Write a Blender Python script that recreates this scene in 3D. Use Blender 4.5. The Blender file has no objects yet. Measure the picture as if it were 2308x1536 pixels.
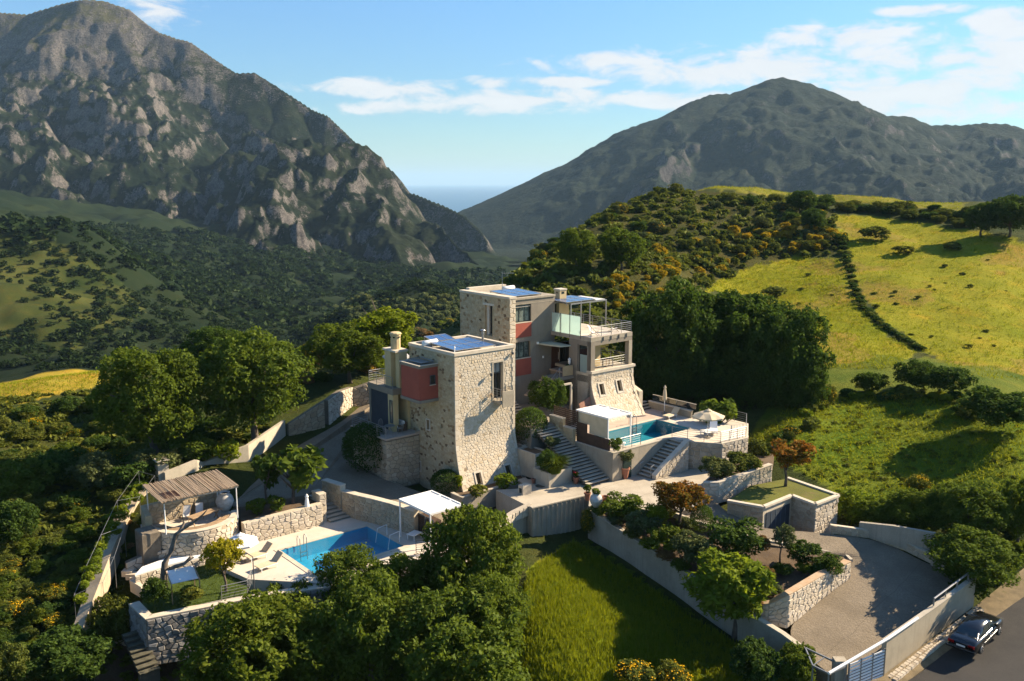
import bpy, math, random
import numpy as np
from mathutils import Vector, Matrix
random.seed(7); np.random.seed(7)
D = bpy.data; SC = bpy.context.scene; COL = SC.collection

# ------------------------------------------------------------------ camera, sky, sun, exposure
F = 2050.0; PIT = math.atan(357 / F); CP, SP = math.cos(PIT), math.sin(PIT); H = 24.3
cam_data = D.cameras.new('camera'); cam = D.objects.new('camera', cam_data); COL.objects.link(cam)
cam.location = (0, 0, H); cam.rotation_euler = (math.pi / 2 - PIT, 0, 0)
cam_data.sensor_width = 36; cam_data.lens = 36 * F / 2308; cam_data.clip_start = 0.5; cam_data.clip_end = 400000
SC.camera = cam
SUN_AZ, SUN_EL = math.radians(68), math.radians(31.5)
EXPOSURE = 1.76
SKY_STRENGTH = 0.105
SUN_STRENGTH = 4.2
SDIR = Vector((math.sin(SUN_AZ) * math.cos(SUN_EL), math.cos(SUN_AZ) * math.cos(SUN_EL), math.sin(SUN_EL)))
sun_data = D.lights.new('sun', 'SUN'); sun = D.objects.new('sun', sun_data); COL.objects.link(sun)
sun_data.energy = SUN_STRENGTH; sun_data.angle = math.radians(0.5); sun_data.color = (1.0, 0.83, 0.60)
sun.rotation_euler = (-SDIR).to_track_quat('-Z', 'Y').to_euler(); sun.location = (60, 60, 120)
SC.view_settings.view_transform = 'Standard'; SC.view_settings.look = 'None'
SC.view_settings.exposure = EXPOSURE; SC.view_settings.gamma = 1.0; SC.view_settings.use_curve_mapping = False
SC.render.engine = 'CYCLES'
try:
    SC.cycles.use_denoising = True; SC.cycles.max_bounces = 6; SC.cycles.diffuse_bounces = 2
    SC.cycles.glossy_bounces = 2; SC.cycles.transmission_bounces = 4; SC.cycles.transparent_max_bounces = 8
    SC.cycles.volume_bounces = 0; SC.cycles.caustics_reflective = False; SC.cycles.caustics_refractive = False
except Exception:
    pass

class NT:                                   # tiny node-tree writer
    def __init__(s, tree): s.t = tree; s.n = tree.nodes; s.l = tree.links
    def new(s, typ, **kw):
        nd = s.n.new(typ)
        for k, v in kw.items(): setattr(nd, k, v)
        return nd
    def put(s, sock, val):
        if hasattr(val, 'is_output') or isinstance(val, bpy.types.NodeSocket): s.l.new(val, sock)
        else: sock.default_value = val
    def math(s, op, a, b=0.0, c=None, clamp=False):
        nd = s.new('ShaderNodeMath', operation=op, use_clamp=clamp)
        s.put(nd.inputs[0], a); s.put(nd.inputs[1], b)
        if c is not None: s.put(nd.inputs[2], c)
        return nd.outputs[0]
    def mix(s, fac, a, b, blend='MIX'):
        nd = s.new('ShaderNodeMix', data_type='RGBA', blend_type=blend)
        s.put(nd.inputs[0], fac); s.put(nd.inputs[6], a); s.put(nd.inputs[7], b)
        return nd.outputs[2]
    def noise(s, vec, scale, detail=4, rough=0.55, dist=0.0):
        nd = s.new('ShaderNodeTexNoise'); s.put(nd.inputs['Scale'], scale); nd.inputs['Detail'].default_value = detail
        nd.inputs['Roughness'].default_value = rough; nd.inputs['Distortion'].default_value = dist
        if vec is not None: s.l.new(vec, nd.inputs['Vector'])
        return nd.outputs['Fac']
    def ramp(s, fac, stops, interp='LINEAR'):
        nd = s.new('ShaderNodeValToRGB'); cr = nd.color_ramp; cr.interpolation = interp
        while len(cr.elements) < len(stops): cr.elements.new(0.5)
        for e, (p, c) in zip(cr.elements, stops):
            e.position = p; e.color = c if len(c) == 4 else (*c, 1)
        s.put(nd.inputs[0], fac); return nd.outputs[0]
    def smooth(s, v, lo, hi):
        nd = s.new('ShaderNodeMapRange', interpolation_type='SMOOTHSTEP')
        s.put(nd.inputs['Value'], v); nd.inputs['From Min'].default_value = lo; nd.inputs['From Max'].default_value = hi
        return nd.outputs['Result']

world = D.worlds.new('World'); SC.world = world; world.use_nodes = True
w = NT(world.node_tree); w.n.clear()
sky = w.new('ShaderNodeTexSky', sky_type='NISHITA'); sky.sun_disc = False
sky.sun_elevation = SUN_EL; sky.sun_rotation = SUN_AZ; sky.altitude = 100; sky.air_density = 1.0; sky.dust_density = 0.1; sky.ozone_density = 1.6
tc = w.new('ShaderNodeTexCoord'); sx = w.new('ShaderNodeSeparateXYZ'); w.l.new(tc.outputs['Generated'], sx.inputs[0])
az = w.math('ARCTAN2', sx.outputs[0], sx.outputs[1]); el = w.math('ARCSINE', sx.outputs[2])
cv = w.new('ShaderNodeCombineXYZ'); w.put(cv.inputs[0], az); w.put(cv.inputs[1], w.math('MULTIPLY', el, 2.6)); cv.inputs[2].default_value = 3.7
n_big = w.noise(cv.outputs[0], 3.0, 3, 0.5); n_fine = w.noise(cv.outputs[0], 17.0, 9, 0.62, 0.35)
def px_dir(px, py):
    a = (px - 1154) / F; b = -(py - 768) / F; y = CP + b * SP; z = -SP + b * CP
    return math.atan2(a, y), math.atan2(z, math.hypot(a, y))
CLOUDS = [(365, 15, 95, 40), (1700, 150, 470, 48), (2230, 130, 150, 60), (1905, 80, 150, 32), (2080, 23, 100, 13), (1105, 186, 60, 17),
          (1275, 186, 130, 16), (880, 200, 190, 24), (1180, 222, 330, 26), (2080, 215, 420, 55), (2280, 55, 90, 40), (1350, 135, 70, 20), (1000, 245, 320, 18), (1560, 225, 200, 22)]
m = w.math('SUBTRACT', w.math('MULTIPLY', n_big, 1.7), 1.75)     # thin cloud cover elsewhere in the sky
for (x, y, rx, ry) in CLOUDS:
    a0, e0 = px_dir(x, y)
    dx = w.math('DIVIDE', w.math('SUBTRACT', az, a0), rx / F * 1.05); dy = w.math('DIVIDE', w.math('SUBTRACT', el, e0), ry / F * 1.05)
    m = w.math('MAXIMUM', m, w.math('SUBTRACT', 1.0, w.math('ADD', w.math('MULTIPLY', dx, dx), w.math('MULTIPLY', dy, dy))))
m = w.math('MAXIMUM', m, -1.0)
dens = w.math('ADD', w.math('MULTIPLY', m, 0.75), w.math('MULTIPLY', w.math('SUBTRACT', n_fine, 0.52), 3.4))
cover = w.math('MULTIPLY', w.smooth(dens, -0.05, 0.7), 0.92)
lift = w.smooth(el, -0.02, 0.02)
cover = w.math('MULTIPLY', cover, lift)
skyc = w.mix(1.0, sky.outputs[0], w.ramp(el, [(0.0, (0.245, 0.31, 0.34)), (0.09, (0.245, 0.335, 0.40)), (0.25, (0.30, 0.43, 0.54)), (0.8, (0.40, 0.53, 0.64))]), 'MULTIPLY')
ccol = w.mix(n_fine, (2.25, 2.3, 2.35, 1), (2.85, 2.85, 2.85, 1))
bg = w.new('ShaderNodeBackground'); w.l.new(w.mix(cover, skyc, ccol), bg.inputs[0]); bg.inputs[1].default_value = SKY_STRENGTH
wo = w.new('ShaderNodeOutputWorld'); w.l.new(bg.outputs[0], wo.inputs[0])

# ------------------------------------------------------------------ survey: photo pixel + known height or range -> place in the world
def ray(px, py):
    a = (px - 1154) / F; b = -(py - 768) / F
    return (a, CP + b * SP, -SP + b * CP)
def P(px, py, z):
    d = ray(px, py); t = (z - H) / d[2]; return (d[0] * t, d[1] * t, z)
def R(px, py, r):
    d = ray(px, py); t = r / d[1]; return (d[0] * t, r, H + d[2] * t)
def pix(x, y, z):
    z = z - H; dp = y * CP - z * SP; up = y * SP + z * CP
    return 1154 + F * x / dp, 768 - F * up / dp, dp
HA = math.radians(50); UX, UY = math.sin(HA), math.cos(HA); VX, VY = -math.cos(HA), math.sin(HA)
OX, OY = P(1024, 797, 10.8)[:2]; HROT = math.radians(40)
def hw(u, v, z=0.0): return (OX + u * UX + v * VX, OY + u * UY + v * VY, z)
def wh(x, y): x -= OX; y -= OY; return (x * UX + y * UY, x * VX + y * VY)

# ------------------------------------------------------------------ numpy noise
def _hash(ix, iy, seed):
    h = (ix.astype(np.int64) * 374761393 + iy.astype(np.int64) * 668265263 + seed * 1442695041) & 0x7fffffff
    h = ((h ^ (h >> 13)) * 1274126177) & 0x7fffffff
    return ((h ^ (h >> 16)) & 0xffff) / 65535.0 * 2 * math.pi
def perlin(x, y, seed=0):
    x0 = np.floor(x); y0 = np.floor(y); fx = x - x0; fy = y - y0
    u = fx * fx * fx * (fx * (fx * 6 - 15) + 10); v = fy * fy * fy * (fy * (fy * 6 - 15) + 10)
    def g(i, j):
        a = _hash(x0 + i, y0 + j, seed); return np.cos(a) * (fx - i) + np.sin(a) * (fy - j)
    n0 = g(0, 0) * (1 - u) + g(1, 0) * u; n1 = g(0, 1) * (1 - u) + g(1, 1) * u
    return (n0 * (1 - v) + n1 * v) * 1.41
def fbm(x, y, oct=5, seed=0, gain=0.5):
    s = 0; a = 1; f = 1
    for i in range(oct): s = s + a * perlin(x * f, y * f, seed + i); a *= gain; f *= 2.03
    return s
def ridged(x, y, oct=5, seed=0, gain=0.55):
    s = 0; a = 1; f = 1; wt = 1
    for i in range(oct):
        n = 1 - np.abs(perlin(x * f, y * f, seed + i)); n = n * n * wt; wt = np.clip(n * 1.6, 0, 1); s = s + a * n; a *= gain; f *= 2.07
    return s
# ------------------------------------------------------------------ mesh helpers and tagging
ORG = {}
def newmesh(name, v, f):
    me = D.meshes.new(name); me.from_pydata([tuple(p) for p in v], [], f); me.update(); return me
def npmesh(name, v, faces, attrs=None, smooth=False):       # faces: (n,k) int array
    me = D.meshes.new(name); v = np.asarray(v, dtype=np.float32); faces = np.asarray(faces, dtype=np.int32); k = faces.shape[1]
    me.vertices.add(len(v)); me.vertices.foreach_set('co', v.ravel())
    me.loops.add(faces.size); me.loops.foreach_set('vertex_index', faces.ravel())
    me.polygons.add(len(faces)); me.polygons.foreach_set('loop_start', np.arange(0, faces.size, k, dtype=np.int32))
    me.polygons.foreach_set('loop_total', np.full(len(faces), k, dtype=np.int32))
    for nm, (typ, data) in (attrs or {}).items():
        a = me.attributes.new(nm, typ, 'POINT')
        if typ == 'FLOAT': a.data.foreach_set('value', np.asarray(data, dtype=np.float32).ravel())
        else: a.data.foreach_set('color', np.asarray(data, dtype=np.float32).ravel())
    me.update(calc_edges=True); me.validate()
    if smooth: me.polygons.foreach_set('use_smooth', np.ones(len(faces), dtype=bool))
    return me
def tag(o, label=None, cat=None, group=None, kind=None):
    if label: o['label'] = label
    if cat: o['category'] = cat
    if group: o['group'] = group
    if kind: o['kind'] = kind
    return o
def empty(name, label, cat, loc, rz=0.0, org=(0, 0, 0), group=None):
    o = D.objects.new(name, None); COL.objects.link(o); o.location = loc; o.rotation_euler = (0, 0, rz)
    o.empty_display_size = 0.3; tag(o, label, cat, group); ORG[o.name] = org; return o
def ht(name, label, cat, org, group=None): return empty(name, label, cat, hw(*org), HROT, org, group)       # geometry in house coordinates
def wt(name, label, cat, org, group=None): return empty(name, label, cat, org, 0, org, group)               # geometry in world coordinates
def lt(name, label, cat, loc, rz=0.0, group=None): return empty(name, label, cat, loc, rz, (0, 0, 0), group)  # geometry in its own coordinates
def root(o):
    while o.parent: o = o.parent
    return o
def link(name, me, mat=None, parent=None, kind=None):
    o = D.objects.new(name, me); COL.objects.link(o)
    if mat is not None and len(me.materials) == 0: me.materials.append(mat)
    if parent is not None: o.parent = parent
    if kind: o['kind'] = kind
    return o
def dup(src, loc, rz, label=None, group=None):
    def rec(o, par):
        c = o.copy(); COL.objects.link(c)
        if par is not None: c.parent = par
        for ch in list(o.children): rec(ch, c)
        return c
    r = rec(src, None); r.location = loc; r.rotation_euler = (0, 0, rz)
    if label: r['label'] = label
    if group: r['group'] = group
    return r
class MB:
    def __init__(s): s.v = []; s.f = []; s.t = []
    def add(s, vs, fs, t=0.5):
        n = len(s.v); s.v += [tuple(p) for p in vs]; s.f += [tuple(i + n for i in f) for f in fs]; s.t += [t] * len(vs); return s
    def box(s, x0, x1, y0, y1, z0, z1, t=0.5):
        v = [(x0, y0, z0), (x1, y0, z0), (x1, y1, z0), (x0, y1, z0), (x0, y0, z1), (x1, y0, z1), (x1, y1, z1), (x0, y1, z1)]
        return s.add(v, [(3, 2, 1, 0), (4, 5, 6, 7), (0, 1, 5, 4), (1, 2, 6, 5), (2, 3, 7, 6), (3, 0, 4, 7)], t)
    def bbox(s, x0, x1, y0, y1, z0, z1, b=0.03, t=0.5):      # box with chamfered upper edges
        v = [(x0, y0, z0), (x1, y0, z0), (x1, y1, z0), (x0, y1, z0), (x0, y0, z1 - b), (x1, y0, z1 - b), (x1, y1, z1 - b), (x0, y1, z1 - b),
             (x0 + b, y0 + b, z1), (x1 - b, y0 + b, z1), (x1 - b, y1 - b, z1), (x0 + b, y1 - b, z1)]
        f = [(3, 2, 1, 0), (8, 9, 10, 11)]
        for i in range(4):
            j = (i + 1) % 4; f += [(i, j, j + 4, i + 4), (i + 4, j + 4, j + 8, i + 8)]
        return s.add(v, f, t)
    def mbox(s, mp, a0, a1, b0, b1, d0, d1, t=0.5):          # box in (along, up, out) coordinates of a mapped face
        v = [mp(a0, b0, d0), mp(a1, b0, d0), mp(a1, b0, d1), mp(a0, b0, d1), mp(a0, b1, d0), mp(a1, b1, d0), mp(a1, b1, d1), mp(a0, b1, d1)]
        return s.add(v, [(3, 2, 1, 0), (4, 5, 6, 7), (0, 1, 5, 4), (1, 2, 6, 5), (2, 3, 7, 6), (3, 0, 4, 7)], t)
    def bar(s, p, q, w, h=None, t=0.5):
        h = h or w; p = Vector(p); q = Vector(q); d = (q - p).normalized()
        a = d.cross(Vector((0, 0, 1)))
        a = a.normalized() if a.length > 1e-4 else Vector((1, 0, 0)); b = a.cross(d).normalized(); a *= w / 2; b *= h / 2
        v = [p - a - b, p + a - b, p + a + b, p - a + b, q - a - b, q + a - b, q + a + b, q - a + b]
        return s.add(v, [(0, 1, 2, 3), (7, 6, 5, 4), (0, 4, 5, 1), (1, 5, 6, 2), (2, 6, 7, 3), (3, 7, 4, 0)], t)
    def tube(s, pts, r, n=6, t=0.5, cap=True):
        pts = [Vector(p) for p in pts]; rs = r if isinstance(r, (list, tuple)) else [r] * len(pts); vs = []; fs = []
        for i, p in enumerate(pts):
            d = (pts[min(i + 1, len(pts) - 1)] - pts[max(i - 1, 0)]).normalized()
            a = d.cross(Vector((0.13, 0.27, 1))) if abs(d.z) < 0.95 else d.cross(Vector((1, 0.1, 0)))
            a.normalize(); b = d.cross(a)
            for k in range(n):
                an = 2 * math.pi * k / n; vs.append(p + (a * math.cos(an) + b * math.sin(an)) * rs[i])
        for i in range(len(pts) - 1):
            for k in range(n):
                l = (k + 1) % n; fs.append((i * n + k, i * n + l, (i + 1) * n + l, (i + 1) * n + k))
        if cap: fs += [tuple(range(n - 1, -1, -1)), tuple((len(pts) - 1) * n + k for k in range(n))]
        return s.add(vs, fs, t)
    def prism(s, poly, z0, z1, t=0.5):
        n = len(poly); zt = z1 if isinstance(z1, (list, tuple)) else [z1] * n; zb = z0 if isinstance(z0, (list, tuple)) else [z0] * n
        ar = sum(poly[i][0] * poly[(i + 1) % n][1] - poly[(i + 1) % n][0] * poly[i][1] for i in range(n))
        if ar < 0: poly = poly[::-1]; zt = zt[::-1]; zb = zb[::-1]
        v = [(p[0], p[1], b) for p, b in zip(poly, zb)] + [(p[0], p[1], c) for p, c in zip(poly, zt)]
        f = [tuple(range(n - 1, -1, -1)), tuple(range(n, 2 * n))] + [(i, (i + 1) % n, (i + 1) % n + n, i + n) for i in range(n)]
        return s.add(v, f, t)
    def lathe(s, prof, c=(0, 0, 0), n=14, t=0.5, sx=1, sy=1):
        vs = []; fs = []
        for (r, z) in prof:
            for k in range(n):
                an = 2 * math.pi * k / n; vs.append((c[0] + r * math.cos(an) * sx, c[1] + r * math.sin(an) * sy, c[2] + z))
        for i in range(len(prof) - 1):
            for k in range(n):
                l = (k + 1) % n; fs.append((i * n + k, i * n + l, (i + 1) * n + l, (i + 1) * n + k))
        fs += [tuple(range(n - 1, -1, -1)), tuple((len(prof) - 1) * n + k for k in range(n))]
        return s.add(vs, fs, t)
    def build(s, name, mat, parent=None, smooth=False, kind=None, label=None, org=None):
        o_ = org if org is not None else (ORG.get(root(parent).name, (0, 0, 0)) if parent is not None else (0, 0, 0))
        me = newmesh(name, [(x - o_[0], y - o_[1], z - o_[2]) for x, y, z in s.v], s.f)
        a = me.attributes.new('tint', 'FLOAT', 'POINT'); a.data.foreach_set('value', np.array(s.t, dtype=np.float32))
        if smooth: me.polygons.foreach_set('use_smooth', np.ones(len(me.polygons), dtype=bool))
        o = link(name, me, mat, parent, kind)
        if label: o['label'] = label
        return o

# ------------------------------------------------------------------ materials (procedural)
MATS = {}
def principled(name):
    mt = D.materials.new(name); mt.use_nodes = True; nt = NT(mt.node_tree); nt.n.clear()
    bs = nt.new('ShaderNodeBsdfPrincipled'); out = nt.new('ShaderNodeOutputMaterial'); nt.l.new(bs.outputs[0], out.inputs[0])
    return mt, nt, bs, out
def c4(c): return (*c, 1.0) if len(c) == 3 else c
def M(name, c1, c2=None, rough=0.8, scale=2.0, bump=0.0, bscale=18.0, metal=0.0, spec=0.25, streak=0.0, fine=0.12, c3=None, crack=0.0):
    if name in MATS: return MATS[name]
    mt, nt, bs, out = principled(name); tc = nt.new('ShaderNodeTexCoord'); ob = tc.outputs['Object']
    c2 = c2 or tuple(x * 0.8 for x in c1)
    col = nt.mix(nt.smooth(nt.noise(ob, scale, 5, 0.6), 0.35, 0.68), c4(c1), c4(c2))
    if c3: col = nt.mix(nt.smooth(nt.noise(ob, scale * 0.37, 6, 0.65), 0.56, 0.72), col, c4(c3))
    if streak:
        mp = nt.new('ShaderNodeMapping'); mp.inputs['Scale'].default_value = (3.2, 3.2, 0.25); nt.l.new(ob, mp.inputs[0])
        col = nt.mix(nt.math('MULTIPLY', nt.smooth(nt.noise(mp.outputs[0], 1.4, 5, 0.7), 0.45, 0.8), streak), col, c4(tuple(x * 0.45 for x in c1)))
    if crack:                                # cast slab joints
        mp = nt.new('ShaderNodeMapping'); mp.inputs['Rotation'].default_value = (0, 0, -0.75); nt.l.new(ob, mp.inputs[0])
        wv = nt.new('ShaderNodeVectorMath', operation='ADD'); nn = nt.new('ShaderNodeTexNoise'); nn.inputs['Scale'].default_value = 0.5; nt.l.new(ob, nn.inputs['Vector']); sc_ = nt.new('ShaderNodeVectorMath', operation='SCALE'); sc_.inputs['Scale'].default_value = 0.5; nt.l.new(nn.outputs['Color'], sc_.inputs[0]); nt.l.new(mp.outputs[0], wv.inputs[0]); nt.l.new(sc_.outputs[0], wv.inputs[1])
        bk = nt.new('ShaderNodeTexBrick'); bk.inputs['Scale'].default_value = 1.0; bk.inputs['Brick Width'].default_value = 7.5 * crack; bk.inputs['Row Height'].default_value = 4.2 * crack; bk.inputs['Mortar Size'].default_value = 0.022; bk.inputs['Mortar Smooth'].default_value = 0.4; nt.l.new(wv.outputs[0], bk.inputs['Vector'])
        col = nt.mix(nt.math('MULTIPLY', bk.outputs['Fac'], 0.6), col, c4(tuple(x * 0.32 for x in c1)))
    fn = nt.noise(ob, bscale * 1.7, 4, 0.7)
    col = nt.mix(nt.math('MULTIPLY', nt.smooth(fn, 0.3, 0.75), fine * 2), col, c4(tuple(x * 0.55 for x in c1)))
    nt.l.new(col, bs.inputs['Base Color']); bs.inputs['Roughness'].default_value = rough; bs.inputs['Metallic'].default_value = metal
    bs.inputs['Specular IOR Level'].default_value = spec
    if bump:
        bp = nt.new('ShaderNodeBump'); bp.inputs['Strength'].default_value = bump; bp.inputs['Distance'].default_value = 0.05
        nt.l.new(nt.noise(ob, bscale, 6, 0.7), bp.inputs['Height']); nt.l.new(bp.outputs[0], bs.inputs['Normal'])
    MATS[name] = mt; return mt
def stone_mat(name, stops, fine=0.35, bump=0.6):
    mt, nt, bs, out = principled(name); ob = nt.new('ShaderNodeTexCoord').outputs['Object']
    at = nt.new('ShaderNodeAttribute', attribute_name='tint')
    col = nt.ramp(at.outputs['Fac'], stops)
    col = nt.mix(nt.math('MULTIPLY', nt.smooth(nt.noise(ob, 5.0, 6, 0.7), 0.42, 0.72), fine), col, (0.16, 0.13, 0.09, 1))
    nt.l.new(col, bs.inputs['Base Color']); bs.inputs['Roughness'].default_value = 0.9; bs.inputs['Specular IOR Level'].default_value = 0.15
    bp = nt.new('ShaderNodeBump'); bp.inputs['Strength'].default_value = bump; bp.inputs['Distance'].default_value = 0.04
    nt.l.new(nt.noise(ob, 14, 6, 0.7), bp.inputs['Height']); nt.l.new(bp.outputs[0], bs.inputs['Normal'])
    MATS[name] = mt; return mt
def leaf_mat(name, c1, c2, c3, trans=0.35, tips=None):
    mt = D.materials.new(name); mt.use_nodes = True; nt = NT(mt.node_tree); nt.n.clear()
    at = nt.new('ShaderNodeAttribute', attribute_name='tint'); oi = nt.new('ShaderNodeObjectInfo')
    col = nt.ramp(at.outputs['Fac'], [(0.0, c1), (0.55, c2), (1.0, c3)])
    col = nt.mix(nt.math('MULTIPLY', oi.outputs['Random'], 0.35), col, c4(c2))
    col = nt.mix(nt.math('MULTIPLY', nt.math('FRACT', nt.math('MULTIPLY', oi.outputs['Random'], 7.3)), 0.55), col, nt.mix(1.0, col, (1.45, 1.15, 0.6, 1), 'MULTIPLY'))
    df = nt.new('ShaderNodeBsdfDiffuse'); tr = nt.new('ShaderNodeBsdfTranslucent'); gl = nt.new('ShaderNodeBsdfGlossy')
    nt.l.new(col, df.inputs[0]); nt.l.new(nt.mix(0.5, col, (c3[0] * 1.3, c3[1] * 1.35, c3[2] * 0.6, 1)), tr.inputs[0])
    gl.inputs['Roughness'].default_value = 0.6; gl.inputs[0].default_value = (0.6, 0.7, 0.4, 1)
    mx = nt.new('ShaderNodeMixShader'); mx.inputs[0].default_value = trans; nt.l.new(df.outputs[0], mx.inputs[1]); nt.l.new(tr.outputs[0], mx.inputs[2])
    mg = nt.new('ShaderNodeMixShader'); mg.inputs[0].default_value = 0.012; nt.l.new(mx.outputs[0], mg.inputs[1]); nt.l.new(gl.outputs[0], mg.inputs[2])
    out = nt.new('ShaderNodeOutputMaterial'); nt.l.new(mg.outputs[0], out.inputs[0]); MATS[name] = mt; return mt
CONC = M('concrete', (0.375, 0.325, 0.245), (0.30, 0.26, 0.195), 0.85, 0.7, 0.3, 8, streak=0.6, fine=0.2, c3=(0.22, 0.19, 0.14))
CONC_DK = M('concrete_grey', (0.25, 0.215, 0.165), (0.21, 0.18, 0.14), 0.9, 0.7, 0.25, 12, streak=0.25)
CONC_LT = M('concrete_pale', (0.46, 0.405, 0.315), (0.38, 0.335, 0.26), 0.85, 1.0, 0.25, 10, streak=0.4, fine=0.18, c3=(0.30, 0.26, 0.19))
DRIVE = M('driveway_concrete', (0.245, 0.197, 0.137), (0.18, 0.143, 0.097), 0.95, 0.5, 1.0, 6, fine=0.45, c3=(0.11, 0.085, 0.055), crack=1.0)
FORE = M('forecourt_concrete', (0.46, 0.40, 0.31), (0.34, 0.295, 0.225), 0.9, 0.45, 0.35, 10, fine=0.3, c3=(0.26, 0.22, 0.165), crack=0.8)
DECK = M('deck_stone', (0.58, 0.51, 0.42), (0.50, 0.44, 0.355), 0.85, 0.8, 0.15, 10, fine=0.15)
PAVER = M('deck_paver', (0.47, 0.37, 0.29), (0.40, 0.31, 0.245), 0.85, 1.5, 0.2, 14, fine=0.2)
CREAM = M('cream_render', (0.56, 0.43, 0.23), (0.50, 0.38, 0.20), 0.85, 1.2, 0.12, 16)
TERRA = M('terracotta_render', (0.33, 0.085, 0.055), (0.29, 0.075, 0.05), 0.85, 1.2, 0.12, 16)
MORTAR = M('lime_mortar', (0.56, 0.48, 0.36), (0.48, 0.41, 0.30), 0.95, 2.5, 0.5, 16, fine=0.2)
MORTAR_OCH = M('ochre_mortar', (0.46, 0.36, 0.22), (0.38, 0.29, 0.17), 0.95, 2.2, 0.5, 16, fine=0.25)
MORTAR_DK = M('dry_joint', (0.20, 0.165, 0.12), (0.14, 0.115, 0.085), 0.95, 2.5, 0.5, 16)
COPING = M('coping_stone', (0.57, 0.495, 0.385), (0.48, 0.415, 0.32), 0.85, 1.5, 0.2, 14)
QUOIN = M('quoin_stone', (0.60, 0.53, 0.42), (0.50, 0.45, 0.37), 0.9, 3.0, 0.4, 12, fine=0.25)
WHITE = M('white_paint', (0.78, 0.77, 0.74), (0.74, 0.73, 0.70), 0.45, 2, 0, 10, fine=0.04)
METAL = M('galvanised_steel', (0.30, 0.30, 0.29), (0.24, 0.24, 0.235), 0.42, 3, 0, 12, metal=0.6, spec=0.5, fine=0.06)
DARKMETAL = M('dark_steel', (0.07, 0.075, 0.08), (0.05, 0.055, 0.06), 0.5, 3, 0, 12, fine=0.08)
BROWNWOOD = M('dark_stained_wood', (0.075, 0.045, 0.03), (0.05, 0.03, 0.02), 0.7, 3, 0.2, 20)
TEAK = M('weathered_teak', (0.38, 0.26, 0.155), (0.29, 0.20, 0.12), 0.75, 3, 0.2, 20)
REED = M('reed_thatch', (0.20, 0.135, 0.085), (0.12, 0.085, 0.055), 0.95, 2.0, 0.6, 26, fine=0.3, c3=(0.24, 0.10, 0.05))
FABRIC = M('cream_canvas', (0.56, 0.46, 0.31), (0.50, 0.41, 0.27), 0.9, 2, 0.1, 30, fine=0.06)
WFABRIC = M('white_canvas', (0.80, 0.78, 0.74), (0.76, 0.74, 0.70), 0.9, 2, 0.08, 30, fine=0.04)
BLUEDOOR = M('slate_blue_panel', (0.038, 0.05, 0.066), (0.03, 0.04, 0.055), 0.6, 1.5, 0, 12, fine=0.06)
POT = M('terracotta_pot', (0.36, 0.15, 0.09), (0.28, 0.12, 0.075), 0.85, 5, 0.2, 20)
URN = M('whitewashed_urn', (0.55, 0.53, 0.49), (0.40, 0.37, 0.33), 0.85, 4, 0.3, 16)
BARK = M('bark', (0.13, 0.10, 0.075), (0.07, 0.055, 0.04), 0.95, 6, 0.8, 14)
DEADWOOD = M('dead_wood', (0.22, 0.18, 0.145), (0.10, 0.085, 0.07), 0.95, 3, 0.9, 10)
SOIL = M('bare_soil', (0.14, 0.095, 0.055), (0.09, 0.06, 0.035), 0.95, 1.2, 0.6, 8, fine=0.3)
RED = M('red_petals', (0.55, 0.02, 0.03), (0.45, 0.02, 0.04), 0.7, 8)
WICKER = M('brown_wicker', (0.13, 0.075, 0.045), (0.09, 0.05, 0.03), 0.8, 12, 0.4, 40)
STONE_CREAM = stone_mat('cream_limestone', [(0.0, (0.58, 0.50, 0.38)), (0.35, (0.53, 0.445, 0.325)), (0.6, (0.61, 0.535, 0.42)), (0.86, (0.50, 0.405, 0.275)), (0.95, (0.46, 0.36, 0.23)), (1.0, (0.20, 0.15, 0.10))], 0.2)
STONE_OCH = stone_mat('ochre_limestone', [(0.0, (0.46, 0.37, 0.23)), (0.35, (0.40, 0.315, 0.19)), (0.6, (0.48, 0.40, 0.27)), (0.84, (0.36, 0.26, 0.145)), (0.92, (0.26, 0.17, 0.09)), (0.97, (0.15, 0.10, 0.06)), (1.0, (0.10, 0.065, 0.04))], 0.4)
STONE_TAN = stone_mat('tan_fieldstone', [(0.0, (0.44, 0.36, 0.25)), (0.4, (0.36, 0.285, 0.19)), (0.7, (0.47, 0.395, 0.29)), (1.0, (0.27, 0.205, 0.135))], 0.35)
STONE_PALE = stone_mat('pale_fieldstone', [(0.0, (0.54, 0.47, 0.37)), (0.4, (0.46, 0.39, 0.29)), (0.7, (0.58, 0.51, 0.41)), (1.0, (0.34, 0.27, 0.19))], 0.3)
STONE_GREY = stone_mat('grey_fieldstone', [(0.0, (0.30, 0.28, 0.25)), (0.4, (0.20, 0.18, 0.16)), (0.7, (0.38, 0.36, 0.33)), (1.0, (0.14, 0.12, 0.10))], 0.35)
def glass(name, col, rough=0.05):
    mt, nt, bs, out = principled(name); bs.inputs['Base Color'].default_value = c4(col); bs.inputs['Roughness'].default_value = rough
    bs.inputs['Specular IOR Level'].default_value = 0.8; bs.inputs['Coat Weight'].default_value = 0.5; bs.inputs['Coat Roughness'].default_value = 0.03
    MATS[name] = mt; return mt
GLASS_DK = glass('dark_window_glass', (0.012, 0.018, 0.018))
GLASS_CURT = M('curtained_glass', (0.16, 0.19, 0.16), (0.05, 0.06, 0.055), 0.15, 2.5, 0, 10, spec=0.6, fine=0.05)
CURTAIN = M('white_curtain', (0.50, 0.50, 0.47), (0.42, 0.42, 0.40), 0.8, 6, 0.2, 20)
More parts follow.
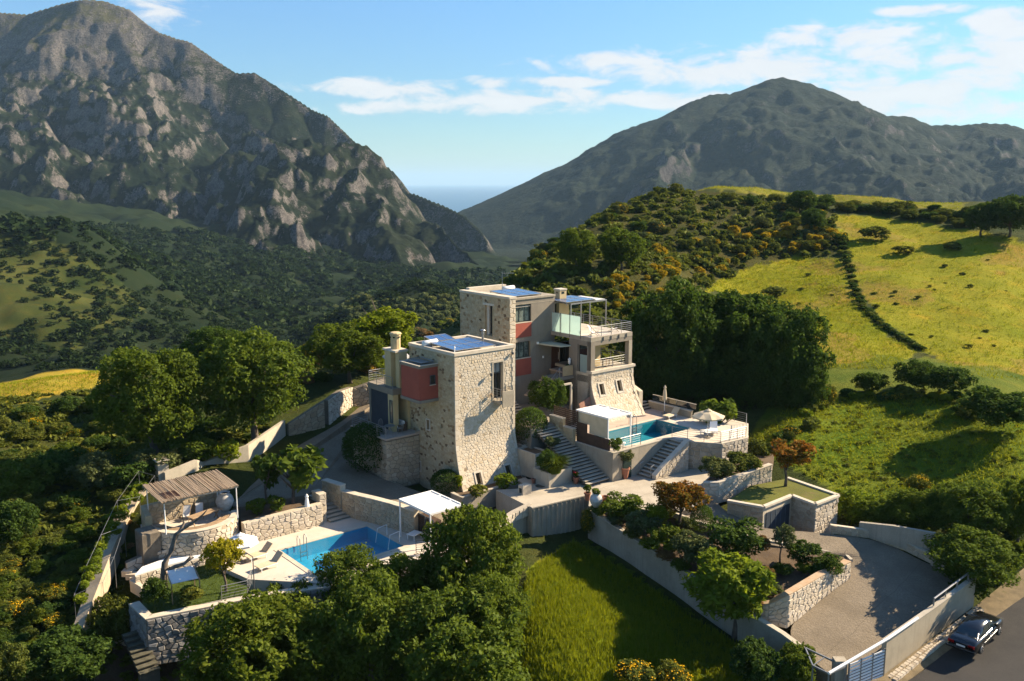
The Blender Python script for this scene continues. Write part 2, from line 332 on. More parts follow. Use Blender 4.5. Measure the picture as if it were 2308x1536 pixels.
def frosted():
    mt = D.materials.new('frosted_glass'); mt.use_nodes = True; nt = NT(mt.node_tree); nt.n.clear()
    df = nt.new('ShaderNodeBsdfDiffuse'); df.inputs[0].default_value = (0.55, 0.66, 0.62, 1); tl = nt.new('ShaderNodeBsdfTranslucent'); tl.inputs[0].default_value = (0.6, 0.72, 0.68, 1)
    tp = nt.new('ShaderNodeBsdfTransparent'); tp.inputs[0].default_value = (0.8, 0.92, 0.88, 1)
    a = nt.new('ShaderNodeMixShader'); a.inputs[0].default_value = 0.45; nt.l.new(df.outputs[0], a.inputs[1]); nt.l.new(tl.outputs[0], a.inputs[2])
    b = nt.new('ShaderNodeMixShader'); b.inputs[0].default_value = 0.3; nt.l.new(a.outputs[0], b.inputs[1]); nt.l.new(tp.outputs[0], b.inputs[2])
    out = nt.new('ShaderNodeOutputMaterial'); nt.l.new(b.outputs[0], out.inputs[0]); return mt
FROST = frosted()
def water(name, tint):
    mt = D.materials.new(name); mt.use_nodes = True; nt = NT(mt.node_tree); nt.n.clear(); ob = nt.new('ShaderNodeTexCoord').outputs['Object']
    tp = nt.new('ShaderNodeBsdfTransparent'); tp.inputs[0].default_value = c4(tint); gl = nt.new('ShaderNodeBsdfGlossy'); gl.inputs['Roughness'].default_value = 0.03
    fr = nt.new('ShaderNodeFresnel'); fr.inputs[0].default_value = 1.33
    bp = nt.new('ShaderNodeBump'); bp.inputs['Strength'].default_value = 0.35; bp.inputs['Distance'].default_value = 0.05
    nt.l.new(nt.noise(ob, 2.2, 4, 0.6, 0.6), bp.inputs['Height']); nt.l.new(bp.outputs[0], gl.inputs['Normal']); nt.l.new(bp.outputs[0], fr.inputs['Normal'])
    ge = nt.new('ShaderNodeNewGeometry'); fac = nt.math('MULTIPLY', fr.outputs[0], nt.math('SUBTRACT', 1.0, ge.outputs['Backfacing']))   # light leaves the water freely from below
    mx = nt.new('ShaderNodeMixShader'); nt.l.new(fac, mx.inputs[0]); nt.l.new(tp.outputs[0], mx.inputs[1]); nt.l.new(gl.outputs[0], mx.inputs[2])
    out = nt.new('ShaderNodeOutputMaterial'); nt.l.new(mx.outputs[0], out.inputs[0]); MATS[name] = mt; return mt
def tiles(name, c1, c2):
    mt, nt, bs, out = principled(name); ob = nt.new('ShaderNodeTexCoord').outputs['Object']
    vo = nt.new('ShaderNodeTexVoronoi'); vo.inputs['Scale'].default_value = 3.5; nt.l.new(ob, vo.inputs['Vector'])
    vd = nt.new('ShaderNodeTexVoronoi', feature='DISTANCE_TO_EDGE'); vd.inputs['Scale'].default_value = 0.9; nt.l.new(ob, vd.inputs['Vector'])
    col = nt.mix(nt.noise(ob, 0.5, 3), c4(c1), c4(c2)); col = nt.mix(nt.math('MULTIPLY', vo.outputs['Distance'], 0.35), col, c4(tuple(x * 0.7 for x in c1)))
    nt.l.new(col, bs.inputs['Base Color']); bs.inputs['Roughness'].default_value = 0.4; MATS[name] = mt; return mt
def solar_mat():
    mt, nt, bs, out = principled('solar_cell_glass'); ob = nt.new('ShaderNodeTexCoord').outputs['Object']
    bs.inputs['Base Color'].default_value = (0.035, 0.085, 0.21, 1); nt.l.new(nt.mix(nt.noise(ob, 3.0, 3), (0.025, 0.065, 0.17, 1), (0.05, 0.11, 0.26, 1)), bs.inputs['Base Color'])
    bs.inputs['Roughness'].default_value = 0.18; bs.inputs['Specular IOR Level'].default_value = 0.7; return mt
SOLAR = solar_mat()
LEAF = {
 'oak': leaf_mat('leaf_green', (0.032, 0.055, 0.008), (0.070, 0.108, 0.013), (0.125, 0.165, 0.022), 0.45),
 'dark': leaf_mat('leaf_dark_green', (0.016, 0.036, 0.008), (0.036, 0.070, 0.013), (0.068, 0.11, 0.02), 0.4),
 'lime': leaf_mat('leaf_yellow_green', (0.05, 0.085, 0.008), (0.11, 0.16, 0.012), (0.20, 0.24, 0.02), 0.45),
 'olive': leaf_mat('leaf_olive', (0.035, 0.05, 0.02), (0.07, 0.09, 0.035), (0.12, 0.14, 0.06), 0.25),
 'scrub': leaf_mat('leaf_scrub', (0.035, 0.052, 0.010), (0.075, 0.095, 0.017), (0.13, 0.14, 0.025), 0.3),
 'gold': leaf_mat('leaf_golden', (0.10, 0.09, 0.01), (0.24, 0.18, 0.012), (0.40, 0.27, 0.015), 0.4),
 'red': leaf_mat('leaf_russet', (0.035, 0.06, 0.010), (0.095, 0.085, 0.014), (0.30, 0.10, 0.02), 0.4),
 'yellow': leaf_mat('leaf_yellow', (0.12, 0.13, 0.010), (0.24, 0.23, 0.014), (0.40, 0.35, 0.02), 0.45),
 'grove': leaf_mat('leaf_grove', (0.05, 0.068, 0.026), (0.095, 0.12, 0.045), (0.15, 0.17, 0.07), 0.25),
 'brown': leaf_mat('leaf_dry', (0.09, 0.055, 0.025), (0.15, 0.09, 0.04), (0.22, 0.15, 0.07), 0.2),
 'grass': leaf_mat('grass_blades', (0.09, 0.13, 0.006), (0.16, 0.195, 0.008), (0.25, 0.25, 0.012), 0.4),
 'forest': leaf_mat('leaf_forest', (0.006, 0.014, 0.005), (0.012, 0.025, 0.008), (0.024, 0.042, 0.012), 0.3),  # dark wood greens, deepened to carry the shadow over the valley
 'blossom': leaf_mat('yellow_blossom', (0.35, 0.22, 0.008), (0.55, 0.34, 0.01), (0.65, 0.45, 0.02), 0.3),
}
# ------------------------------------------------------------------ terrain
CTRL = [P(*p) for p in [
 (1300,1500,-4.1),(1200,1400,-2.8),(1200,1300,-2.4),(1262,1220,-2.9),(1320,1230,-3.2),(1450,1330,-4.2),(1600,1430,-5.1),(1720,1505,-5.9),(1000,1500,-5.8),(800,1536,-6.6),(600,1500,-7.2),
 (400,1490,-5.8),(330,1450,-5.2),(200,1536,-5.4),(100,1420,-3.6),(40,1280,-1.6),(150,1180,-.6),(50,1060,.8),(0,900,2.6),(120,855,2.9),(230,835,2.4),(220,930,1.4),(300,1050,.6),
 (180,1300,-2.0),(260,1330,-3.2),(560,1010,1.2),(640,900,2.6),(740,870,3.6),(800,850,4.0),(1690,985,.1),(1750,1050,-.4),(1900,1120,-1.4),(2050,1200,-2.2),(2200,1290,-3.2),(2290,1350,-4.4),
 (2308,1150,-.6),(2308,1000,1.9),(2100,1000,.7),(1900,950,1.4),(1790,950,1.8),(2000,860,3.0),(2200,860,3.4),(1480,890,2.0),(1640,900,1.6),(2200,1500,-5.0),(2308,1420,-4.9),(2100,1560,-5.6),(1880,1560,-6.4)]]
CTRL += [R(*p) for p in [
 (1900,700,140),(2080,800,115),(2250,800,115),(2250,650,146),(2100,560,176),(1900,485,204),(2250,520,184),(1640,620,165),(1750,585,176),(1500,600,152),(1400,650,132),(1250,720,120),(1300,560,168),
 (1210,560,170),(1480,432,214),(1650,410,228),(1900,438,226),(2150,462,224),(2308,470,216),(1340,478,196),(1145,640,148),(1000,760,128),(960,800,112),(2500,480,220),(2500,700,150),(2500,1000,90),(1400,520,180),(1600,500,192),(1750,480,200)]]
def wz(px, r, z): a = (px - 1154) / F * CP * 1.03; return (a * r, r, z)
CTRL += [wz(*p) for p in [
 (-300,90,2),(-300,140,-8),(0,140,-12),(230,150,-14),(450,140,-6),(700,150,-8),(900,160,-8),(1050,180,-14),(1140,210,-16),(1200,240,-18),(1300,265,-14),(1500,300,-8),(1900,310,-8),(2300,310,-8),(2600,310,-6),
 (0,230,-28),(300,240,-30),(500,300,-44),(700,320,-46),(900,330,-46),(1100,350,-50),(1400,400,-60),(1900,420,-60),(2400,420,-60),
 (1000,1100,-62),(1200,1000,-75),(1500,700,-75),(2000,700,-70),(2500,700,-60),(700,760,-55),(850,900,-56),(-300,1000,40),(100,1000,8),(400,1000,-18),
 (-200,30,-4),(1154,25,-12),(2600,30,-8),(1154,42,-9.5),(2000,40,-8),(400,40,-8)]]
CTRL += [R(*p) for p in [(0,505,450),(150,545,430),(310,700,370),(100,780,300),(0,690,335),(200,825,245),(500,650,600),(600,750,470),(700,700,600),(850,640,760),(1000,640,720),(400,600,700),(300,560,760),(250,620,420),(0,600,390),(760,690,420),(1000,690,400),(900,730,330),(-200,480,450),(-200,700,330)]]
CTRL += [hw(*p) for p in [(0,-3,-2.2),(8,-3,-1.6),(14,-4,-.9),(20,-6,-.6),(26,-4,.6),(3,3,-1.8),(12,10,1.6),(20,4,1.5),(-6,6,-.6),(-6,14,.2),(2,18,1.2),(-9,-1.5,-4.0),(-12,-2,-4.0),(-18,-2,-3.8),(-20,4,-1.0),(-22,8,.2),(-11,8,-.8),(9.5,-13,-2.0),(16,-26,-4.0)]]
_c = np.array(CTRL); _xy = _c[:, :2] / 100; _n = len(_c)
def _tps(d2): return 0.5 * d2 * np.log(d2 + 1e-9)
# depth grows fast with distance, so interpolate in log-polar space: equal attention near and far
def lp(x, y): r = np.hypot(x, y); return np.stack([np.arctan2(x, y) * 2.2, np.log(np.maximum(r, 5.0))], -1)
_q = lp(_c[:, 0], _c[:, 1]); _d2 = ((_q[:, None] - _q[None]) ** 2).sum(-1)
_A = np.zeros((_n + 3, _n + 3)); _A[:_n, :_n] = _tps(_d2) + np.eye(_n) * 4e-3; _A[:_n, _n] = 1; _A[:_n, _n + 1:] = _q; _A[_n, :_n] = 1; _A[_n + 1:, :_n] = _q.T
_W = np.linalg.solve(_A, np.concatenate([_c[:, 2], np.zeros(3)]))
def ground_z(x, y, detail=True):
    x = np.atleast_1d(np.asarray(x, float)); y = np.atleast_1d(np.asarray(y, float)); q = lp(x.ravel(), y.ravel()); out = np.empty(len(q))
    for i in range(0, len(q), 20000):
        b = q[i:i + 20000]; d2 = ((b[:, None] - _q[None]) ** 2).sum(-1); out[i:i + 20000] = _tps(d2) @ _W[:_n] + _W[_n] + b @ _W[_n + 1:]
    out = out.reshape(x.shape)
    if detail:
        r = np.hypot(x, y); k = np.clip((r - 90) / 500, 0, 1)
        out = out + fbm(x / 9, y / 9, 3, 3) * 0.16 + fbm(x / 60, y / 60, 4, 11) * 9 * k + fbm(x / 25, y / 25, 3, 14) * 0.9 * np.clip((r - 100) / 60, 0, 1)
    return out
def gz(x, y): return float(ground_z(x, y)[0])
def inpoly(px, py, poly):
    ins = np.zeros(px.shape, bool); n = len(poly)
    for i in range(n):
        x1, y1 = poly[i]; x2, y2 = poly[(i + 1) % n]
        c = ((y1 > py) != (y2 > py)) & (px < (x2 - x1) * (py - y1) / ((y2 - y1) or 1e-9) + x1); ins ^= c
    return ins
FIELDS = {
 'front': [(1130,1540),(1150,1420),(1195,1290),(1290,1225),(1420,1300),(1560,1400),(1700,1480),(1800,1560)],
 'left': [(-60,852),(60,838),(150,830),(232,822),(240,862),(180,880),(60,905),(-60,915)],
 'hill_a': [(1585,655),(1640,622),(1720,592),(1800,580),(1895,582),(1935,690),(1985,745),(2070,795),(2000,835),(1860,830),(1800,730),(1700,668)],
 'hill_b': [(1878,482),(1980,490),(2190,520),(2330,545),(2700,560),(2700,900),(2308,860),(2190,850),(2090,800),(1985,715),(1930,640),(1915,590)],
 'crest': [(1470,418),(1540,400),(1640,400),(1850,425),(2170,456),(2170,474),(2020,468),(1850,452),(1760,442),(1640,428),(1500,424)],
 'slope': [(1690,985),(1760,930),(1860,895),(2000,885),(2170,885),(2308,950),(2500,1000),(2500,1220),(2300,1190),(2150,1150),(2000,1150),(1900,1130),(1870,1100),(1760,1040)]}
def polar(name, a0, a1, na, r0, r1, nr, zf, power=1.0):
    aa = np.radians(np.linspace(a0, a1, na)); rr = np.exp(np.linspace(math.log(r0), math.log(r1), nr))
    Ag, Rg = np.meshgrid(aa, rr); X = Rg * np.sin(Ag); Y = Rg * np.cos(Ag); Z = zf(X, Y)
    v = np.stack([X, Y, Z], -1).reshape(-1, 3); i = np.arange(nr - 1)[:, None] * na + np.arange(na - 1)[None]
    f = np.stack([i, i + 1, i + 1 + na, i + na], -1).reshape(-1, 4); return v, f
def ground_mat():
    mt, nt, bs, out = principled('hillside_ground'); ob = nt.new('ShaderNodeTexCoord').outputs['Object']
    at = nt.new('ShaderNodeAttribute', attribute_name='col'); col = at.outputs['Color']
    n1 = nt.noise(ob, 0.22, 6, 0.7); n2 = nt.noise(ob, 1.6, 6, 0.75); n3 = nt.noise(ob, 7, 5, 0.75)
    col = nt.mix(nt.math('MULTIPLY', nt.smooth(n1, 0.45, 0.7), 0.6), col, nt.mix(1.0, col, (1.5, 1.05, 0.9, 1), 'MULTIPLY'))
    col = nt.mix(nt.math('MULTIPLY', nt.smooth(n2, 0.42, 0.75), 0.55), col, nt.mix(1.0, col, (0.42, 0.5, 0.4, 1), 'MULTIPLY'))
    col = nt.mix(nt.math('MULTIPLY', nt.smooth(n3, 0.45, 0.8), 0.5), col, nt.mix(1.0, col, (1.35, 1.3, 1.2, 1), 'MULTIPLY'))
    nt.l.new(col, bs.inputs['Base Color']); bs.inputs['Roughness'].default_value = 0.95; bs.inputs['Specular IOR Level'].default_value = 0.05
    bp = nt.new('ShaderNodeBump'); bp.inputs['Strength'].default_value = 0.9; bp.inputs['Distance'].default_value = 0.35
    nt.l.new(nt.math('ADD', nt.noise(ob, 2.4, 6, 0.75), nt.math('MULTIPLY', n3, 0.5)), bp.inputs['Height']); nt.l.new(bp.outputs[0], bs.inputs['Normal'])
    return mt
gv, gf = polar('hillside', -46, 46, 500, 18, 1150, 480, lambda x, y: ground_z(x, y))
gx, gy, gzv = gv[:, 0], gv[:, 1], gv[:, 2]; gr = np.hypot(gx, gy); ppx, ppy, _ = pix(gx, gy, gzv)
jx = fbm(gx / 4, gy / 4, 3, 21) * 14; jy = fbm(gx / 4 + 50, gy / 4, 3, 22) * 7; qx, qy = ppx + jx, ppy + jy
col = np.tile(np.array([[0.050, 0.062, 0.016]]), (len(gv), 1)); nz = fbm(gx / 16, gy / 16, 4, 31)
col += nz[:, None] * np.array([[0.02, 0.016, 0.004]])
near = gr < 265
def paint(mask, c, var, s=12, seed=40):
    n = fbm(gx[mask] / s, gy[mask] / s, 4, seed)[:, None]; col[mask] = np.array([c]) + n * np.array([var])
far = gr > 250; col[far] = np.array([0.012, 0.021, 0.008]) + (fbm(gx[far] / 60, gy[far] / 60, 4, 5)[:, None]) * np.array([[0.007, 0.008, 0.002]])  # dark wood floor, colour deepened further for the shadow over the valley
k = inpoly(qx, qy, [(-100,500),(60,520),(220,590),(300,660),(330,700),(240,760),(120,800),(-100,720)]) & (gr > 250) & (gr < 620)
paint(k, (0.042, 0.052, 0.012), (0.035, 0.032, 0.008), 22)
for nm, poly in FIELDS.items():
    k = inpoly(qx, qy, poly) & (near | (nm == 'crest'))
    if nm == 'front': paint(k, (0.175, 0.215, 0.011), (0.06, 0.03, 0.004), 3)
    elif nm == 'left': paint(k, (0.33, 0.25, 0.03), (0.05, 0.05, 0.01), 5)
    elif nm == 'slope': paint(k, (0.115, 0.160, 0.013), (0.04, 0.03, 0.006), 7)
    elif nm == 'crest': paint(k, (0.17, 0.165, 0.022), (0.03, 0.03, 0.006), 14)
    else:
        paint(k, (0.205, 0.205, 0.011), (0.05, 0.03, 0.005), 11)
        d = k & (fbm(gx / 17, gy / 17, 3, 77) > 0.33); col[d] = col[d] * 0.45 + np.array([0.24, 0.165, 0.04]) * 0.55
k = inpoly(qx, qy, [(1780,840),(2010,800),(2308,840),(2500,860),(2500,1010),(2170,900),(1860,910),(1690,985)]) & near; paint(k, (0.10, 0.125, 0.014), (0.05, 0.035, 0.006), 6)
k = inpoly(qx, qy, [(1120,1000),(1130,640),(1210,560),(1330,480),(1490,425),(1760,440),(1880,480),(1900,570),(1800,575),(1640,620),(1590,650),(1600,800),(1500,900)]) & near
paint(k, (0.050, 0.052, 0.013), (0.03, 0.025, 0.006), 9)
k = inpoly(qx, qy, [(180,1560),(280,1440),(420,1420),(520,1400),(520,1560)]); paint(k, (0.12, 0.085, 0.05), (0.05, 0.04, 0.02), 2)
k = inpoly(qx, qy, [(1380,1130),(1500,1110),(1700,1200),(1900,1280),(1750,1420),(1560,1300)]); paint(k, (0.13, 0.085, 0.05), (0.05, 0.03, 0.02), 2)
col = np.clip(col, 0.006, 1)
me = npmesh('hillside', gv, gf, {'col': ('FLOAT_COLOR', np.concatenate([col, np.ones((len(col), 1))], 1))}, smooth=True)
hillside = link('hillside', me, ground_mat(), kind='structure')

# ------------------------------------------------------------------ mountains: ridges surveyed from the photograph, slopes falling away from them, rock relief on top
def ridge_field(X, Y, ridges):
    best = np.full(X.shape, -400.0); dist = np.full(X.shape, 1e6)
    for pts, slope, base, powr in ridges:
        w = np.array([R(*p) for p in pts])
        for a, b in zip(w[:-1], w[1:]):
            dx, dy = b[0] - a[0], b[1] - a[1]; L2 = dx * dx + dy * dy + 1e-6
            t = np.clip(((X - a[0]) * dx + (Y - a[1]) * dy) / L2, 0, 1); d = np.hypot(X - a[0] - t * dx, Y - a[1] - t * dy)
            zr = a[2] + t * (b[2] - a[2]); h = zr - slope * np.power(d, powr) * (60 ** (1 - powr))
            up = h > best; best = np.where(up, h, best); dist = np.minimum(dist, d)
    return best, dist
LEFT_R = [
 ([(-500,160,2000),(-150,60,1900),(0,27,1830),(60,32,1820),(150,6,1810),(185,-2,1800),(235,2,1800),(290,22,1790)], 0.95, 0, 1.0),
 ([(290,22,1790),(360,75,1760),(430,95,1740),(480,130,1720),(530,165,1700),(575,165,1690),(640,205,1660)], 0.95, 0, 1.0),
 ([(640,205,1660),(700,245,1640),(740,262,1620),(790,310,1590),(840,350,1560),(890,390,1540)], 1.3, 0, 1.0),
 ([(890,390,1540),(918,432,1520),(960,446,1500),(1010,468,1480),(1050,487,1460),(1080,515,1440),(1098,545,1420),(1110,590,1400)], 1.45, 0, 1.0),
 ([(560,290,1400),(640,318,1280),(700,315,1220),(760,385,1150),(800,420,1100),(870,450,1060),(940,500,1020)], 0.85, 0, 1.0),
 ([(940,500,1020),(1010,545,980),(1070,580,950),(1118,612,920)], 1.5, 0, 1.0),
 ([(300,85,1780),(330,190,1600),(370,290,1450),(400,380,1300),(420,470,1150)], 0.6, 0, 1.0),
 ([(-200,110,1750),(-60,150,1700),(60,160,1650),(170,170,1620),(250,215,1540),(300,300,1380),(320,400,1220),(330,480,1080)], 0.6, 0, 1.0),
 ([(-200,230,1500),(-40,240,1450),(70,300,1330),(130,400,1180),(160,480,1050)], 0.55, 0, 1.0),
 ([(700,315,1220),(690,400,1080),(660,480,980),(620,560,900)], 0.75, 0, 1.0),
 ([(870,450,1060),(850,520,960),(830,590,880)], 0.75, 0, 1.0)]
RIGHT_R = [
 ([(1100,590,2200),(1112,530,2300),(1108,490,2350),(1140,470,2400),(1165,445,2450),(1200,415,2400),(1230,396,2400),(1280,368,2400),(1330,335,2400),(1378,312,2400),(1405,320,2400),(1440,300,2420),(1500,262,2440),(1545,245,2450)], 1.0, 0, 1.0),
 ([(1545,245,2450),(1560,228,2460),(1600,214,2480),(1660,208,2500),(1700,188,2500),(1740,173,2500),(1765,172,2500),(1810,182,2500),(1870,205,2500),(1920,228,2480),(1985,260,2450),(2050,262,2450),(2100,283,2450),(2190,277,2450),(2270,279,2450),(2308,290,2450),(2500,330,2450),(2900,360,2450)], 0.50, 0, 0.98),
 ([(1545,247,2450),(1535,300,2250),(1500,365,2050),(1470,430,1850),(1440,500,1650)], 0.75, 0, 1.0),
 ([(1755,175,2500),(1850,262,2250),(1900,330,2050),(2000,400,1800)], 0.46, 0, 1.0),
 ([(1405,322,2400),(1380,390,2200),(1330,470,2000),(1270,540,1800)], 0.75, 0, 1.0),
 ([(2190,278,2450),(2250,350,2150),(2350,420,1800)], 0.45, 0, 1.0)]
FAR_R = [([(1040,482,5200),(1075,478,5000),(1100,470,4700),(1130,455,4400),(1160,442,4200),(1230,430,4100),(1400,420,4100)], 0.35, 0, 1.0)]
def mtn_z(ridges, amp, sc, seed, base, nsky=1):
    def f(X, Y):
        wx = fbm(X / 190, Y / 190, 4, seed) * 48; wy = fbm(X / 190 + 9, Y / 190, 4, seed + 5) * 48
        gap0 = np.clip(np.abs(np.arctan2(X, Y) + 0.02) / 0.14, 0.1, 1)
        h0, d0 = ridge_field(X, Y, ridges[:nsky]); k = np.clip(d0 / 130, 0, 1) * gap0          # skyline ridges stay where they were surveyed
        h, d = ridge_field(X + wx * k, Y + wy * k, ridges[:nsky])
        if len(ridges) > nsky:
            sx_ = fbm(X / 70, Y / 70, 4, seed + 70) * 28; sy_ = fbm(X / 70 + 5, Y / 70, 4, seed + 75) * 28
            h2, _ = ridge_field(X + (wx + sx_) * gap0, Y + (wy + sy_) * gap0, ridges[nsky:]); q_ = np.clip((h2 - h) / 60 + .5, 0, 1); h = np.where(np.abs(h2 - h) < 30, h * (1 - q_) + h2 * q_, np.maximum(h, h2))
        n = np.minimum(ridged(X / sc, Y / sc, 6, seed + 9) - 0.85, 0.12); n2 = fbm(X / 38, Y / 38, 5, seed + 20); n3 = ridged(X / 46, Y / 46, 4, seed + 30) - 0.8
        kk = np.clip(d0 / 260, 0, 1); a = amp * (0.03 + 0.97 * kk)
        azf = np.arctan2(X, Y); gap = np.clip(np.abs(azf + 0.02) / 0.14, 0.12, 1.0)
        if len(ridges) > nsky: d1 = ridge_field(X, Y, ridges[nsky:nsky + 2])[1]; a = a * np.clip(d1 / 200, .25, 1); kk = kk * np.clip(d1 / 160, .4, 1)
        a = a * gap; kk = kk * gap
        h = h + n * a * 0.6 + fbm(X / 60, Y / 60, 5, seed + 20) * (1.4 + 10.0 * kk) + n3 * (0.6 + 5.5 * kk) + (ridged(X / 20, Y / 20, 3, seed + 60) - .8) * (0.4 + 2.0 * kk)
        step = 30.0 + 0 * X; q = (h + fbm(X / 120, Y / 120, 3, seed + 40) * 22) / step; fr = q - np.floor(q); h = h + (np.clip((fr - 0.5) * 2.2, -0.5, 0.5) - (fr - 0.5)) * step * 0.22 * np.clip(d0 / 130, 0, 1) * gap   # rock benches
        b = base(X, Y); t = np.clip((h - b) / 40 + 0.5, 0, 1); return np.where(h > b + 20, h, np.where(h < b - 20, b, b * (1 - t) + h * t))
    return f
def rock_mat(name, rock1, rock2, green1, green2, gh, bias, scale, coast=None):
    mt, nt, bs, out = principled(name); tc = nt.new('ShaderNodeTexCoord'); ob = tc.outputs['Object']
    ge = nt.new('ShaderNodeNewGeometry'); sp = nt.new('ShaderNodeSeparateXYZ'); nt.l.new(ge.outputs['Normal'], sp.inputs[0])
    po = nt.new('ShaderNodeSeparateXYZ'); nt.l.new(ob, po.inputs[0])
    nA = nt.noise(ob, 0.011 * scale, 6, 0.62, 0.4); nB = nt.noise(ob, 0.05 * scale, 8, 0.75, 0.3); nC = nt.noise(ob, 0.16 * scale, 7, 0.8)
    v = nt.math('ADD', nt.math('MULTIPLY', nt.math('SUBTRACT', nA, 0.5), 0.8), nt.math('MULTIPLY', nt.math('SUBTRACT', nB, 0.5), 1.5))
    v = nt.math('ADD', v, nt.math('MULTIPLY', nt.math('SUBTRACT', nC, 0.5), 1.7))
    v = nt.math('ADD', v, nt.math('MULTIPLY', nt.math('SUBTRACT', 0.80, sp.outputs[2]), 2.2))
    v = nt.math('ADD', v, nt.math('MULTIPLY', nt.smooth(po.outputs[2], gh[0], gh[1]), gh[2]))
    v = nt.math('ADD', v, nt.math('MULTIPLY', nt.math('SUBTRACT', ge.outputs['Pointiness'], 0.5), 5.0))
    rockm = nt.smooth(nt.math('ADD', nt.math('ADD', v, nt.math('MULTIPLY', nt.math('SUBTRACT', nt.noise(ob, 0.42 * scale, 6, 0.8), 0.5), 1.5)), bias), 0.0, 0.30)
    gcol = nt.mix(nt.smooth(nA, 0.4, 0.65), c4(green1), c4(green2))
    gcol = nt.mix(nt.smooth(nC, 0.42, 0.66), gcol, nt.mix(1.0, gcol, (0.40, 0.45, 0.45, 1), 'MULTIPLY'))
    if coast: gcol = nt.mix(nt.smooth(po.outputs[2], coast[0], coast[1]), gcol, c4(coast[2]))
    rcol = nt.mix(nt.smooth(nB, 0.35, 0.7), c4(rock1), c4(rock2)); rcol = nt.mix(nt.smooth(nt.noise(ob, 0.02 * scale, 5, 0.7, 0.5), 0.6, 0.74), rcol, (rock1[0] * 1.1, rock1[1] * 0.93, rock1[2] * 0.78, 1))
    rcol = nt.mix(nt.smooth(nt.noise(ob, 0.30 * scale, 7, 0.8, 0.6), 0.40, 0.62), nt.mix(1.0, rcol, (0.42, 0.42, 0.44, 1), 'MULTIPLY'), rcol)
    nt.l.new(nt.mix(rockm, gcol, rcol), bs.inputs['Base Color']); bs.inputs['Roughness'].default_value = 0.95; bs.inputs['Specular IOR Level'].default_value = 0.05
    bp = nt.new('ShaderNodeBump'); bp.inputs['Strength'].default_value = 0.9; bp.inputs['Distance'].default_value = 7.0 / scale
    nt.l.new(nt.math('ADD', nB, nt.math('MULTIPLY', nC, 0.5)), bp.inputs['Height']); nt.l.new(bp.outputs[0], bs.inputs['Normal']); return mt
ML = rock_mat('left_mountain_rock', (0.215, 0.193, 0.172), (0.095, 0.088, 0.082), (0.010, 0.018, 0.009), (0.022, 0.029, 0.013), (0, 330, 0.60), -0.52, 1.15, (200, 330, (0.085, 0.08, 0.04)))  # dark scrub greens, deepened in colour to stand in for cloud shadow
MR = rock_mat('right_mountain_rock', (0.12, 0.112, 0.105), (0.065, 0.062, 0.062), (0.017, 0.027, 0.018), (0.028, 0.036, 0.021), (0, 260, 0.15), -0.30, 0.8)  # rock and scrub tones darkened: cloud shadow is put into the colour
MF = rock_mat('far_headland_rock', (0.16, 0.15, 0.13), (0.11, 0.10, 0.09), (0.05, 0.06, 0.03), (0.06, 0.07, 0.035), (0, 260, 0.2), -0.3, 0.5)
lv, lf = polar('mountain', -44, 3, 560, 760, 2300, 360, mtn_z(LEFT_R, 46, 210, 50, lambda x, y: np.where(np.hypot(x, y) < 1100, ground_z(x, y, False) - 6 + fbm(x / 60, y / 60, 4, 11) * 9, -70 - (np.hypot(x, y) - 1100) * 0.06), 4))
link('mountain', npmesh('mountain', lv, lf, smooth=False), ML, kind='structure')
rv, rf = polar('mountain', -4.5, 46, 460, 1050, 3300, 270, mtn_z(RIGHT_R, 26, 260, 90, lambda x, y: -70 - (np.hypot(x, y) - 1050) * 0.05, 2))
link('mountain', npmesh('mountain_right', rv, rf, smooth=False), MR, kind='structure')
fv, ff = polar('headland', -6, 14, 160, 3800, 6200, 80, mtn_z(FAR_R, 36, 300, 130, lambda x, y: np.full_like(x, -190.0)))
link('headland', npmesh('headland', fv, ff, smooth=True), MF, kind='structure')
mt, nt, bs, out = principled('sea_water'); bs.inputs['Base Color'].default_value = (0.012, 0.055, 0.10, 1); bs.inputs['Roughness'].default_value = 0.3; bs.inputs['Specular IOR Level'].default_value = 0.35
bp = nt.new('ShaderNodeBump'); bp.inputs['Strength'].default_value = 0.25; bp.inputs['Distance'].default_value = 2.0; nt.l.new(nt.noise(nt.new('ShaderNodeTexCoord').outputs['Object'], 0.02, 5, 0.7), bp.inputs['Height']); nt.l.new(bp.outputs[0], bs.inputs['Normal'])
v = [(x, y, -150.0) for y in (1500, 6000, 14000, 30000, 60000) for x in (-60000, -20000, -6000, 0, 6000, 20000, 60000)]
link('sea', newmesh('sea', v, [(j * 7 + i, j * 7 + i + 1, j * 7 + i + 8, j * 7 + i + 7) for j in range(4) for i in range(6)]), mt, kind='structure')
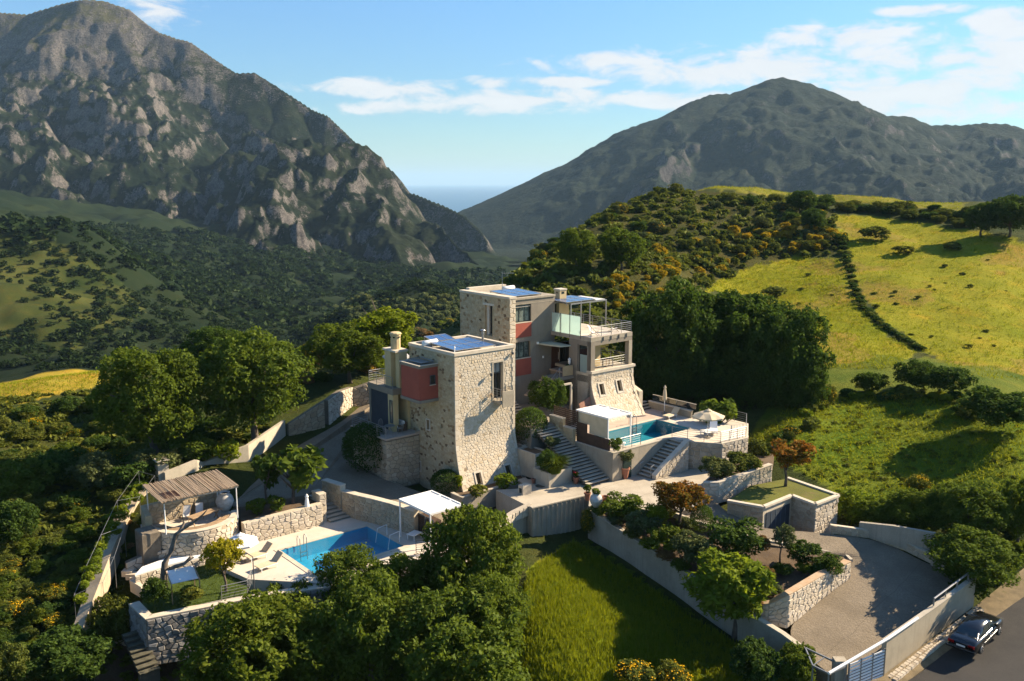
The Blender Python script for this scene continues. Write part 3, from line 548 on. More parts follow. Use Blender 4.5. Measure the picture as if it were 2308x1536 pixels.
# ------------------------------------------------------------------ masonry: every stone is its own shape, in rough courses
def clip_poly(poly, nx, ny, c):             # keep n.p <= c
    out = []; n = len(poly)
    for i in range(n):
        p, q = poly[i], poly[(i + 1) % n]; dp = nx * p[0] + ny * p[1] - c; dq = nx * q[0] + ny * q[1] - c
        if dp <= 0: out.append(p)
        if (dp < 0) != (dq < 0) and abs(dp - dq) > 1e-12:
            t = dp / (dp - dq); out.append((p[0] + t * (q[0] - p[0]), p[1] + t * (q[1] - p[1])))
    return out
def stone_cells(s0, s1, t0, t1, size, rng, excl=(), asp=1.45, jit=0.26, inside=None):
    rows = max(1, round((t1 - t0) / size)); rh = (t1 - t0) / rows; pts = []
    for r in range(rows):
        s = s0 + rng.uniform(0, size * asp)
        while s < s1:
            pts.append((s + rng.uniform(-.1, .1) * size, t0 + (r + .5 + rng.uniform(-jit, jit)) * rh)); s += size * asp * rng.choice([.6, .8, 1, 1, 1.2, 1.5])
    sc = [(p[0] / asp, p[1]) for p in pts]; cell = size * 1.3; grid = {}
    for i, p in enumerate(sc): grid.setdefault((int(p[0] // cell), int(p[1] // cell)), []).append(i)
    gap = size * 0.042; out = []
    for i, p in enumerate(sc):
        if any(e[0] < pts[i][0] < e[1] and e[2] < pts[i][1] < e[3] for e in excl): continue
        if inside and not inside(*pts[i]): continue
        poly = [(max(s0 / asp, p[0] - 2 * size), max(t0, p[1] - 2 * size)), (min(s1 / asp, p[0] + 2 * size), max(t0, p[1] - 2 * size)),
                (min(s1 / asp, p[0] + 2 * size), min(t1, p[1] + 2 * size)), (max(s0 / asp, p[0] - 2 * size), min(t1, p[1] + 2 * size))]
        gx_, gy_ = int(p[0] // cell), int(p[1] // cell)
        for a in range(gx_ - 2, gx_ + 3):
            for b in range(gy_ - 2, gy_ + 3):
                for j in grid.get((a, b), ()):
                    if j == i: continue
                    dx, dy = sc[j][0] - p[0], sc[j][1] - p[1]; L = math.hypot(dx, dy)
                    if L < 1e-6 or L > 3 * size: continue
                    nx, ny = dx / L, dy / L; poly = clip_poly(poly, nx, ny, nx * p[0] + ny * p[1] + L / 2 - gap)
                    if len(poly) < 3: break
        poly = [(x * asp, y) for x, y in poly]
        for e in excl:                       # trim against openings
            cx = sum(q[0] for q in poly) / max(1, len(poly)); cy = sum(q[1] for q in poly) / max(1, len(poly))
            if len(poly) < 3 or max(q[0] for q in poly) < e[0] or min(q[0] for q in poly) > e[1] or max(q[1] for q in poly) < e[2] or min(q[1] for q in poly) > e[3]: continue
            dl, dr, db, du = e[0] - cx, cx - e[1], e[2] - cy, cy - e[3]; mx = max(dl, dr, db, du)
            if mx == dl: poly = clip_poly(poly, 1, 0, e[0])
            elif mx == dr: poly = clip_poly(poly, -1, 0, -e[1])
            elif mx == db: poly = clip_poly(poly, 0, 1, e[2])
            else: poly = clip_poly(poly, 0, -1, -e[3])
        if len(poly) >= 3:
            A = abs(sum(poly[k][0] * poly[(k + 1) % len(poly)][1] - poly[(k + 1) % len(poly)][0] * poly[k][1] for k in range(len(poly)))) / 2
            if A > size * size * 0.06: out.append((A, poly))
    return out
def stone_geo(mb, mp, poly, d, rng, t):
    n = len(poly); cx = sum(p[0] for p in poly) / n; cy = sum(p[1] for p in poly) / n; k = rng.uniform(.70, .86)
    ta, tb = rng.uniform(-.25, .25), rng.uniform(-.25, .25); sz = max(abs(p[0] - cx) for p in poly) + 1e-6
    lo = [mp(x, y, -0.02) for x, y in poly]; mid = [mp(cx + (x - cx) * .96, cy + (y - cy) * .96, d * .55) for x, y in poly]
    hi = [mp(cx + (x - cx) * k, cy + (y - cy) * k, d * (1 + ta * (x - cx) / sz + tb * (y - cy) / sz)) for x, y in poly]
    f = [tuple(range(2 * n, 3 * n))]
    for i in range(n):
        j = (i + 1) % n; f += [(i, j, j + n, i + n), (i + n, j + n, j + 2 * n, i + 2 * n)]
    mb.add(lo + mid + hi, f, t)
def stones(parent, mp, s0, s1, t0, t1, size, mat, seed, excl=(), depth=0.045, single=0, asp=1.45, dark=0.05, inside=None, jit=0.36):
    """single = how many of the largest stones become objects of their own; the others are joined into one part"""
    rng = random.Random(seed); cells = sorted(stone_cells(s0, s1, t0, t1, size, rng, excl, asp, jit, inside), key=lambda c: -c[0]); rest = MB()
    for i, (A, poly) in enumerate(cells):
        t = rng.uniform(0, 0.9) if rng.random() > dark else rng.uniform(0.92, 1); d = depth * rng.uniform(.6, 1.3)
        if t > 0.955: d *= 0.15
        if i < single:
            mb = MB(); stone_geo(mb, mp, poly, d, rng, t); mb.build('stone', mat, parent)
        else: stone_geo(rest, mp, poly, d, rng, t)
    if rest.v: rest.build('small_stones' if single else 'stone_facing', mat, parent, kind='stuff')
def plane(p0, su, up=(0, 0, 1), out=None):   # face map: p0 + s*su + t*up + d*out
    p0 = Vector(p0); su = Vector(su).normalized(); up = Vector(up); o = Vector(out) if out else su.cross(up).normalized()
    return lambda s, t, d=0.0: tuple(p0 + su * s + up * t + o * d)
def faceV(v): return lambda s, t, d=0.0: (s, v - d, t)       # house face looking towards -v; s = u
def faceU(u): return lambda s, t, d=0.0: (u - d, s, t)       # house face looking towards -u; s = v
def faceUp(u): return lambda s, t, d=0.0: (u + d, s, t)      # house face looking towards +u
def skin(mb, mp, s0, s1, t0, t1, openings=(), depth=0.25, ds=None, dt=None):
    def cuts(a, b, ed, st):
        c = {a, b} | {x for x in ed if a < x < b}
        if st:
            n = max(1, int((b - a) / st)); c |= {a + (b - a) * i / n for i in range(n + 1)}
        c = sorted(c); r = [c[0]]
        for x in c[1:]:
            if x - r[-1] > 1e-3: r.append(x)
            elif x in ed: r[-1] = x
        return r
    S = cuts(s0, s1, [x for o in openings for x in o[:2]], ds); T = cuts(t0, t1, [x for o in openings for x in o[2:4]], dt)
    for a, b in zip(S[:-1], S[1:]):
        for c, d in zip(T[:-1], T[1:]):
            ms, m_t = (a + b) / 2, (c + d) / 2
            if any(o[0] < ms < o[1] and o[2] < m_t < o[3] for o in openings): continue
            mb.add([mp(a, c), mp(b, c), mp(b, d), mp(a, d)], [(0, 1, 2, 3)])
    for o in openings:
        a, b, c, d = o[:4]; e = [(a, c), (b, c), (b, d), (a, d)]
        for i in range(4):
            p, q = e[i], e[(i + 1) % 4]; mb.add([mp(*p, 0), mp(*q, 0), mp(*q, -depth), mp(*p, -depth)], [(0, 1, 2, 3)])
def window(parent, mp, rect, depth=0.25, fw=0.06, nx=1, nz=1, frame=None, pane=None, sill=None, surround=None, sw=0.16, name='window', label=None, rows=None):
    a, b, c, d = rect; mb = MB(); d0, d1 = -depth, -depth + 0.07; frame = frame or DARKMETAL
    mb.mbox(mp, a, a + fw, c, d, d0, d1); mb.mbox(mp, b - fw, b, c, d, d0, d1); mb.mbox(mp, a + fw, b - fw, c, c + fw, d0, d1); mb.mbox(mp, a + fw, b - fw, d - fw, d, d0, d1)
    for i in range(1, nx):
        s = a + (b - a) * i / nx; mb.mbox(mp, s - fw * .4, s + fw * .4, c + fw, d - fw, d0, d1 - .01)
    for t in (rows or [c + (d - c) * i / nz for i in range(1, nz)]): mb.mbox(mp, a + fw, b - fw, t - fw * .4, t + fw * .4, d0, d1 - .015)
    f = mb.build(name, frame, parent, label=label)
    g = MB(); g.add([mp(a + .01, c + .01, d0 + .02), mp(b - .01, c + .01, d0 + .02), mp(b - .01, d - .01, d0 + .02), mp(a + .01, d - .01, d0 + .02)], [(0, 1, 2, 3)]); g.build('pane', pane or GLASS_DK, f)
    if sill: s = MB(); s.mbox(mp, a - .06, b + .06, c - .07, c - .002, -depth + .08, .05); s.build('sill', sill, f)
    if surround:
        s = MB(); k = sw; s.mbox(mp, a - k, a, c - k, d + k, -.03, .055); s.mbox(mp, b, b + k, c - k, d + k, -.03, .055); s.mbox(mp, a, b, d, d + k, -.03, .056); s.mbox(mp, a, b, c - k, c, -.03, .056); s.build('surround', surround, f)
    return f
def railing(parent, pts, h=0.95, nr=4, step=1.2, mat=None, r=0.022, base=0.0, name='railing', toprail=0.028):
    """posts and rails along a polyline; each post and each rail a sub-part of the railing when railing is a part, a part when it is a thing"""
    mat = mat or METAL; pts = [Vector(p) for p in pts]; posts = [pts[0]]
    for a, b in zip(pts[:-1], pts[1:]):
        n = max(1, round((b - a).length / step)); posts += [a.lerp(b, i / n) for i in range(1, n + 1)]
    top = MB(); top.tube([p + Vector((0, 0, h)) for p in pts], toprail, 6)
    rl = top.build(name, mat, parent)
    for p in posts: MB().tube([p + Vector((0, 0, -base)), p + Vector((0, 0, h))], r * 1.15, 6).build('post', mat, rl)
    for i in range(1, nr + 1): MB().tube([p + Vector((0, 0, h * i / (nr + 1) + .02)) for p in pts], r * .6, 5).build('rail', mat, rl)
    return rl

# ------------------------------------------------------------------ FRONT HOUSE (house coordinates: u right-back, v left-back, z up; z = 0 near the foot of the tower)
TW = 6.3
front = ht('stone_tower_house', 'cream stone tower house with flared foot and red bay on its left side', 'house', (0, 0, -1.3))
def flare(z): return 0.0 if z > 3.6 else 1.15 * ((3.6 - z) / 4.6) ** 1.6
def tf(s, t, d=0.0): return (s + .36 * flare(t) * s / TW, -flare(t) - d, t)              # lit front face
tl = faceU(0.0); tr = lambda s, t, d=0.0: (TW + .36 * flare(t) + d, s, t)
W_LOW = [(1.50, 2.02, -0.35, 0.62), (4.55, 5.12, -0.35, 0.62)]; DOOR = (3.98, 5.0, 6.42, 9.5)
mb = MB(); skin(mb, tf, 0, TW, -1.6, 10.55, W_LOW + [DOOR], 0.34, None, 0.35); skin(mb, tr, 0, TW, -1.6, 10.55, (), .2, None, .5)
zf = (-1.6, -.6, .4, 1.4, 2.4, 3.6); mb.add([(TW + .36 * flare(z), -flare(z), z) for z in zf] + [(TW + .36 * flare(z), 0, z) for z in zf], [(i, i + 1, i + 7, i + 6) for i in range(5)])
mb.build('front_wall', MORTAR, front)
mb = MB(); LW = [(3.60, 4.02, 3.72, 4.55), (5.05, 5.50, -0.25, 0.55), (1.75, 1.98, 4.25, 4.6), (4.25, 4.45, 4.95, 5.25)]
skin(mb, tl, 0, 6.5, -1.6, 10.55, LW, 0.3); mb.add([(0, -flare(z), z) for z in (-1.6, -.6, .4, 1.4, 2.4, 3.6)][::-1] + [(0, 0, -1.6), (0, 0, 3.6)], [tuple(range(8))])
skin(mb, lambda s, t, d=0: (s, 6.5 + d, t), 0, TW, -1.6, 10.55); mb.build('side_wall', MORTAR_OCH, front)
QW = 0.34
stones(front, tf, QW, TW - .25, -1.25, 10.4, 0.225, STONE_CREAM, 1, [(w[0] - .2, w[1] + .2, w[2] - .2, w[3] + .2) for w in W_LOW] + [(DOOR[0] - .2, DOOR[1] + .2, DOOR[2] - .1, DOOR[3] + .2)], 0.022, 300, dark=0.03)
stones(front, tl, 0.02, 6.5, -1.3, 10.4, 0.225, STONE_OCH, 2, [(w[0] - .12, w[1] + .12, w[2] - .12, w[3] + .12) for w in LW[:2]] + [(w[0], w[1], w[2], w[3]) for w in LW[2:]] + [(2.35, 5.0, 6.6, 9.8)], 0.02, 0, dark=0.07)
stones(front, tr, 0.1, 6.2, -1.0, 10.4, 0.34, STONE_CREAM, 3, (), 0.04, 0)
z = -1.25; k = 0                                      # dressed corner stones
rq = random.Random(5)
while z < 10.3:
    h = rq.uniform(.32, .46); h = min(h, 10.42 - z); w_ = .42 if k % 2 else .30
    for s0_, s1_ in ((-.015, w_), (TW - (.24 if k % 2 else .34), TW + .015)): q = MB(); q.mbox(tf, s0_, s1_, z + .012, z + h - .012, -.05, .058, rq.uniform(0, .7)); q.build('corner_stone', STONE_CREAM, front)
    z += h; k += 1
mb = MB(); mb.box(-.06, TW + .06, -.09, .32, 10.55, 10.80); mb.box(-.06, .30, .32, 6.2, 10.55, 10.80); mb.box(TW - .30, TW + .06, .32, 6.2, 10.55, 10.80); mb.box(-.06, TW + .06, 6.2, 6.55, 10.55, 10.80); mb.build('coping', COPING, front)
roof = MB(); roof.box(.3, TW - .3, .32, 6.2, 10.3, 10.52); roof = roof.build('roof', CONC_LT, front)
fl = MB(); fl.lathe([(.10, 0), (.10, .75), (.13, .76), (.13, .95), (.11, .96), (.11, 1.05), (.24, 1.12), (.20, 1.18), (.02, 1.24)], (5.72, 3.6, 10.5), 12); fl.build('flue', METAL, roof, smooth=False)
fl = MB(); fl.lathe([(.05, 0), (.05, .55), (.09, .56), (.03, .68)], (.35, .45, 10.6), 8); fl.build('vent_pipe', WHITE, roof)
for w_ in W_LOW: window(front, tf, w_, 0.32, 0.05, 1, 1, BROWNWOOD, M('ochre_window', (0.10, 0.075, 0.035), (0.05, 0.04, 0.02), .3), None, QUOIN, .14)
dr = window(front, tf, DOOR, 0.33, 0.07, 2, 1, DARKMETAL, GLASS_DK, None, CONC_LT, .13, 'balcony_door', rows=[8.55]); mb = MB(); mb.mbox(tf, 4.08, 4.9, 8.62, 9.4, -.30, -.29); mb.build('blind', M('grey_blind', (0.30, 0.32, 0.30)), dr)
window(front, tl, LW[0], .28, .05, 1, 1, DARKMETAL, GLASS_DK, None, QUOIN, .10); window(front, tl, LW[1], .28, .05, 1, 1, DARKMETAL, GLASS_DK, None, QUOIN, .10)
mb = MB()
for w_ in LW[2:]: mb.add([tl(w_[0], w_[2], -.28), tl(w_[1], w_[2], -.28), tl(w_[1], w_[3], -.28), tl(w_[0], w_[3], -.28)], [(0, 1, 2, 3)])
mb.build('wall_niche', GLASS_DK, front)
# balcony on the lit face
bal = MB(); bal.box(3.95, 5.35, -1.0, 0.02, 6.14, 6.34); bal = bal.build('balcony', CONC, front)
MB().box(4.12, 5.36, -1.07, -.97, 5.86, 7.2).build('balcony_panel', CONC, bal)
railing(bal, [(4.0, -.02, 6.34), (4.0, -.94, 6.34)], 1.05, 4, .5); railing(bal, [(5.32, -.02, 6.34), (5.32, -.94, 6.34)], 1.05, 4, .9)
MB().tube([(4.0, -.94, 7.39), (4.14, -1.0, 7.39)], .025, 6).build('handrail_end', METAL, bal)
lm = MB(); lm.tube([(3.55, -.03, 8.62), (3.55, -.25, 8.62)], .03, 6); lm.lathe([(.06, -.12), (.11, -.1), (.11, .1), (.05, .14)], (3.55, -.30, 8.62), 8); lm.build('wall_lamp', DARKMETAL, front)
lm = MB(); lm.tube([(3.62, -.03, 6.85), (3.62, -.2, 6.85)], .02, 6); lm.lathe([(.05, -.12), (.10, -.1), (.10, .1), (.04, .14)], (3.62, -.22, 6.85), 8); lm.build('wall_lamp', TEAK, front)
lm = MB(); lm.lathe([(.04, -.1), (.11, -.08), (.11, .08), (.03, .12)], (5.95, -.18, 10.1), 8); lm.build('wall_lamp', DARKMETAL, front)
# red bay
bay = MB(); bay.box(-1.85, 0.0, 2.30, 4.98, 6.74, 9.40); bay = bay.build('red_bay', TERRA, front, label='terracotta red box bay')
MB().box(-1.92, 0.0, 2.22, 5.06, 6.50, 6.738).build('bay_floor_slab', CONC_DK, bay)
MB().box(-1.92, 0.0, 2.22, 5.06, 9.402, 9.62).build('bay_roof', CONC_DK, bay)
mb = MB(); mb.box(-1.96, 0.0, 2.18, 2.30, 9.622, 9.68); mb.box(-1.96, -1.84, 2.30, 5.10, 9.622, 9.68); mb.box(-1.84, 0, 4.98, 5.10, 9.622, 9.68); mb.build('bay_roof_edge', COPING, bay)
mb = MB(); mb.tube([(-1.5, 2.55, 9.80), (-.2, 2.55, 9.80), (-.2, 4.6, 9.86), (-1.5, 4.6, 9.80), (-1.5, 2.55, 9.80)], .035, 6); mb.box(-1.35, -.35, 2.75, 4.4, 9.70, 9.74); mb.build('roof_hatch', METAL, bay)
fb = faceV(2.30); window(bay, fb, (-.83, -.31, 7.95, 8.72), .0, .05, 1, 1, DARKMETAL, GLASS_DK, COPING, None)
# annex behind the tower on its left: two terraces, yellow walls, chimney breast
anx = MB(); anx.box(-.3, 6.2, 6.52, 10.4, -1.2, 3.15); anx.box(-.25, 6.2, 6.52, 9.3, 3.15, 6.40); anx.build('annex_wall', CREAM, front)
MB().box(-1.75, 6.2, 6.52, 10.55, 6.42, 6.95).build('terrace_slab', CONC_DK, front)
MB().box(-1.7, -1.5, 10.2, 10.45, 3.1, 6.42).build('column', CONC_DK, front)
mb = MB(); mb.add([(-1.66, 10.15, 3.15), (-1.66, 7.4, 3.15), (-1.66, 7.4, 6.41), (-1.66, 10.15, 6.41)], [(0, 1, 2, 3)]); mb.box(-1.65, -1.60, 7.4, 10.15, 3.15, 6.41); mb.build('blue_sliding_shutter', BLUEDOOR, front)
MB().box(-1.70, -1.2, 6.52, 7.38, 3.15, 6.41).build('annex_pier', CREAM, front)
window(front, faceU(-1.70), (6.62, 7.05, 3.95, 5.95), -.01, .05, 1, 1, DARKMETAL, GLASS_CURT, None, None)
railing(front, [(-1.68, 6.6, 6.95), (-1.68, 10.45, 6.95), (2.5, 10.45, 6.95)], 1.0, 4, 1.3, base=.3)
ch = MB(); ch.box(-1.25, -.2, 7.5, 8.45, 6.95, 10.05); ch.box(-1.0, -.2, 6.56, 7.1, 6.95, 10.05); ch.box(-.8, -.2, 7.1, 7.5, 6.95, 10.0); ch = ch.build('chimney_breast', CREAM, front)
MB().box(-1.38, -.05, 6.54, 8.58, 10.052, 10.22).build('chimney_slab', COPING, ch)
cp = MB(); cp.lathe([(.42, 0), (.42, 1.0), (.44, 1.05), (.44, 1.25), (.52, 1.27), (.52, 1.36), (.40, 1.44), (.05, 1.46)], (-.72, 7.5, 10.22), 10); cp = cp.build('chimney_pot', CREAM, ch)
mb = MB()
for an in (200, 260, 320, 20, 80, 140):
    a = math.radians(an + 20); mb.bar((-.72 + .40 * math.cos(a), 7.5 + .40 * math.sin(a), 11.26), (-.72 + .46 * math.cos(a), 7.5 + .46 * math.sin(a), 11.26), .2, .13)
mb.build('smoke_slot', GLASS_DK, cp)
# lower terrace on a stone podium
pod = MB(); pod.box(-3.3, -.02, 5.2, 10.7, -1.4, 3.06); pod = pod.build('podium', MORTAR_DK, front)
stones(front, faceU(-3.3), 5.2, 10.7, -1.3, 2.9, 0.34, STONE_TAN, 11, (), .05, 0); stones(front, faceV(5.2), -3.3, -.05, -1.3, 2.9, 0.34, STONE_TAN, 12, (), .05, 0)
MB().box(-3.45, 0.0, 5.05, 10.85, 3.062, 3.2).build('terrace_floor', PAVER, front)
railing(front, [(-3.35, 5.2, 3.2), (-3.35, 10.7, 3.2), (-1.8, 10.7, 3.2)], .95, 4, 1.35)
MB().box(-.45, -.02, 5.0, 5.2, 3.2, 3.35).build('terrace_kerb', CONC, front)
# narrow stone buttress behind the right corner
bt = ht('stone_pier', 'narrow pale stone pier standing behind the right corner of the front tower', 'wall pier', (7.0, 2.2, -.5))
MB().box(6.75, 7.45, 1.7, 2.5, -.8, 6.55).build('core', MORTAR, bt); stones(bt, faceV(1.7), 6.75, 7.45, -.6, 6.5, .36, STONE_CREAM, 15, (), .04, 40, dark=.0); stones(bt, faceUp(7.45), 1.7, 2.5, -.6, 6.5, .36, STONE_CREAM, 16, (), .04, 0)
MB().box(6.72, 7.2, 1.95, 2.5, 6.552, 7.3).build('top_block', COPING, bt)
# ------------------------------------------------------------------ BACK HOUSE
back = ht('concrete_and_stone_house', 'grey concrete house with red window panels and a roof terrace above the upper pool', 'house', (16.4, 1.0, 2.3))
GV = 6.5; gf_ = faceV(GV); W1 = (11.85, 13.86, 11.30, 12.95); W2 = (11.85, 13.75, 7.88, 9.42)
mb = MB(); skin(mb, gf_, 11.8, 16.9, 3.0, 13.45, [W1, W2], .28); mb.box(11.8, 16.9, 6.80, 13.4, 3.0, 13.40)
mb.build('concrete_wall', CONC_DK, back)
mb = MB(); mb.mbox(gf_, 11.9, 16.6, 13.0, 13.05, 0, .02); mb.build('wall_groove', CONC, back)
MB().box(11.85, 16.9, 6.40, 13.5, 13.452, 13.62).build('cornice', CONC, back)
for w_, rr in ((W1, [12.45]), (W2, [8.65])): window(back, gf_, w_, .26, .07, 3, 1, M('dark_green_frame', (0.02, 0.035, 0.03), (0.03, 0.04, 0.035), .5), GLASS_CURT, COPING, None, rows=rr)
mb = MB(); mb.mbox(gf_, 11.86, 13.84, 12.72, 12.80, -.2, -.1); mb.build('blind_box', COPING, back)
mb = MB(); mb.mbox(gf_, 11.81, 13.86, 9.86, 11.22, .003, .045); mb.build('red_panel', TERRA, back); mb = MB(); mb.mbox(gf_, 11.81, 13.86, 6.2, 7.80, .003, .045); mb.build('red_panel', TERRA, back)
mb = MB(); mb.mbox(gf_, 14.55, 14.75, 9.0, 9.2, .003, .12); mb.build('wall_lamp', WHITE, back); mb = MB(); mb.mbox(gf_, 15.3, 15.45, 7.55, 7.75, .003, .08); mb.build('wall_lamp', WHITE, back)
# stone tower
BW = (8.88, 10.02, 9.85, 12.73); tlb = faceU(11.05); mb = MB(); skin(mb, tlb, 6.35, 14.0, 2.0, 13.62, [BW], .45)
mb.box(11.5, 11.78, 6.36, 14.0, 2.0, 13.60); mb.add([(11.05, 6.35, 2.0), (11.78, 6.35, 2.0), (11.78, 6.35, 13.62), (11.05, 6.35, 13.62)], [(0, 1, 2, 3)]); mb.add([(11.05, 14.0, 2.0), (11.78, 14.0, 2.0), (11.78, 14.0, 13.62), (11.05, 14.0, 13.62)], [(3, 2, 1, 0)]); mb.build('stone_tower_wall', MORTAR_OCH, back)
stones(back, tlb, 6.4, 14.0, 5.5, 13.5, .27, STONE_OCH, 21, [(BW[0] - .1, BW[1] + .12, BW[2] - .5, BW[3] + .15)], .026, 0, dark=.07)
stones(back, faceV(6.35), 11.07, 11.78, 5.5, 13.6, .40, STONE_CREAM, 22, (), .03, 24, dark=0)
MB().box(11.0, 11.85, 6.28, 14.05, 13.622, 13.82).build('tower_coping', COPING, back); MB().box(11.86, 16.6, 13.52, 14.05, 13.4, 14.0).build('rear_parapet', COPING, back)
window(back, tlb, (8.92, 9.60, 9.95, 12.70), .40, .06, 1, 1, DARKMETAL, GLASS_DK, None, None, name='tall_window'); mb = MB(); mb.mbox(tlb, 9.62, 10.0, 9.86, 12.72, -.42, -.2); mb.mbox(tlb, 8.6, 10.3, 12.74, 12.95, -.02, .05); mb.build('window_reveal', QUOIN, back)
rf_ = MB(); rf_.box(11.86, 16.85, 6.9, 13.5, 13.42, 13.5); rf_ = rf_.build('roof', CONC_LT, back)
at = MB(); at.tube([(14.0, 11.0, 13.4), (14.0, 11.0, 15.6)], .03, 6); at.tube([(14.0, 11.0, 15.5), (15.2, 10.6, 15.45)], .02, 5)
for i in range(6): p = .15 + i * .18; at.bar((14.0 + p, 11.0 - p / 3 - .18, 15.49), (14.0 + p, 11.0 - p / 3 + .18, 15.49), .02)
at.build('antenna', METAL, rf_)
# terrace block
MB().box(16.42, 22.0, 1.0, 12.0, 9.72, 10.10).build('roof_terrace_slab', CONC, back); MB().box(16.5, 21.9, 1.08, 11.9, 10.102, 10.13).build('roof_terrace_floor', DECK, back)
bl = faceU(16.42); SW = (1.36, 2.80, 6.45, 9.30); LD = (1.38, 2.76, 3.2, 5.82)
mb = MB(); skin(mb, bl, 1.0, 3.95, 2.2, 9.72, [SW, LD], .22); mb.box(16.64, 16.9, 1.5, 3.95, 2.2, 9.70); mb.box(16.42, 22.0, 1.02, 1.45, 9.30, 9.718); mb.box(16.42, 16.95, 1.0, 1.5, 6.9, 9.72); MB().box(21.55, 22.0, 1.0, 1.5, 6.9, 9.30).build('column', CONC, back); MB().box(21.55, 22.0, 6.5, 6.95, 6.9, 9.718).build('column', CONC_DK, back)
mb.build('terrace_frame', CONC_DK, back, kind=None); MB().box(16.42, 16.7, 3.953, 6.5, 2.2, 6.24).build('entrance_base', CONC_DK, back)
MB().box(16.9, 22.0, 1.5, 12.0, 6.6, 6.88).build('balcony_slab', CONC, back)
st = window(back, bl, SW, .2, .09, 1, 1, CONC_DK, GLASS_DK, None, None, name='side_window'); g = MB(); g.mbox(bl, 1.5, 2.55, 6.55, 8.35, -.15, -.12); g.build('frosted_screen', FROST, st)
mb = MB(); mb.mbox(bl, 1.42, 2.72, 3.25, 5.5, -.18, -.12); mb.build('service_door', M('grey_door', (0.26, 0.24, 0.20)), back)
# recessed entrance: set back from the side face
mb = MB(); mb.box(19.2, 19.4, 3.95, 6.5, 6.3, 9.72); mb.box(16.72, 19.2, 3.75, 3.95, 6.3, 9.7); mb.build('entrance_wall', CONC_DK, back)
MB().box(16.2, 19.2, 3.98, 6.48, 6.25, 6.40).build('entrance_floor', PAVER, back)
e = faceV(6.48); d_ = MB(); d_.mbox(e, 16.45, 17.45, 6.4, 8.75, .0, .06); d_ = d_.build('entrance_door', M('brown_door', (0.10, 0.045, 0.025), (0.08, 0.035, 0.02), .5), back); mb = MB(); mb.mbox(e, 17.3, 17.36, 7.2, 7.9, .06, .12); mb.build('handle', METAL, d_)
window(back, e, (17.5, 19.1, 6.4, 8.85), -.02, .06, 2, 1, DARKMETAL, GLASS_DK, None, None, name='entrance_glazing')
mb = MB(); mb.prism([(14.7, 6.49), (16.42, 6.49), (16.42, 3.7), (15.3, 3.9)], 8.95, 9.08); mb.build('canopy', M('pale_green_canopy', (0.42, 0.43, 0.34), (0.36, 0.37, 0.29)), back)
# loggia on the pool side: room with curtain, table
mb = MB(); mb.box(18.45, 19.3, 2.6, 5.0, 6.88, 9.72); mb.build('loggia_wall', CREAM, back); mb = MB(); mb.box(16.95, 18.45, 3.0, 3.1, 6.88, 9.72); mb.build('loggia_glazing', GLASS_DK, back)
mb = MB(); [mb.tube([(17.45 + i * .1, 2.92 + .05 * (i % 2), 6.9), (17.45 + i * .1, 2.92 + .05 * (i % 2), 9.5)], .06, 6) for i in range(7)]; mb.build('curtain', CURTAIN, back)
railing(back, [(16.95, 1.15, 6.98), (22.0, 1.15, 6.98), (22.0, 6.5, 6.98)], .95, 3, 1.3)
# roof terrace: railing, frosted screens, pergola
railing(back, [(16.5, 1.1, 10.13), (21.92, 1.1, 10.13), (21.92, 11.6, 10.13), (17.5, 11.6, 10.13)], .95, 4, 1.25, base=.4)
rs = MB(); rs.tube([(16.46, y, 10.0) for y in (2.4, 6.4)], .02, 5); rs.tube([(16.46, y, 11.95) for y in (2.4, 6.4)], .02, 5); rs = rs.build('glass_screen', METAL, back)
for a, b in ((2.42, 3.85), (3.9, 5.18), (5.23, 6.4)): MB().box(16.44, 16.47, a, b, 10.05, 11.92).build('pane', FROST, rs)
for a in (2.4, 3.87, 5.2): MB().box(16.40, 16.43, a, a + .05, 9.8, 12.0).build('mullion', DARKMETAL, rs)
for i in range(5): MB().box(21.985, 22.03, 1.2, 1.3, 9.6, 10.1).build('railing_bracket', DARKMETAL, back) if i == 0 else MB().box(16.9 + i * 1.05, 17.0 + i * 1.05, .94, .99, 9.65, 10.05).build('railing_bracket', DARKMETAL, back)
pg = MB(); pg.box(17.4, 22.3, 4.78, 4.88, 12.72, 12.86); pg.box(17.4, 22.3, 8.3, 8.4, 12.72, 12.86); pg.box(16.6, 17.5, 6.55, 8.4, 12.72, 12.86)
for x in (17.4, 19.0, 20.6, 22.2): pg.box(x, x + .08, 4.88, 8.3, 12.74, 12.84)
pg = pg.build('roof_pergola', METAL, back)
for x, y in ((17.45, 4.83), (20.0, 4.83), (22.25, 4.83), (17.45, 8.35), (19.8, 8.35), (22.25, 8.35)): MB().box(x - .05, x + .05, y - .05, y + .05, 10.13, 12.72).build('post', METAL, pg)
for i in range(12): MB().box(20.9 + i * .11, 20.96 + i * .11, 4.9, 8.3, 12.862, 12.90).build('louvre', WHITE, pg)
cw = MB(); cw.box(17.95, 19.25, 7.0, 7.9, 10.13, 12.7); cw.build('cream_wall', CREAM, back); mb = MB(); mb.box(16.9, 17.94, 7.4, 7.6, 10.13, 12.7); mb.build('stair_head', GLASS_DK, back)
ch = MB(); ch.box(18.05, 18.95, 7.05, 7.85, 12.702, 13.85); ch = ch.build('chimney', CREAM, back); MB().box(18.0, 19.0, 7.0, 7.9, 13.852, 13.98).build('chimney_cap', COPING, ch); mb = MB(); mb.box(18.3, 18.65, 7.03, 7.06, 13.5, 13.72); mb.box(18.03, 18.06, 7.3, 7.6, 13.5, 13.72); mb.build('smoke_slot', GLASS_DK, ch)
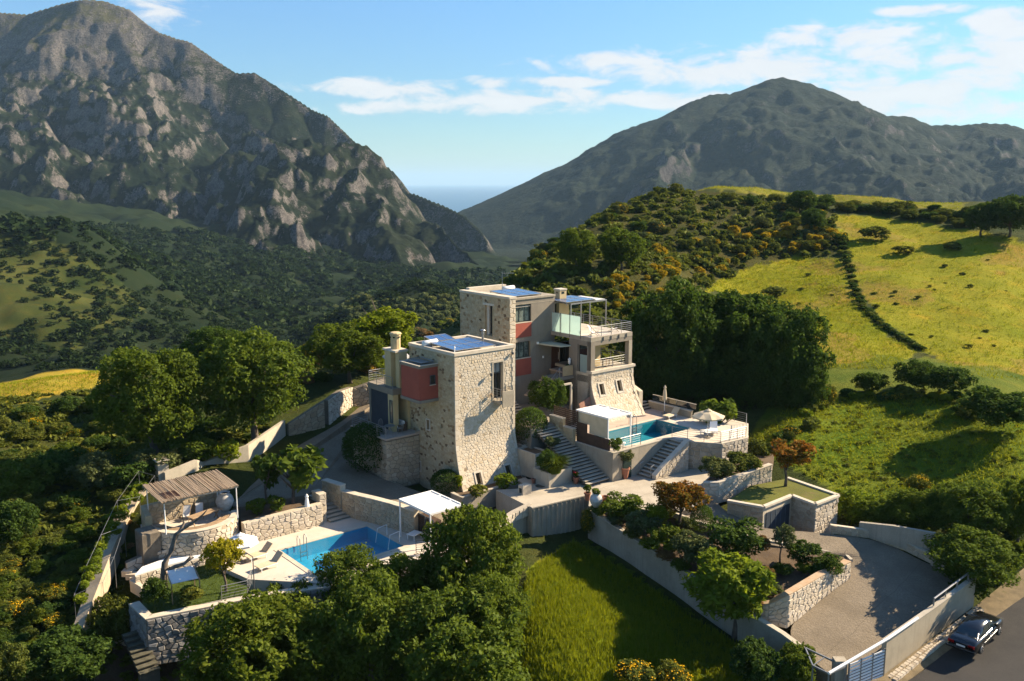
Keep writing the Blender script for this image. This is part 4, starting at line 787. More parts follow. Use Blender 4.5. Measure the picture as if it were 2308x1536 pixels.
# battered stone base under the block
def flare2(z): return 0.0 if z > 5.9 else 1.75 * ((5.9 - z) / 3.7) ** 1.5
def bf(s, t, d=0.0): return (s, 0.92 - flare2(t) - d, t)
BWN = [(17.35, 17.95, 4.62, 5.62), (19.75, 20.35, 4.62, 5.62)]
mb = MB(); skin(mb, bf, 16.42, 22.1, 2.1, 6.72, BWN, .35, None, .4); zz = [2.1, 2.8, 3.5, 4.2, 5.0, 5.9, 6.72]
for u, o in ((16.42, 1), (22.1, -1)): mb.add([(u, .92 - flare2(z), z) for z in zz] + [(u, 3, 6.72), (u, 3, 2.1)], [tuple(range(9))[::o]])
mb.build('stone_base', MORTAR, back)
stones(back, bf, 16.72, 21.85, 2.25, 6.62, .235, STONE_CREAM, 31, [(w[0] - .2, w[1] + .2, w[2] - .2, w[3] + .2) for w in BWN], .022, 160, dark=.02)
stones(back, faceU(16.42), 1.0, 3.0, 2.3, 3.15, .31, STONE_OCH, 33, (), .03)
z = 2.2; k = 0
while z < 6.6:
    h = rq.uniform(.3, .42); h = min(h, 6.7 - z)
    for s0_, s1_ in ((16.40, 16.42 + (.36 if k % 2 else .26)), (22.1 - (.24 if k % 2 else .34), 22.115)): q = MB(); q.mbox(bf, s0_, s1_, z + .01, z + h - .01, -.05, .058, rq.uniform(0, .7)); q.build('corner_stone', STONE_CREAM, back)
    z += h; k += 1
MB().box(16.36, 22.3, .78, 1.5, 6.722, 6.96).build('stone_ledge', COPING, back)
for w_ in BWN: window(back, bf, w_, .32, .05, 1, 1, BROWNWOOD, MATS['ochre_window'], None, QUOIN, .15)
# entrance steps and landing in front of the recess
mb = MB(); mb.box(13.9, 16.4, 3.2, 4.9, 5.95, 6.25); mb.build('landing', CONC_DK, back); railing(back, [(14.6, 3.3, 6.25), (16.3, 3.3, 6.25)], .95, 3, .6); railing(back, [(13.4, 3.2, 5.2), (14.6, 3.25, 6.25)], .95, 1, 1.5)
for i in range(8): MB().box(11.9 + i * .3, 12.3 + i * .3, 3.3, 5.2, 4.6 + i * .19, 4.72 + i * .19).build('step', PAVER, back)

# ------------------------------------------------------------------ solar arrays and water tanks on the roofs
def solar(name, label, a, b, c, d, z0, z1, nu, nv, grp):
    """panels between house-frame corners (u a..b, v c..d), rising from z0 at the front to z1 at the back"""
    t = ht(name, label, 'solar panels', ((a + b) / 2, (c + d) / 2, z0 - .25), grp)
    def mp(s, q, o=0): return (a + (b - a) * s, c + (d - c) * q, z0 + (z1 - z0) * q + o)
    fr = MB()
    for i in range(nu + 1): s = i / nu; fr.bar(mp(s, 0, .03), mp(s, 1, .03), .07, .06)
    for j in range(nv + 1): q = j / nv; fr.bar(mp(0, q, .031), mp(1, q, .031), .07, .06)
    for s in (.02, .98):
        for q in (.02, .98): p = mp(s, q); fr.box(p[0] - .03, p[0] + .03, p[1] - .03, p[1] + .03, z0 - .3, p[2])
    fr.build('frame', METAL, t)
    for i in range(nu):
        for j in range(nv):
            e = .012; g = MB(); v = [mp((i + e) / nu, (j + e) / nv, .045), mp((i + 1 - e) / nu, (j + e) / nv, .045), mp((i + 1 - e) / nu, (j + 1 - e) / nv, .045), mp((i + e) / nu, (j + 1 - e) / nv, .045)]
            g.add(v + [(x, y, z - .03) for x, y, z in v], [(0, 1, 2, 3), (4, 7, 6, 5)] + [(k, k + 4, (k + 1) % 4 + 4, (k + 1) % 4) for k in range(4)]); g.build('panel', SOLAR, t)
    return t
solar('solar_array', 'blue solar array at the front of the stone tower roof, eight panels', .5, 4.6, .45, 4.1, 10.86, 11.02, 4, 2, 'solar arrays on the roofs')
solar('solar_array', 'smaller blue solar array at the back of the stone tower roof beside the white tank', 1.3, 3.5, 4.7, 6.1, 10.95, 11.2, 3, 1, 'solar arrays on the roofs')
solar('solar_array', 'pale blue solar array lying on the back house roof', 12.1, 15.6, 7.0, 10.6, 13.72, 13.9, 3, 2, 'solar arrays on the roofs')
solar('solar_array', 'blue solar array resting on the roof terrace pergola', 16.9, 20.8, 4.9, 8.3, 12.95, 13.0, 3, 2, 'solar arrays on the roofs')
def tank(label, u, v, z, rot):
    t = lt('water_heater', label, 'water tank', hw(u, v, z), HROT + rot); mb = MB(); mb.tube([(-.75, 0, .25), (-.72, 0, .25), (.72, 0, .25), (.75, 0, .25)], [.18, .24, .24, .18], 14); mb.build('tank', WHITE, t, smooth=True)
    mb = MB(); [mb.bar((x, y, -.12), (x, y * .4, .1), .04) for x in (-.5, .5) for y in (-.3, .3)]; mb.build('stand', METAL, t)
tank('white cylinder water tank on the left edge of the stone tower roof', .75, 4.45, 10.75, 0.1)
tank('white cylinder water tank at the back of the back house roof', 15.2, 11.5, 13.65, 0.1)
# ------------------------------------------------------------------ site: paving, terraces, walls, stairs, pools
def vz(x, y, py):                          # height above (x, y) that shows at pixel row py
    b = -(py - 768) / F; return H + y * (b * CP - SP) / (CP + b * SP)
def pw(px, pyb, zb, pyt): x, y, _ = P(px, pyb, zb); return (x, y, zb, vz(x, y, pyt))
def hp(u, v, zb, zt): x, y, _ = hw(u, v); return (x, y, zb, zt)
def struct(name, mb, mat): return mb.build(name, mat, None, kind='structure', org=(0, 0, 0))
def slab(name, pts, mat, down=3.0):        # polygon sheet with its own thickness, corners may differ in height
    mb = MB(); mb.prism([(p[0], p[1]) for p in pts], [p[2] - down for p in pts], [p[2] for p in pts]); return struct(name, mb, mat)
def ribbon(name, st, mat, down=2.5, sub=6, cross=6):
    def cr(a, b, c, d, t): return tuple(.5 * (2 * b[i] + (c[i] - a[i]) * t + (2 * a[i] - 5 * b[i] + 4 * c[i] - d[i]) * t * t + (3 * b[i] - a[i] - 3 * c[i] + d[i]) * t ** 3) for i in range(3))
    L = [s[0] for s in st]; Rr = [s[1] for s in st]; rows = []
    for i in range(len(st) - 1):
        for k in range(sub):
            t = k / sub; g = lambda A: cr(A[max(i - 1, 0)], A[i], A[i + 1], A[min(i + 2, len(A) - 1)], t); rows.append((g(L), g(Rr)))
    rows.append((L[-1], Rr[-1])); mb = MB(); vs = []
    for a, b in rows:
        vs.append((a[0], a[1], a[2] - down)); vs += [tuple(a[i] + (b[i] - a[i]) * j / cross for i in range(3)) for j in range(cross + 1)]; vs.append((b[0], b[1], b[2] - down))
    n = cross + 3; mb.add(vs, [(r * n + j, r * n + j + 1, (r + 1) * n + j + 1, (r + 1) * n + j) for r in range(len(rows) - 1) for j in range(n - 1)])
    return struct(name, mb, mat)
def wall(name, label, cat, pts, th, mat, cop=None, face=None, size=.34, smat=None, single=0, seed=1, dp=.05, group=None, oh=.05, ch=.09, sides='L', dark=0.0):
    """run of wall: pts = (x, y, z bottom, z top); thickness th lies to the right of the run, stones on the sides named"""
    t = wt(name, label, cat, (pts[0][0], pts[0][1], pts[0][2]), group); n = len(pts); off = []
    for i in range(n):
        d = Vector((0, 0))
        for a, b in ((i - 1, i), (i, i + 1)):
            if a >= 0 and b < n: e = Vector((pts[b][0] - pts[a][0], pts[b][1] - pts[a][1])).normalized(); d += Vector((e.y, -e.x))
        d.normalize(); off.append((pts[i][0] + d.x * th, pts[i][1] + d.y * th))
    mb = MB(); cp = MB(); per = max(1, single // max(1, n - 1)) if single else 0
    for i in range(n - 1):
        a, b = pts[i], pts[i + 1]; mb.prism([(a[0], a[1]), (b[0], b[1]), off[i + 1], off[i]], [a[2], b[2], b[2], a[2]], [a[3], b[3], b[3], a[3]])
        if cop:
            e = Vector((b[0] - a[0], b[1] - a[1])).normalized(); q = Vector((-e.y, e.x)) * oh
            cp.prism([(a[0] + q.x, a[1] + q.y), (b[0] + q.x, b[1] + q.y), (off[i + 1][0] - q.x, off[i + 1][1] - q.y), (off[i][0] - q.x, off[i][1] - q.y)], [a[3] + .003, b[3] + .003, b[3] + .003, a[3] + .003], [a[3] + ch, b[3] + ch, b[3] + ch, a[3] + ch])
    mb.build('core', mat, t)
    if cop: cp.build('coping', cop, t)
    if smat:
        for i in range(n - 1):
            for sd in sides:
                if sd == 'L': a, b = pts[i], pts[i + 1]
                else: a = (*off[i + 1], pts[i + 1][2], pts[i + 1][3]); b = (*off[i], pts[i][2], pts[i][3])
                L = math.hypot(b[0] - a[0], b[1] - a[1]); hm = max(.2, (a[3] - a[2] + b[3] - b[2]) / 2); nx, ny = -(b[1] - a[1]) / L, (b[0] - a[0]) / L
                mp = lambda s, q, d=0.0, a=a, b=b, L=L, hm=hm, nx=nx, ny=ny: (a[0] + (b[0] - a[0]) * s / L + nx * d, a[1] + (b[1] - a[1]) * s / L + ny * d, (a[2] + (b[2] - a[2]) * s / L) + (q / hm) * ((a[3] - a[2]) + ((b[3] - b[2]) - (a[3] - a[2])) * s / L))
                stones(t, mp, .02, L - .02, .02, hm - .02, size, smat, seed + i * 7, (), dp, per, dark=dark)
    return t
RISER = M('shaded_riser', (0.11, 0.095, 0.075), (0.085, 0.075, 0.06), .9, 1.5, .3, 12)  # dark tone puts the shade of recessed risers into the colour
def stair(name, label, cat, pos, n, rise, run, width, mat, rz=0.0, cheek=None, group=None, solid=1.2, riser=None):
    """n steps climbing along local +y from the foot; width along local x"""
    t = lt(name, label, cat, pos, rz, group)
    for i in range(n):
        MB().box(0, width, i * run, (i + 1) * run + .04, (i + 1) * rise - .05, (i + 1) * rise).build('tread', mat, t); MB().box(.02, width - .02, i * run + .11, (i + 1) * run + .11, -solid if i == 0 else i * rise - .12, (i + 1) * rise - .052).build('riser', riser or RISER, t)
    return t
FZ = -0.2
slab('forecourt', [P(x, y, FZ) for x, y in [(1198,1145),(1331,1115),(1400,1140),(1480,1153),(1560,1150),(1612,1105),(1600,1050),(1560,1030),(1440,1050),(1395,1082),(1345,1090),(1290,1085),(1180,1080),(1165,1082),(1196,1100),(1118,1105)]], FORE, 4.5)
DR = [((1462,1151,-.22),(1606,1085,-.22)),((1500,1153,-.42),(1622,1140,-.5)),((1563,1180,-.72),(1690,1178,-.8)),((1620,1197,-1.02),(1735,1192,-1.05)),((1702,1221,-1.36),(1862,1203,-1.45)),((1819,1243,-1.9),(1985,1222,-1.95)),((1901,1258,-2.4),(2085,1268,-2.5)),((1912,1302,-2.95),(2165,1300,-2.95)),((1845,1354,-3.5),(2150,1338,-3.4)),((1785,1412,-4.0),(2080,1390,-4.0)),((1800,1462,-4.5),(2015,1445,-4.5)),((1870,1520,-4.95),(1992,1500,-4.9)),((1930,1575,-5.35),(2040,1560,-5.3))]
ribbon('driveway', [(P(*a), P(*b)) for a, b in DR], DRIVE, 2.0)
LDP = [(985,1170,-1.0),(900,1142,-.8),(800,1120,-.5),(742,1110,-.25),(700,1111,-.25),(640,1138,-.25),(560,1150,-.2),(520,1138,-.1),(585,1060,.1),(640,1010,.3),(735,970,1.25),(795,923,1.95),(850,905,2.5),(900,890,2.95),(930,905,2.9),(880,925,2.5),(850,940,2.1),(800,955,1.4),(790,985,.8),(780,1015,.3),(800,1045,0),(850,1075,-.3),(905,1095,-.6),(965,1115,-.85),(1035,1125,-.95)]
slab('driveway', [P(*p) for p in LDP], DRIVE, 2.2)
RDL = [P(1870,1610,-6.0), P(2042,1537,-5.2), P(2150,1457,-4.6), P(2308,1345,-3.6), P(2480,1225,-2.4)]
RDR = []
for i, p in enumerate(RDL): a = RDL[max(i - 1, 0)]; b = RDL[min(i + 1, 4)]; d = Vector((b[0] - a[0], b[1] - a[1])).normalized(); RDR.append((p[0] + d.y * 7.0, p[1] - d.x * 7.0, p[2] - .05))
ASPH = M('asphalt', (0.055, 0.050, 0.044), (0.038, 0.036, 0.033), 0.9, 0.5, 0.8, 24, fine=0.4, c3=(0.075, 0.064, 0.05), streak=.3)
ribbon('road', list(zip(RDL, RDR)), ASPH, 1.5)
ribbon('verge', [(P(1975,1535,-5.1), P(2046,1536,-5.19)), (P(2100,1440,-4.42), P(2153,1456,-4.59)), (P(2196,1368,-3.85), P(2240,1394,-4.06)), (P(2260,1318,-3.3), P(2312,1344,-3.59)), (P(2400,1210,-2.2), P(2470,1232,-2.45))], M('dry_verge', (0.22, 0.165, 0.09), (0.13, 0.10, 0.055), .95, 1.5, .6, 9, fine=.3, c3=(.1, .09, .03)), 1.5)
slab('garden_bed', [P(*p) for p in [(1333,1150,-.75),(1470,1152,-.5),(1563,1180,-.9),(1702,1221,-1.5),(1901,1256,-2.3),(1911,1270,-2.2),(1850,1312,-2.5),(1700,1385,-3.3),(1570,1305,-2.5),(1500,1258,-2.05)]], SOIL, 3)

# --- walls
wall('retaining_wall', 'long board-marked concrete wall between the shrub bed and the lower meadow', 'retaining wall', [(x, y, z - 3.4, z) for x, y, z in (P(*p) for p in [(1326,1150,-.72),(1400,1198,-1.25),(1500,1262,-1.95),(1575,1312,-2.45),(1700,1393,-3.3),(1762,1431,-3.75),(1832,1483,-4.35)])][::-1], .3, CONC, CONC_LT)
wall('retaining_wall', 'vertical board-marked concrete wall holding up the forecourt above the meadow', 'retaining wall', [(*P(1199,1147,-.2)[:2], -5.5, -.2), (*P(1331,1116,-.2)[:2], -5.0, -.2), (*P(1328,1150,-.72)[:2], -5, -.5)][::-1], .35, CONC, CONC_LT)
bw = D.objects['retaining_wall.001']
a_, b_ = P(1199,1147,-.2), P(1331,1116,-.2); mb = MB(); e_ = Vector((b_[0]-a_[0], b_[1]-a_[1], 0)); L_ = e_.length; e_.normalize(); n_ = Vector((e_.y, -e_.x, 0))
for i in range(int(L_ / .22)): q = Vector(a_) + e_ * (i * .22 + .05) + n_ * .018; mb.box(q.x - .01, q.x + .09, q.y - .02, q.y + .02, -5, -.25) if i % 2 == 0 else None
mb.build('board_mark', CONC, bw, kind='stuff')
wall('sloping_wall', 'plain concrete wall with a rounded stone top beside the lower pool tree', 'wall', [(*P(1127,1182,-.9)[:2], -5.5, -1.55), (*P(1160,1168,-.85)[:2], -5.5, -1.1), (*P(1203,1150,-.75)[:2], -5.5, -.95)][::-1], .4, CONC)
wall('stone_parapet', 'short white stone parapet on top of the plain concrete wall', 'parapet', [(*P(1122,1178,-.6)[:2], -1.6, -.75), (*P(1160,1158,-.5)[:2], -1.15, -.42), (*P(1198,1145,-.4)[:2], -.95, -.1)][::-1], .45, MORTAR, None, None, .3, STONE_PALE, 30, 41)
wall('planter_wall', 'smooth concrete planter wall at the foot of the stone tower', 'planter wall', [hp(-1.15, -.9, -1.8, -.42), hp(-1.15, -2.35, -2.2, -.42), hp(5.6, -2.45, -2.2, -.28)][::-1], .22, CONC, CONC_LT)
slab('planting_bed', [hw(-1.0, -.8, -.55), hw(-1.0, -2.25, -.55), hw(5.5, -2.3, -.42), hw(6.3, -.7, -.42)], SOIL, 1)
slab('sunken_yard', [hw(-1.4, -2.4, -1.9), hw(2.9, -2.4, -1.9), hw(2.9, -6.6, -1.9), hw(-1.4, -7.4, -1.9)], BROWNWOOD, 1)
fn = ht('slat_fence', 'brown slatted timber fence along the sunken yard below the forecourt', 'fence', (2.9, -4.2, -1.6))
for i in range(7): MB().box(2.86, 2.90, -6.2, -2.35, -1.62 + i * .17, -1.5 + i * .17).build('slat', TEAK, fn)
for v in (-6.2, -4.9, -3.6, -2.4): MB().box(2.80, 2.86, v - .04, v + .04, -1.8, -.38).build('post', DARKMETAL, fn)
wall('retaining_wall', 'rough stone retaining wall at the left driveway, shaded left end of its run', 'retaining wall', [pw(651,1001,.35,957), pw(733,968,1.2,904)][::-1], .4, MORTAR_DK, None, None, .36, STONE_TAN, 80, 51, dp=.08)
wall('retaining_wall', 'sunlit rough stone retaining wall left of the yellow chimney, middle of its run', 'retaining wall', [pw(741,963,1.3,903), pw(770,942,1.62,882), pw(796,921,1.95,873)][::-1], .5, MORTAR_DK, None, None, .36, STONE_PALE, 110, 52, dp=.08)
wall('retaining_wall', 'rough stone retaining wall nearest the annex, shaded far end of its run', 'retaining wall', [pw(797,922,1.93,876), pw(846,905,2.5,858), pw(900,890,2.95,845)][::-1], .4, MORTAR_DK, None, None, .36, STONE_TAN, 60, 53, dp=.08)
wall('concrete_wall', 'pale concrete wall behind the reed pergola, catching the sun', 'wall', [pw(374,1098,.6,1066), pw(447,1076,.6,1037), pw(462,1068,.5,1043), pw(562,1052,.3,1004), pw(645,1000,.4,948)][::-1], .3, CONC_LT)
# curved wall by the lower pool, steps and lit wall
wall('curved_stone_wall', 'curved tan stone wall behind the lower pool, right of the steps', 'wall', [hp(-8.75, 5.6, -.6, .75), hp(-8.3, 3.4, -1.3, .75)], .5, MORTAR, COPING, None, .30, STONE_TAN, 40, 61, group=None, sides='R', dp=.05)
wall('curved_stone_wall', 'long curved tan stone wall running from the steps to the white pergola', 'wall', [hp(-8.25, 3.35, -1.75, .3), hp(-7.9, 2.0, -1.75, .3), hp(-7.35, .4, -1.75, .3), hp(-6.8, -1.4, -1.75, .28), hp(-6.25, -3.8, -1.75, .25)], .5, MORTAR, COPING, None, .30, STONE_TAN, 180, 62, sides='R', dp=.05)
stair('garden_stair', 'short grey stone stair between stone walls going down to the lower pool', 'stairs', hw(-10.3, 2.35, -1.6), 8, .165, .42, 1.95, CONC_LT, HROT, solid=.6, riser=CONC)
wall('stone_wall', 'sunlit stone wall along the back of the lower pool deck', 'wall', [hp(-17.2, 2.85, -1.75, .05), hp(-13.6, 2.8, -1.75, .1), hp(-10.9, 2.85, -1.75, .12)], .45, MORTAR, None, None, .32, STONE_PALE, 150, 63, sides='R', dp=.055)
wall('stone_pier', 'square stone pier left of the pool steps', 'pier', [hp(-10.95, 2.8, -1.75, .62), hp(-10.35, 2.8, -1.75, .62), hp(-10.35, 4.0, -1.75, .62)][::-1], .55, MORTAR, COPING, None, .30, STONE_PALE, 20, 64, dp=.05)
slab('planting_bed', [hw(-17, 3.2, -.1), hw(-11, 3.2, 0), hw(-10.9, 5.2, 0), hw(-16.5, 6, 0)], SOIL, 1.5)
# lower deck with pool
LZ = -1.6; PX0, PX1, PV0, PV1 = -15.65, -8.5, -5.15, -.1
slab('lower_pool_deck', [hw(*p, LZ) for p in [(-20, PV1 + .0), (-20, 2.3), (-16.8, 2.95), (-8.0, 2.95), (-6.9, PV1)]], DECK, 3)
slab('lower_pool_deck', [hw(*p, LZ) for p in [(PX1, PV0), (PX1, PV1), (-6.9, PV1), (-5.9, -3.6), (-3.4, -7.4), (-7.8, -7.9)]], DECK, 3)
slab('lower_pool_deck', [hw(*p, LZ) for p in [(-20, PV1), (PX0, PV1), (PX0, PV0), (-19.4, -3.2)]], DECK, 3)
slab('lower_pool_deck', [hw(*p, LZ) for p in [(PX0, PV0), (PX1, PV0), (-7.8, -7.9), (-16.2, -6.6), (-19.4, -3.2)]], DECK, 3)
def pool(nm, x0, x1, v0, v1, z, tile, tint, depth=1.5):
    e_ = .02; c = [hw(x0 + e_, v0 + e_, 0), hw(x1 - e_, v0 + e_, 0), hw(x1 - e_, v1 - e_, 0), hw(x0 + e_, v1 - e_, 0)]; zb = z - depth; mb = MB()
    B = [(p[0], p[1], zb) for p in c]; T = [(p[0], p[1], z - .005) for p in c]; mb.add(B, [(0, 1, 2, 3)]); [mb.add([B[i], B[(i + 1) % 4], T[(i + 1) % 4], T[i]], [(0, 1, 2, 3)]) for i in range(4)]; struct(nm + '_basin', mb, tile)
    mb = MB(); g = .024; mb.add([hw(x0 + g, v0 + g, z - .06), hw(x1 - g, v0 + g, z - .06), hw(x1 - g, v1 - g, z - .06), hw(x0 + g, v1 - g, z - .06)], [(0, 1, 2, 3)]); struct(nm + '_water', mb, water(nm + '_water_surface', tint))
    for a, b, c_, d in ((x0 - .35, x1 + .35, v0 - .35, v0), (x0 - .35, x1 + .35, v1, v1 + .35), (x0 - .35, x0, v0, v1), (x1, x1 + .35, v0, v1)):
        mb = MB(); mb.prism([hw(a, c_)[:2], hw(b, c_)[:2], hw(b, d)[:2], hw(a, d)[:2]], z - .05, z + .03); struct('pool_coping', mb, COPING)
pool('lower_pool', PX0, PX1, PV0, PV1, LZ, tiles('lower_pool_tile', (0.055, 0.36, 0.52), (0.04, 0.30, 0.47)), (.72, .92, .97), 1.0)
# lawn terrace in the lower left
slab('lawn', [hw(*p, -1.92) for p in [(-19.9, 2.1), (-19.35, -.9), (-19.5, -3.2), (-20.5, -4.7), (-25.8, -3.6), (-25.8, -1.6), (-24.5, 1.3), (-21.4, 1.9)]], M('lawn_turf', (0.055, 0.085, 0.010), (0.04, 0.065, 0.009), .95, 1.2, .6, 10, fine=.3), 2.2)
wall('stone_wall', 'grey dry stone wall with a pale coping below the lawn terrace', 'wall', [hp(-25.95, -1.4, -4.8, -1.86), hp(-25.95, -3.75, -4.9, -1.86), hp(-20.4, -4.95, -5.2, -1.86), hp(-15.5, -7.0, -5.5, -1.75)], .55, MORTAR_DK, COPING, None, .30, STONE_GREY, 240, 71, sides='R', dp=.08)
stair('stone_stair', 'dark narrow stone stair left of the lawn terrace', 'stairs', hw(-27.4, -5.6, -4.6), 8, .19, .38, 1.2, M('dark_stone_step', (0.11, 0.10, 0.07), (0.07, 0.065, 0.04), .95, 3, .4, 12), HROT, solid=1)  # steps in a dark brown stone tone, mottled
wall('low_stone_wall', 'rough stone wall above the white bench, left of the round patio', 'wall', [pw(285,1292,-2.0,1270), pw(330,1280,-1.9,1250), pw(420,1262,-1.7,1228)][::-1], .4, MORTAR_DK, None, None, .34, STONE_PALE, 40, 72, dp=.07)
t = wt('stone_bench', 'long white curved bench top on a stone base beside the lawn', 'bench', P(380,1275,-1.9)); mb = MB(); top = [P(304,1296,-1.25), P(379,1273,-1.25), P(461,1253,-1.25), P(440,1248,-1.25), P(375,1258,-1.25), P(320,1278,-1.25)]
mb.prism([p[:2] for p in top], -1.36, -1.25); mb.build('seat', WHITE, t); mb = MB(); mb.prism([p[:2] for p in top], -2.3, -1.363); mb.build('base', MORTAR_DK, t)
for i in range(2):
    a, b = top[i], top[i + 1]; L = math.hypot(b[0] - a[0], b[1] - a[1]); e = Vector((b[0] - a[0], b[1] - a[1], 0)) / L
    stones(t, plane((a[0], a[1], -2.2), e, (0, 0, 1), (e.y, -e.x, 0)), 0, L, 0, .82, .3, STONE_PALE, 75 + i, (), .05, 20)
for i, (x, y, z) in enumerate([(290,1285,-1.75), (299,1292,-1.9), (308,1300,-2.05)]):
    p = P(x, y, z); mb = MB(); mb.box(p[0] - .4, p[0] + .3, p[1] - .25, p[1] + .3, z - .4, z); tag(mb.build('stone_step', COPING, None, org=(0, 0, 0)), ['upper pale stone step at the left end of the white bench', 'middle pale stone step at the left end of the white bench', 'lowest pale stone step at the left end of the white bench'][i], 'step', 'pale steps beside the bench')
mb = MB(); q = [P(292,1307,-1.75), P(318,1327,-1.9), P(324,1322,-1.9), P(302,1303,-1.75)]; mb.prism([p[:2] for p in q], -2.6, -1.8); tag(mb.build('stone_block', COPING, None, org=(0, 0, 0)), 'pale flat stone slab at the lawn corner left of the dead tree', 'slab')
# round patio
PC = (-19.9, 5.2); PR = 3.2
t = ht('round_patio', 'round stone patio with a curved whitewashed wall and timber bench under the reed roof', 'patio', (PC[0], PC[1], -1.7))
arc = [math.radians(a) for a in range(165, 346, 10)]; mb = MB(); ring = [(PC[0] + PR * math.cos(a), PC[1] + PR * math.sin(a)) for a in arc]; inn = [(PC[0] + (PR - .4) * math.cos(a), PC[1] + (PR - .4) * math.sin(a)) for a in arc]
for i in range(len(arc) - 1): mb.prism([ring[i], ring[i + 1], inn[i + 1], inn[i]], -2.2, .42)
mb.build('curved_wall', MORTAR, t); mb = MB(); mb.prism(ring + [(PC[0] + 3, 7.2), (PC[0] - 3, 7.2)], -2.0, -.02); mb.build('floor', DECK, t)
per = PR * (arc[-1] - arc[0]); stones(t, lambda s, q, d=0: (PC[0] + (PR + d) * math.cos(arc[0] + s / PR), PC[1] + (PR + d) * math.sin(arc[0] + s / PR), -2.1 + q), 0, per, 0, 2.45, .30, STONE_PALE, 81, (), .05, 120)
mb = MB()
for i in range(len(arc) - 1): mb.prism([tuple(PC[k] + (PR + .04) * f(arc[i]) for k, f in ((0, math.cos), (1, math.sin))), tuple(PC[k] + (PR + .04) * f(arc[i + 1]) for k, f in ((0, math.cos), (1, math.sin))), tuple(PC[k] + (PR - .44) * f(arc[i + 1]) for k, f in ((0, math.cos), (1, math.sin))), tuple(PC[k] + (PR - .44) * f(arc[i]) for k, f in ((0, math.cos), (1, math.sin)))], .423, .47)
mb.build('coping', COPING, t)
for j in range(4):
    mb = MB(); r0, r1 = PR - .55 - j * .16, PR - .67 - j * .16
    for i in range(2, len(arc) - 2): mb.prism([(PC[0] + r * math.cos(a), PC[1] + r * math.sin(a)) for r, a in ((r0, arc[i]), (r0, arc[i + 1]), (r1, arc[i + 1]), (r1, arc[i]))], .36, .41)
    mb.build('bench_slat', TEAK, t)
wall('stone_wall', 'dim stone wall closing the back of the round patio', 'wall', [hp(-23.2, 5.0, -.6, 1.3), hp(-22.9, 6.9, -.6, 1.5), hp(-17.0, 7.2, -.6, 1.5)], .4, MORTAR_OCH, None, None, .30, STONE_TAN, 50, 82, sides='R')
# vine walk on the far left: pale concrete wall top curving downhill
vp = [(330,1094,.75),(300,1108,.6),(272,1140,.3),(248,1190,-.1),(224,1250,-.7),(202,1310,-1.4),(180,1370,-2.1),(164,1415,-2.7)]; vr = [(349,1100,.75),(318,1122,.6),(292,1156,.3),(268,1206,-.1),(243,1264,-.7),(221,1322,-1.4),(199,1380,-2.1),(186,1418,-2.7)]
ribbon('garden_path', [(P(*a), P(*b)) for a, b in zip(vp, vr)], M('path_concrete', (0.46, 0.37, 0.26), (0.36, 0.29, 0.20), .9, 1.0, .3, 10, fine=.25), 1.8)

# --- upper pool terrace
UZ = 2.3; QX0, QX1, QV0, QV1 = 12.6, 21.35, -7.05, -2.9
slab('upper_pool_deck', [hw(*p, UZ) for p in [(10.45, QV1), (10.45, .9), (16.4, .9), (16.4, 1.2), (22.2, 1.2), (22.2, 4), (24.6, 3.4), (24.6, QV1)]], PAVER, 4)
slab('upper_pool_deck', [hw(*p, UZ) for p in [(10.45, -7.7), (10.45, QV1), (QX0, QV1), (QX0, -7.7)]], DECK, 4)
slab('upper_pool_deck', [hw(*p, UZ) for p in [(QX0, -7.7), (QX0, QV0), (QX1, QV0), (QX1, -7.8), (17.6, -7.75)]], COPING, 4)
slab('upper_pool_deck', [hw(*p, UZ) for p in [(QX1, -7.8), (QX1, QV1), (24.6, QV1), (24.6, -4.6), (26.6, -5.2), (26.6, -9.3), (22.7, -12.0), (19.5, -11.7), (17.85, -9.35), (17.6, -7.75)]], DECK, 4)
pool('upper_pool', QX0, QX1, QV0, QV1, UZ, tiles('upper_pool_tile', (0.03, 0.33, 0.35), (0.015, 0.17, 0.30)), (.60, .88, .90), 1.15)
wall('pool_wall', 'board-marked concrete wall below the upper pool, left corner beside the long stair', 'retaining wall', [hp(10.42, -.3, -.6, 2.2), hp(10.42, -7.73, -.6, 2.24), hp(17.6, -7.78, -.6, 2.24)][::-1], .25, CONC, CONC_LT, oh=.03, ch=.07)
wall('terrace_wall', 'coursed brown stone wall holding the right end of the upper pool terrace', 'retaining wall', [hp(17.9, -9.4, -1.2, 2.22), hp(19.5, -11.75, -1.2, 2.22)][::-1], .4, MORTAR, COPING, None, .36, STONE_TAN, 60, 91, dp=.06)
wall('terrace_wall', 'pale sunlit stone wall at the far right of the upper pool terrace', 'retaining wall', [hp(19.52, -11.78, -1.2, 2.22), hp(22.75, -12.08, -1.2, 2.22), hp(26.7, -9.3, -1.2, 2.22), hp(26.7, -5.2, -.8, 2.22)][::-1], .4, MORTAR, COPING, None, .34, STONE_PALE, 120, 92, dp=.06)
rt = ht('terrace_railing', 'silver railing round the right end of the upper pool terrace', 'railing', (17.9, -9.3, 2.3)); railing(rt, [(17.75, -7.8, 2.3), (17.95, -9.35, 2.3), (19.55, -11.65, 2.3), (22.7, -11.95, 2.3), (26.5, -9.25, 2.3), (26.5, -5.3, 2.3)], .98, 4, 1.25, name='guard')
rt = ht('terrace_railing', 'short silver railing in front of the white canopy at the upper pool', 'railing', (10.6, -7.6, 2.3)); railing(rt, [(10.7, -7.55, 2.33), (13.9, -7.6, 2.33)], .98, 4, 1.1, name='guard')
stair('pool_stair', 'stone stair with pale treads climbing to the upper pool', 'stairs', hw(13.35, -7.85, FZ), 12, .205, .355, 1.4, CONC_LT, HROT - math.pi / 2, riser=CONC_DK)
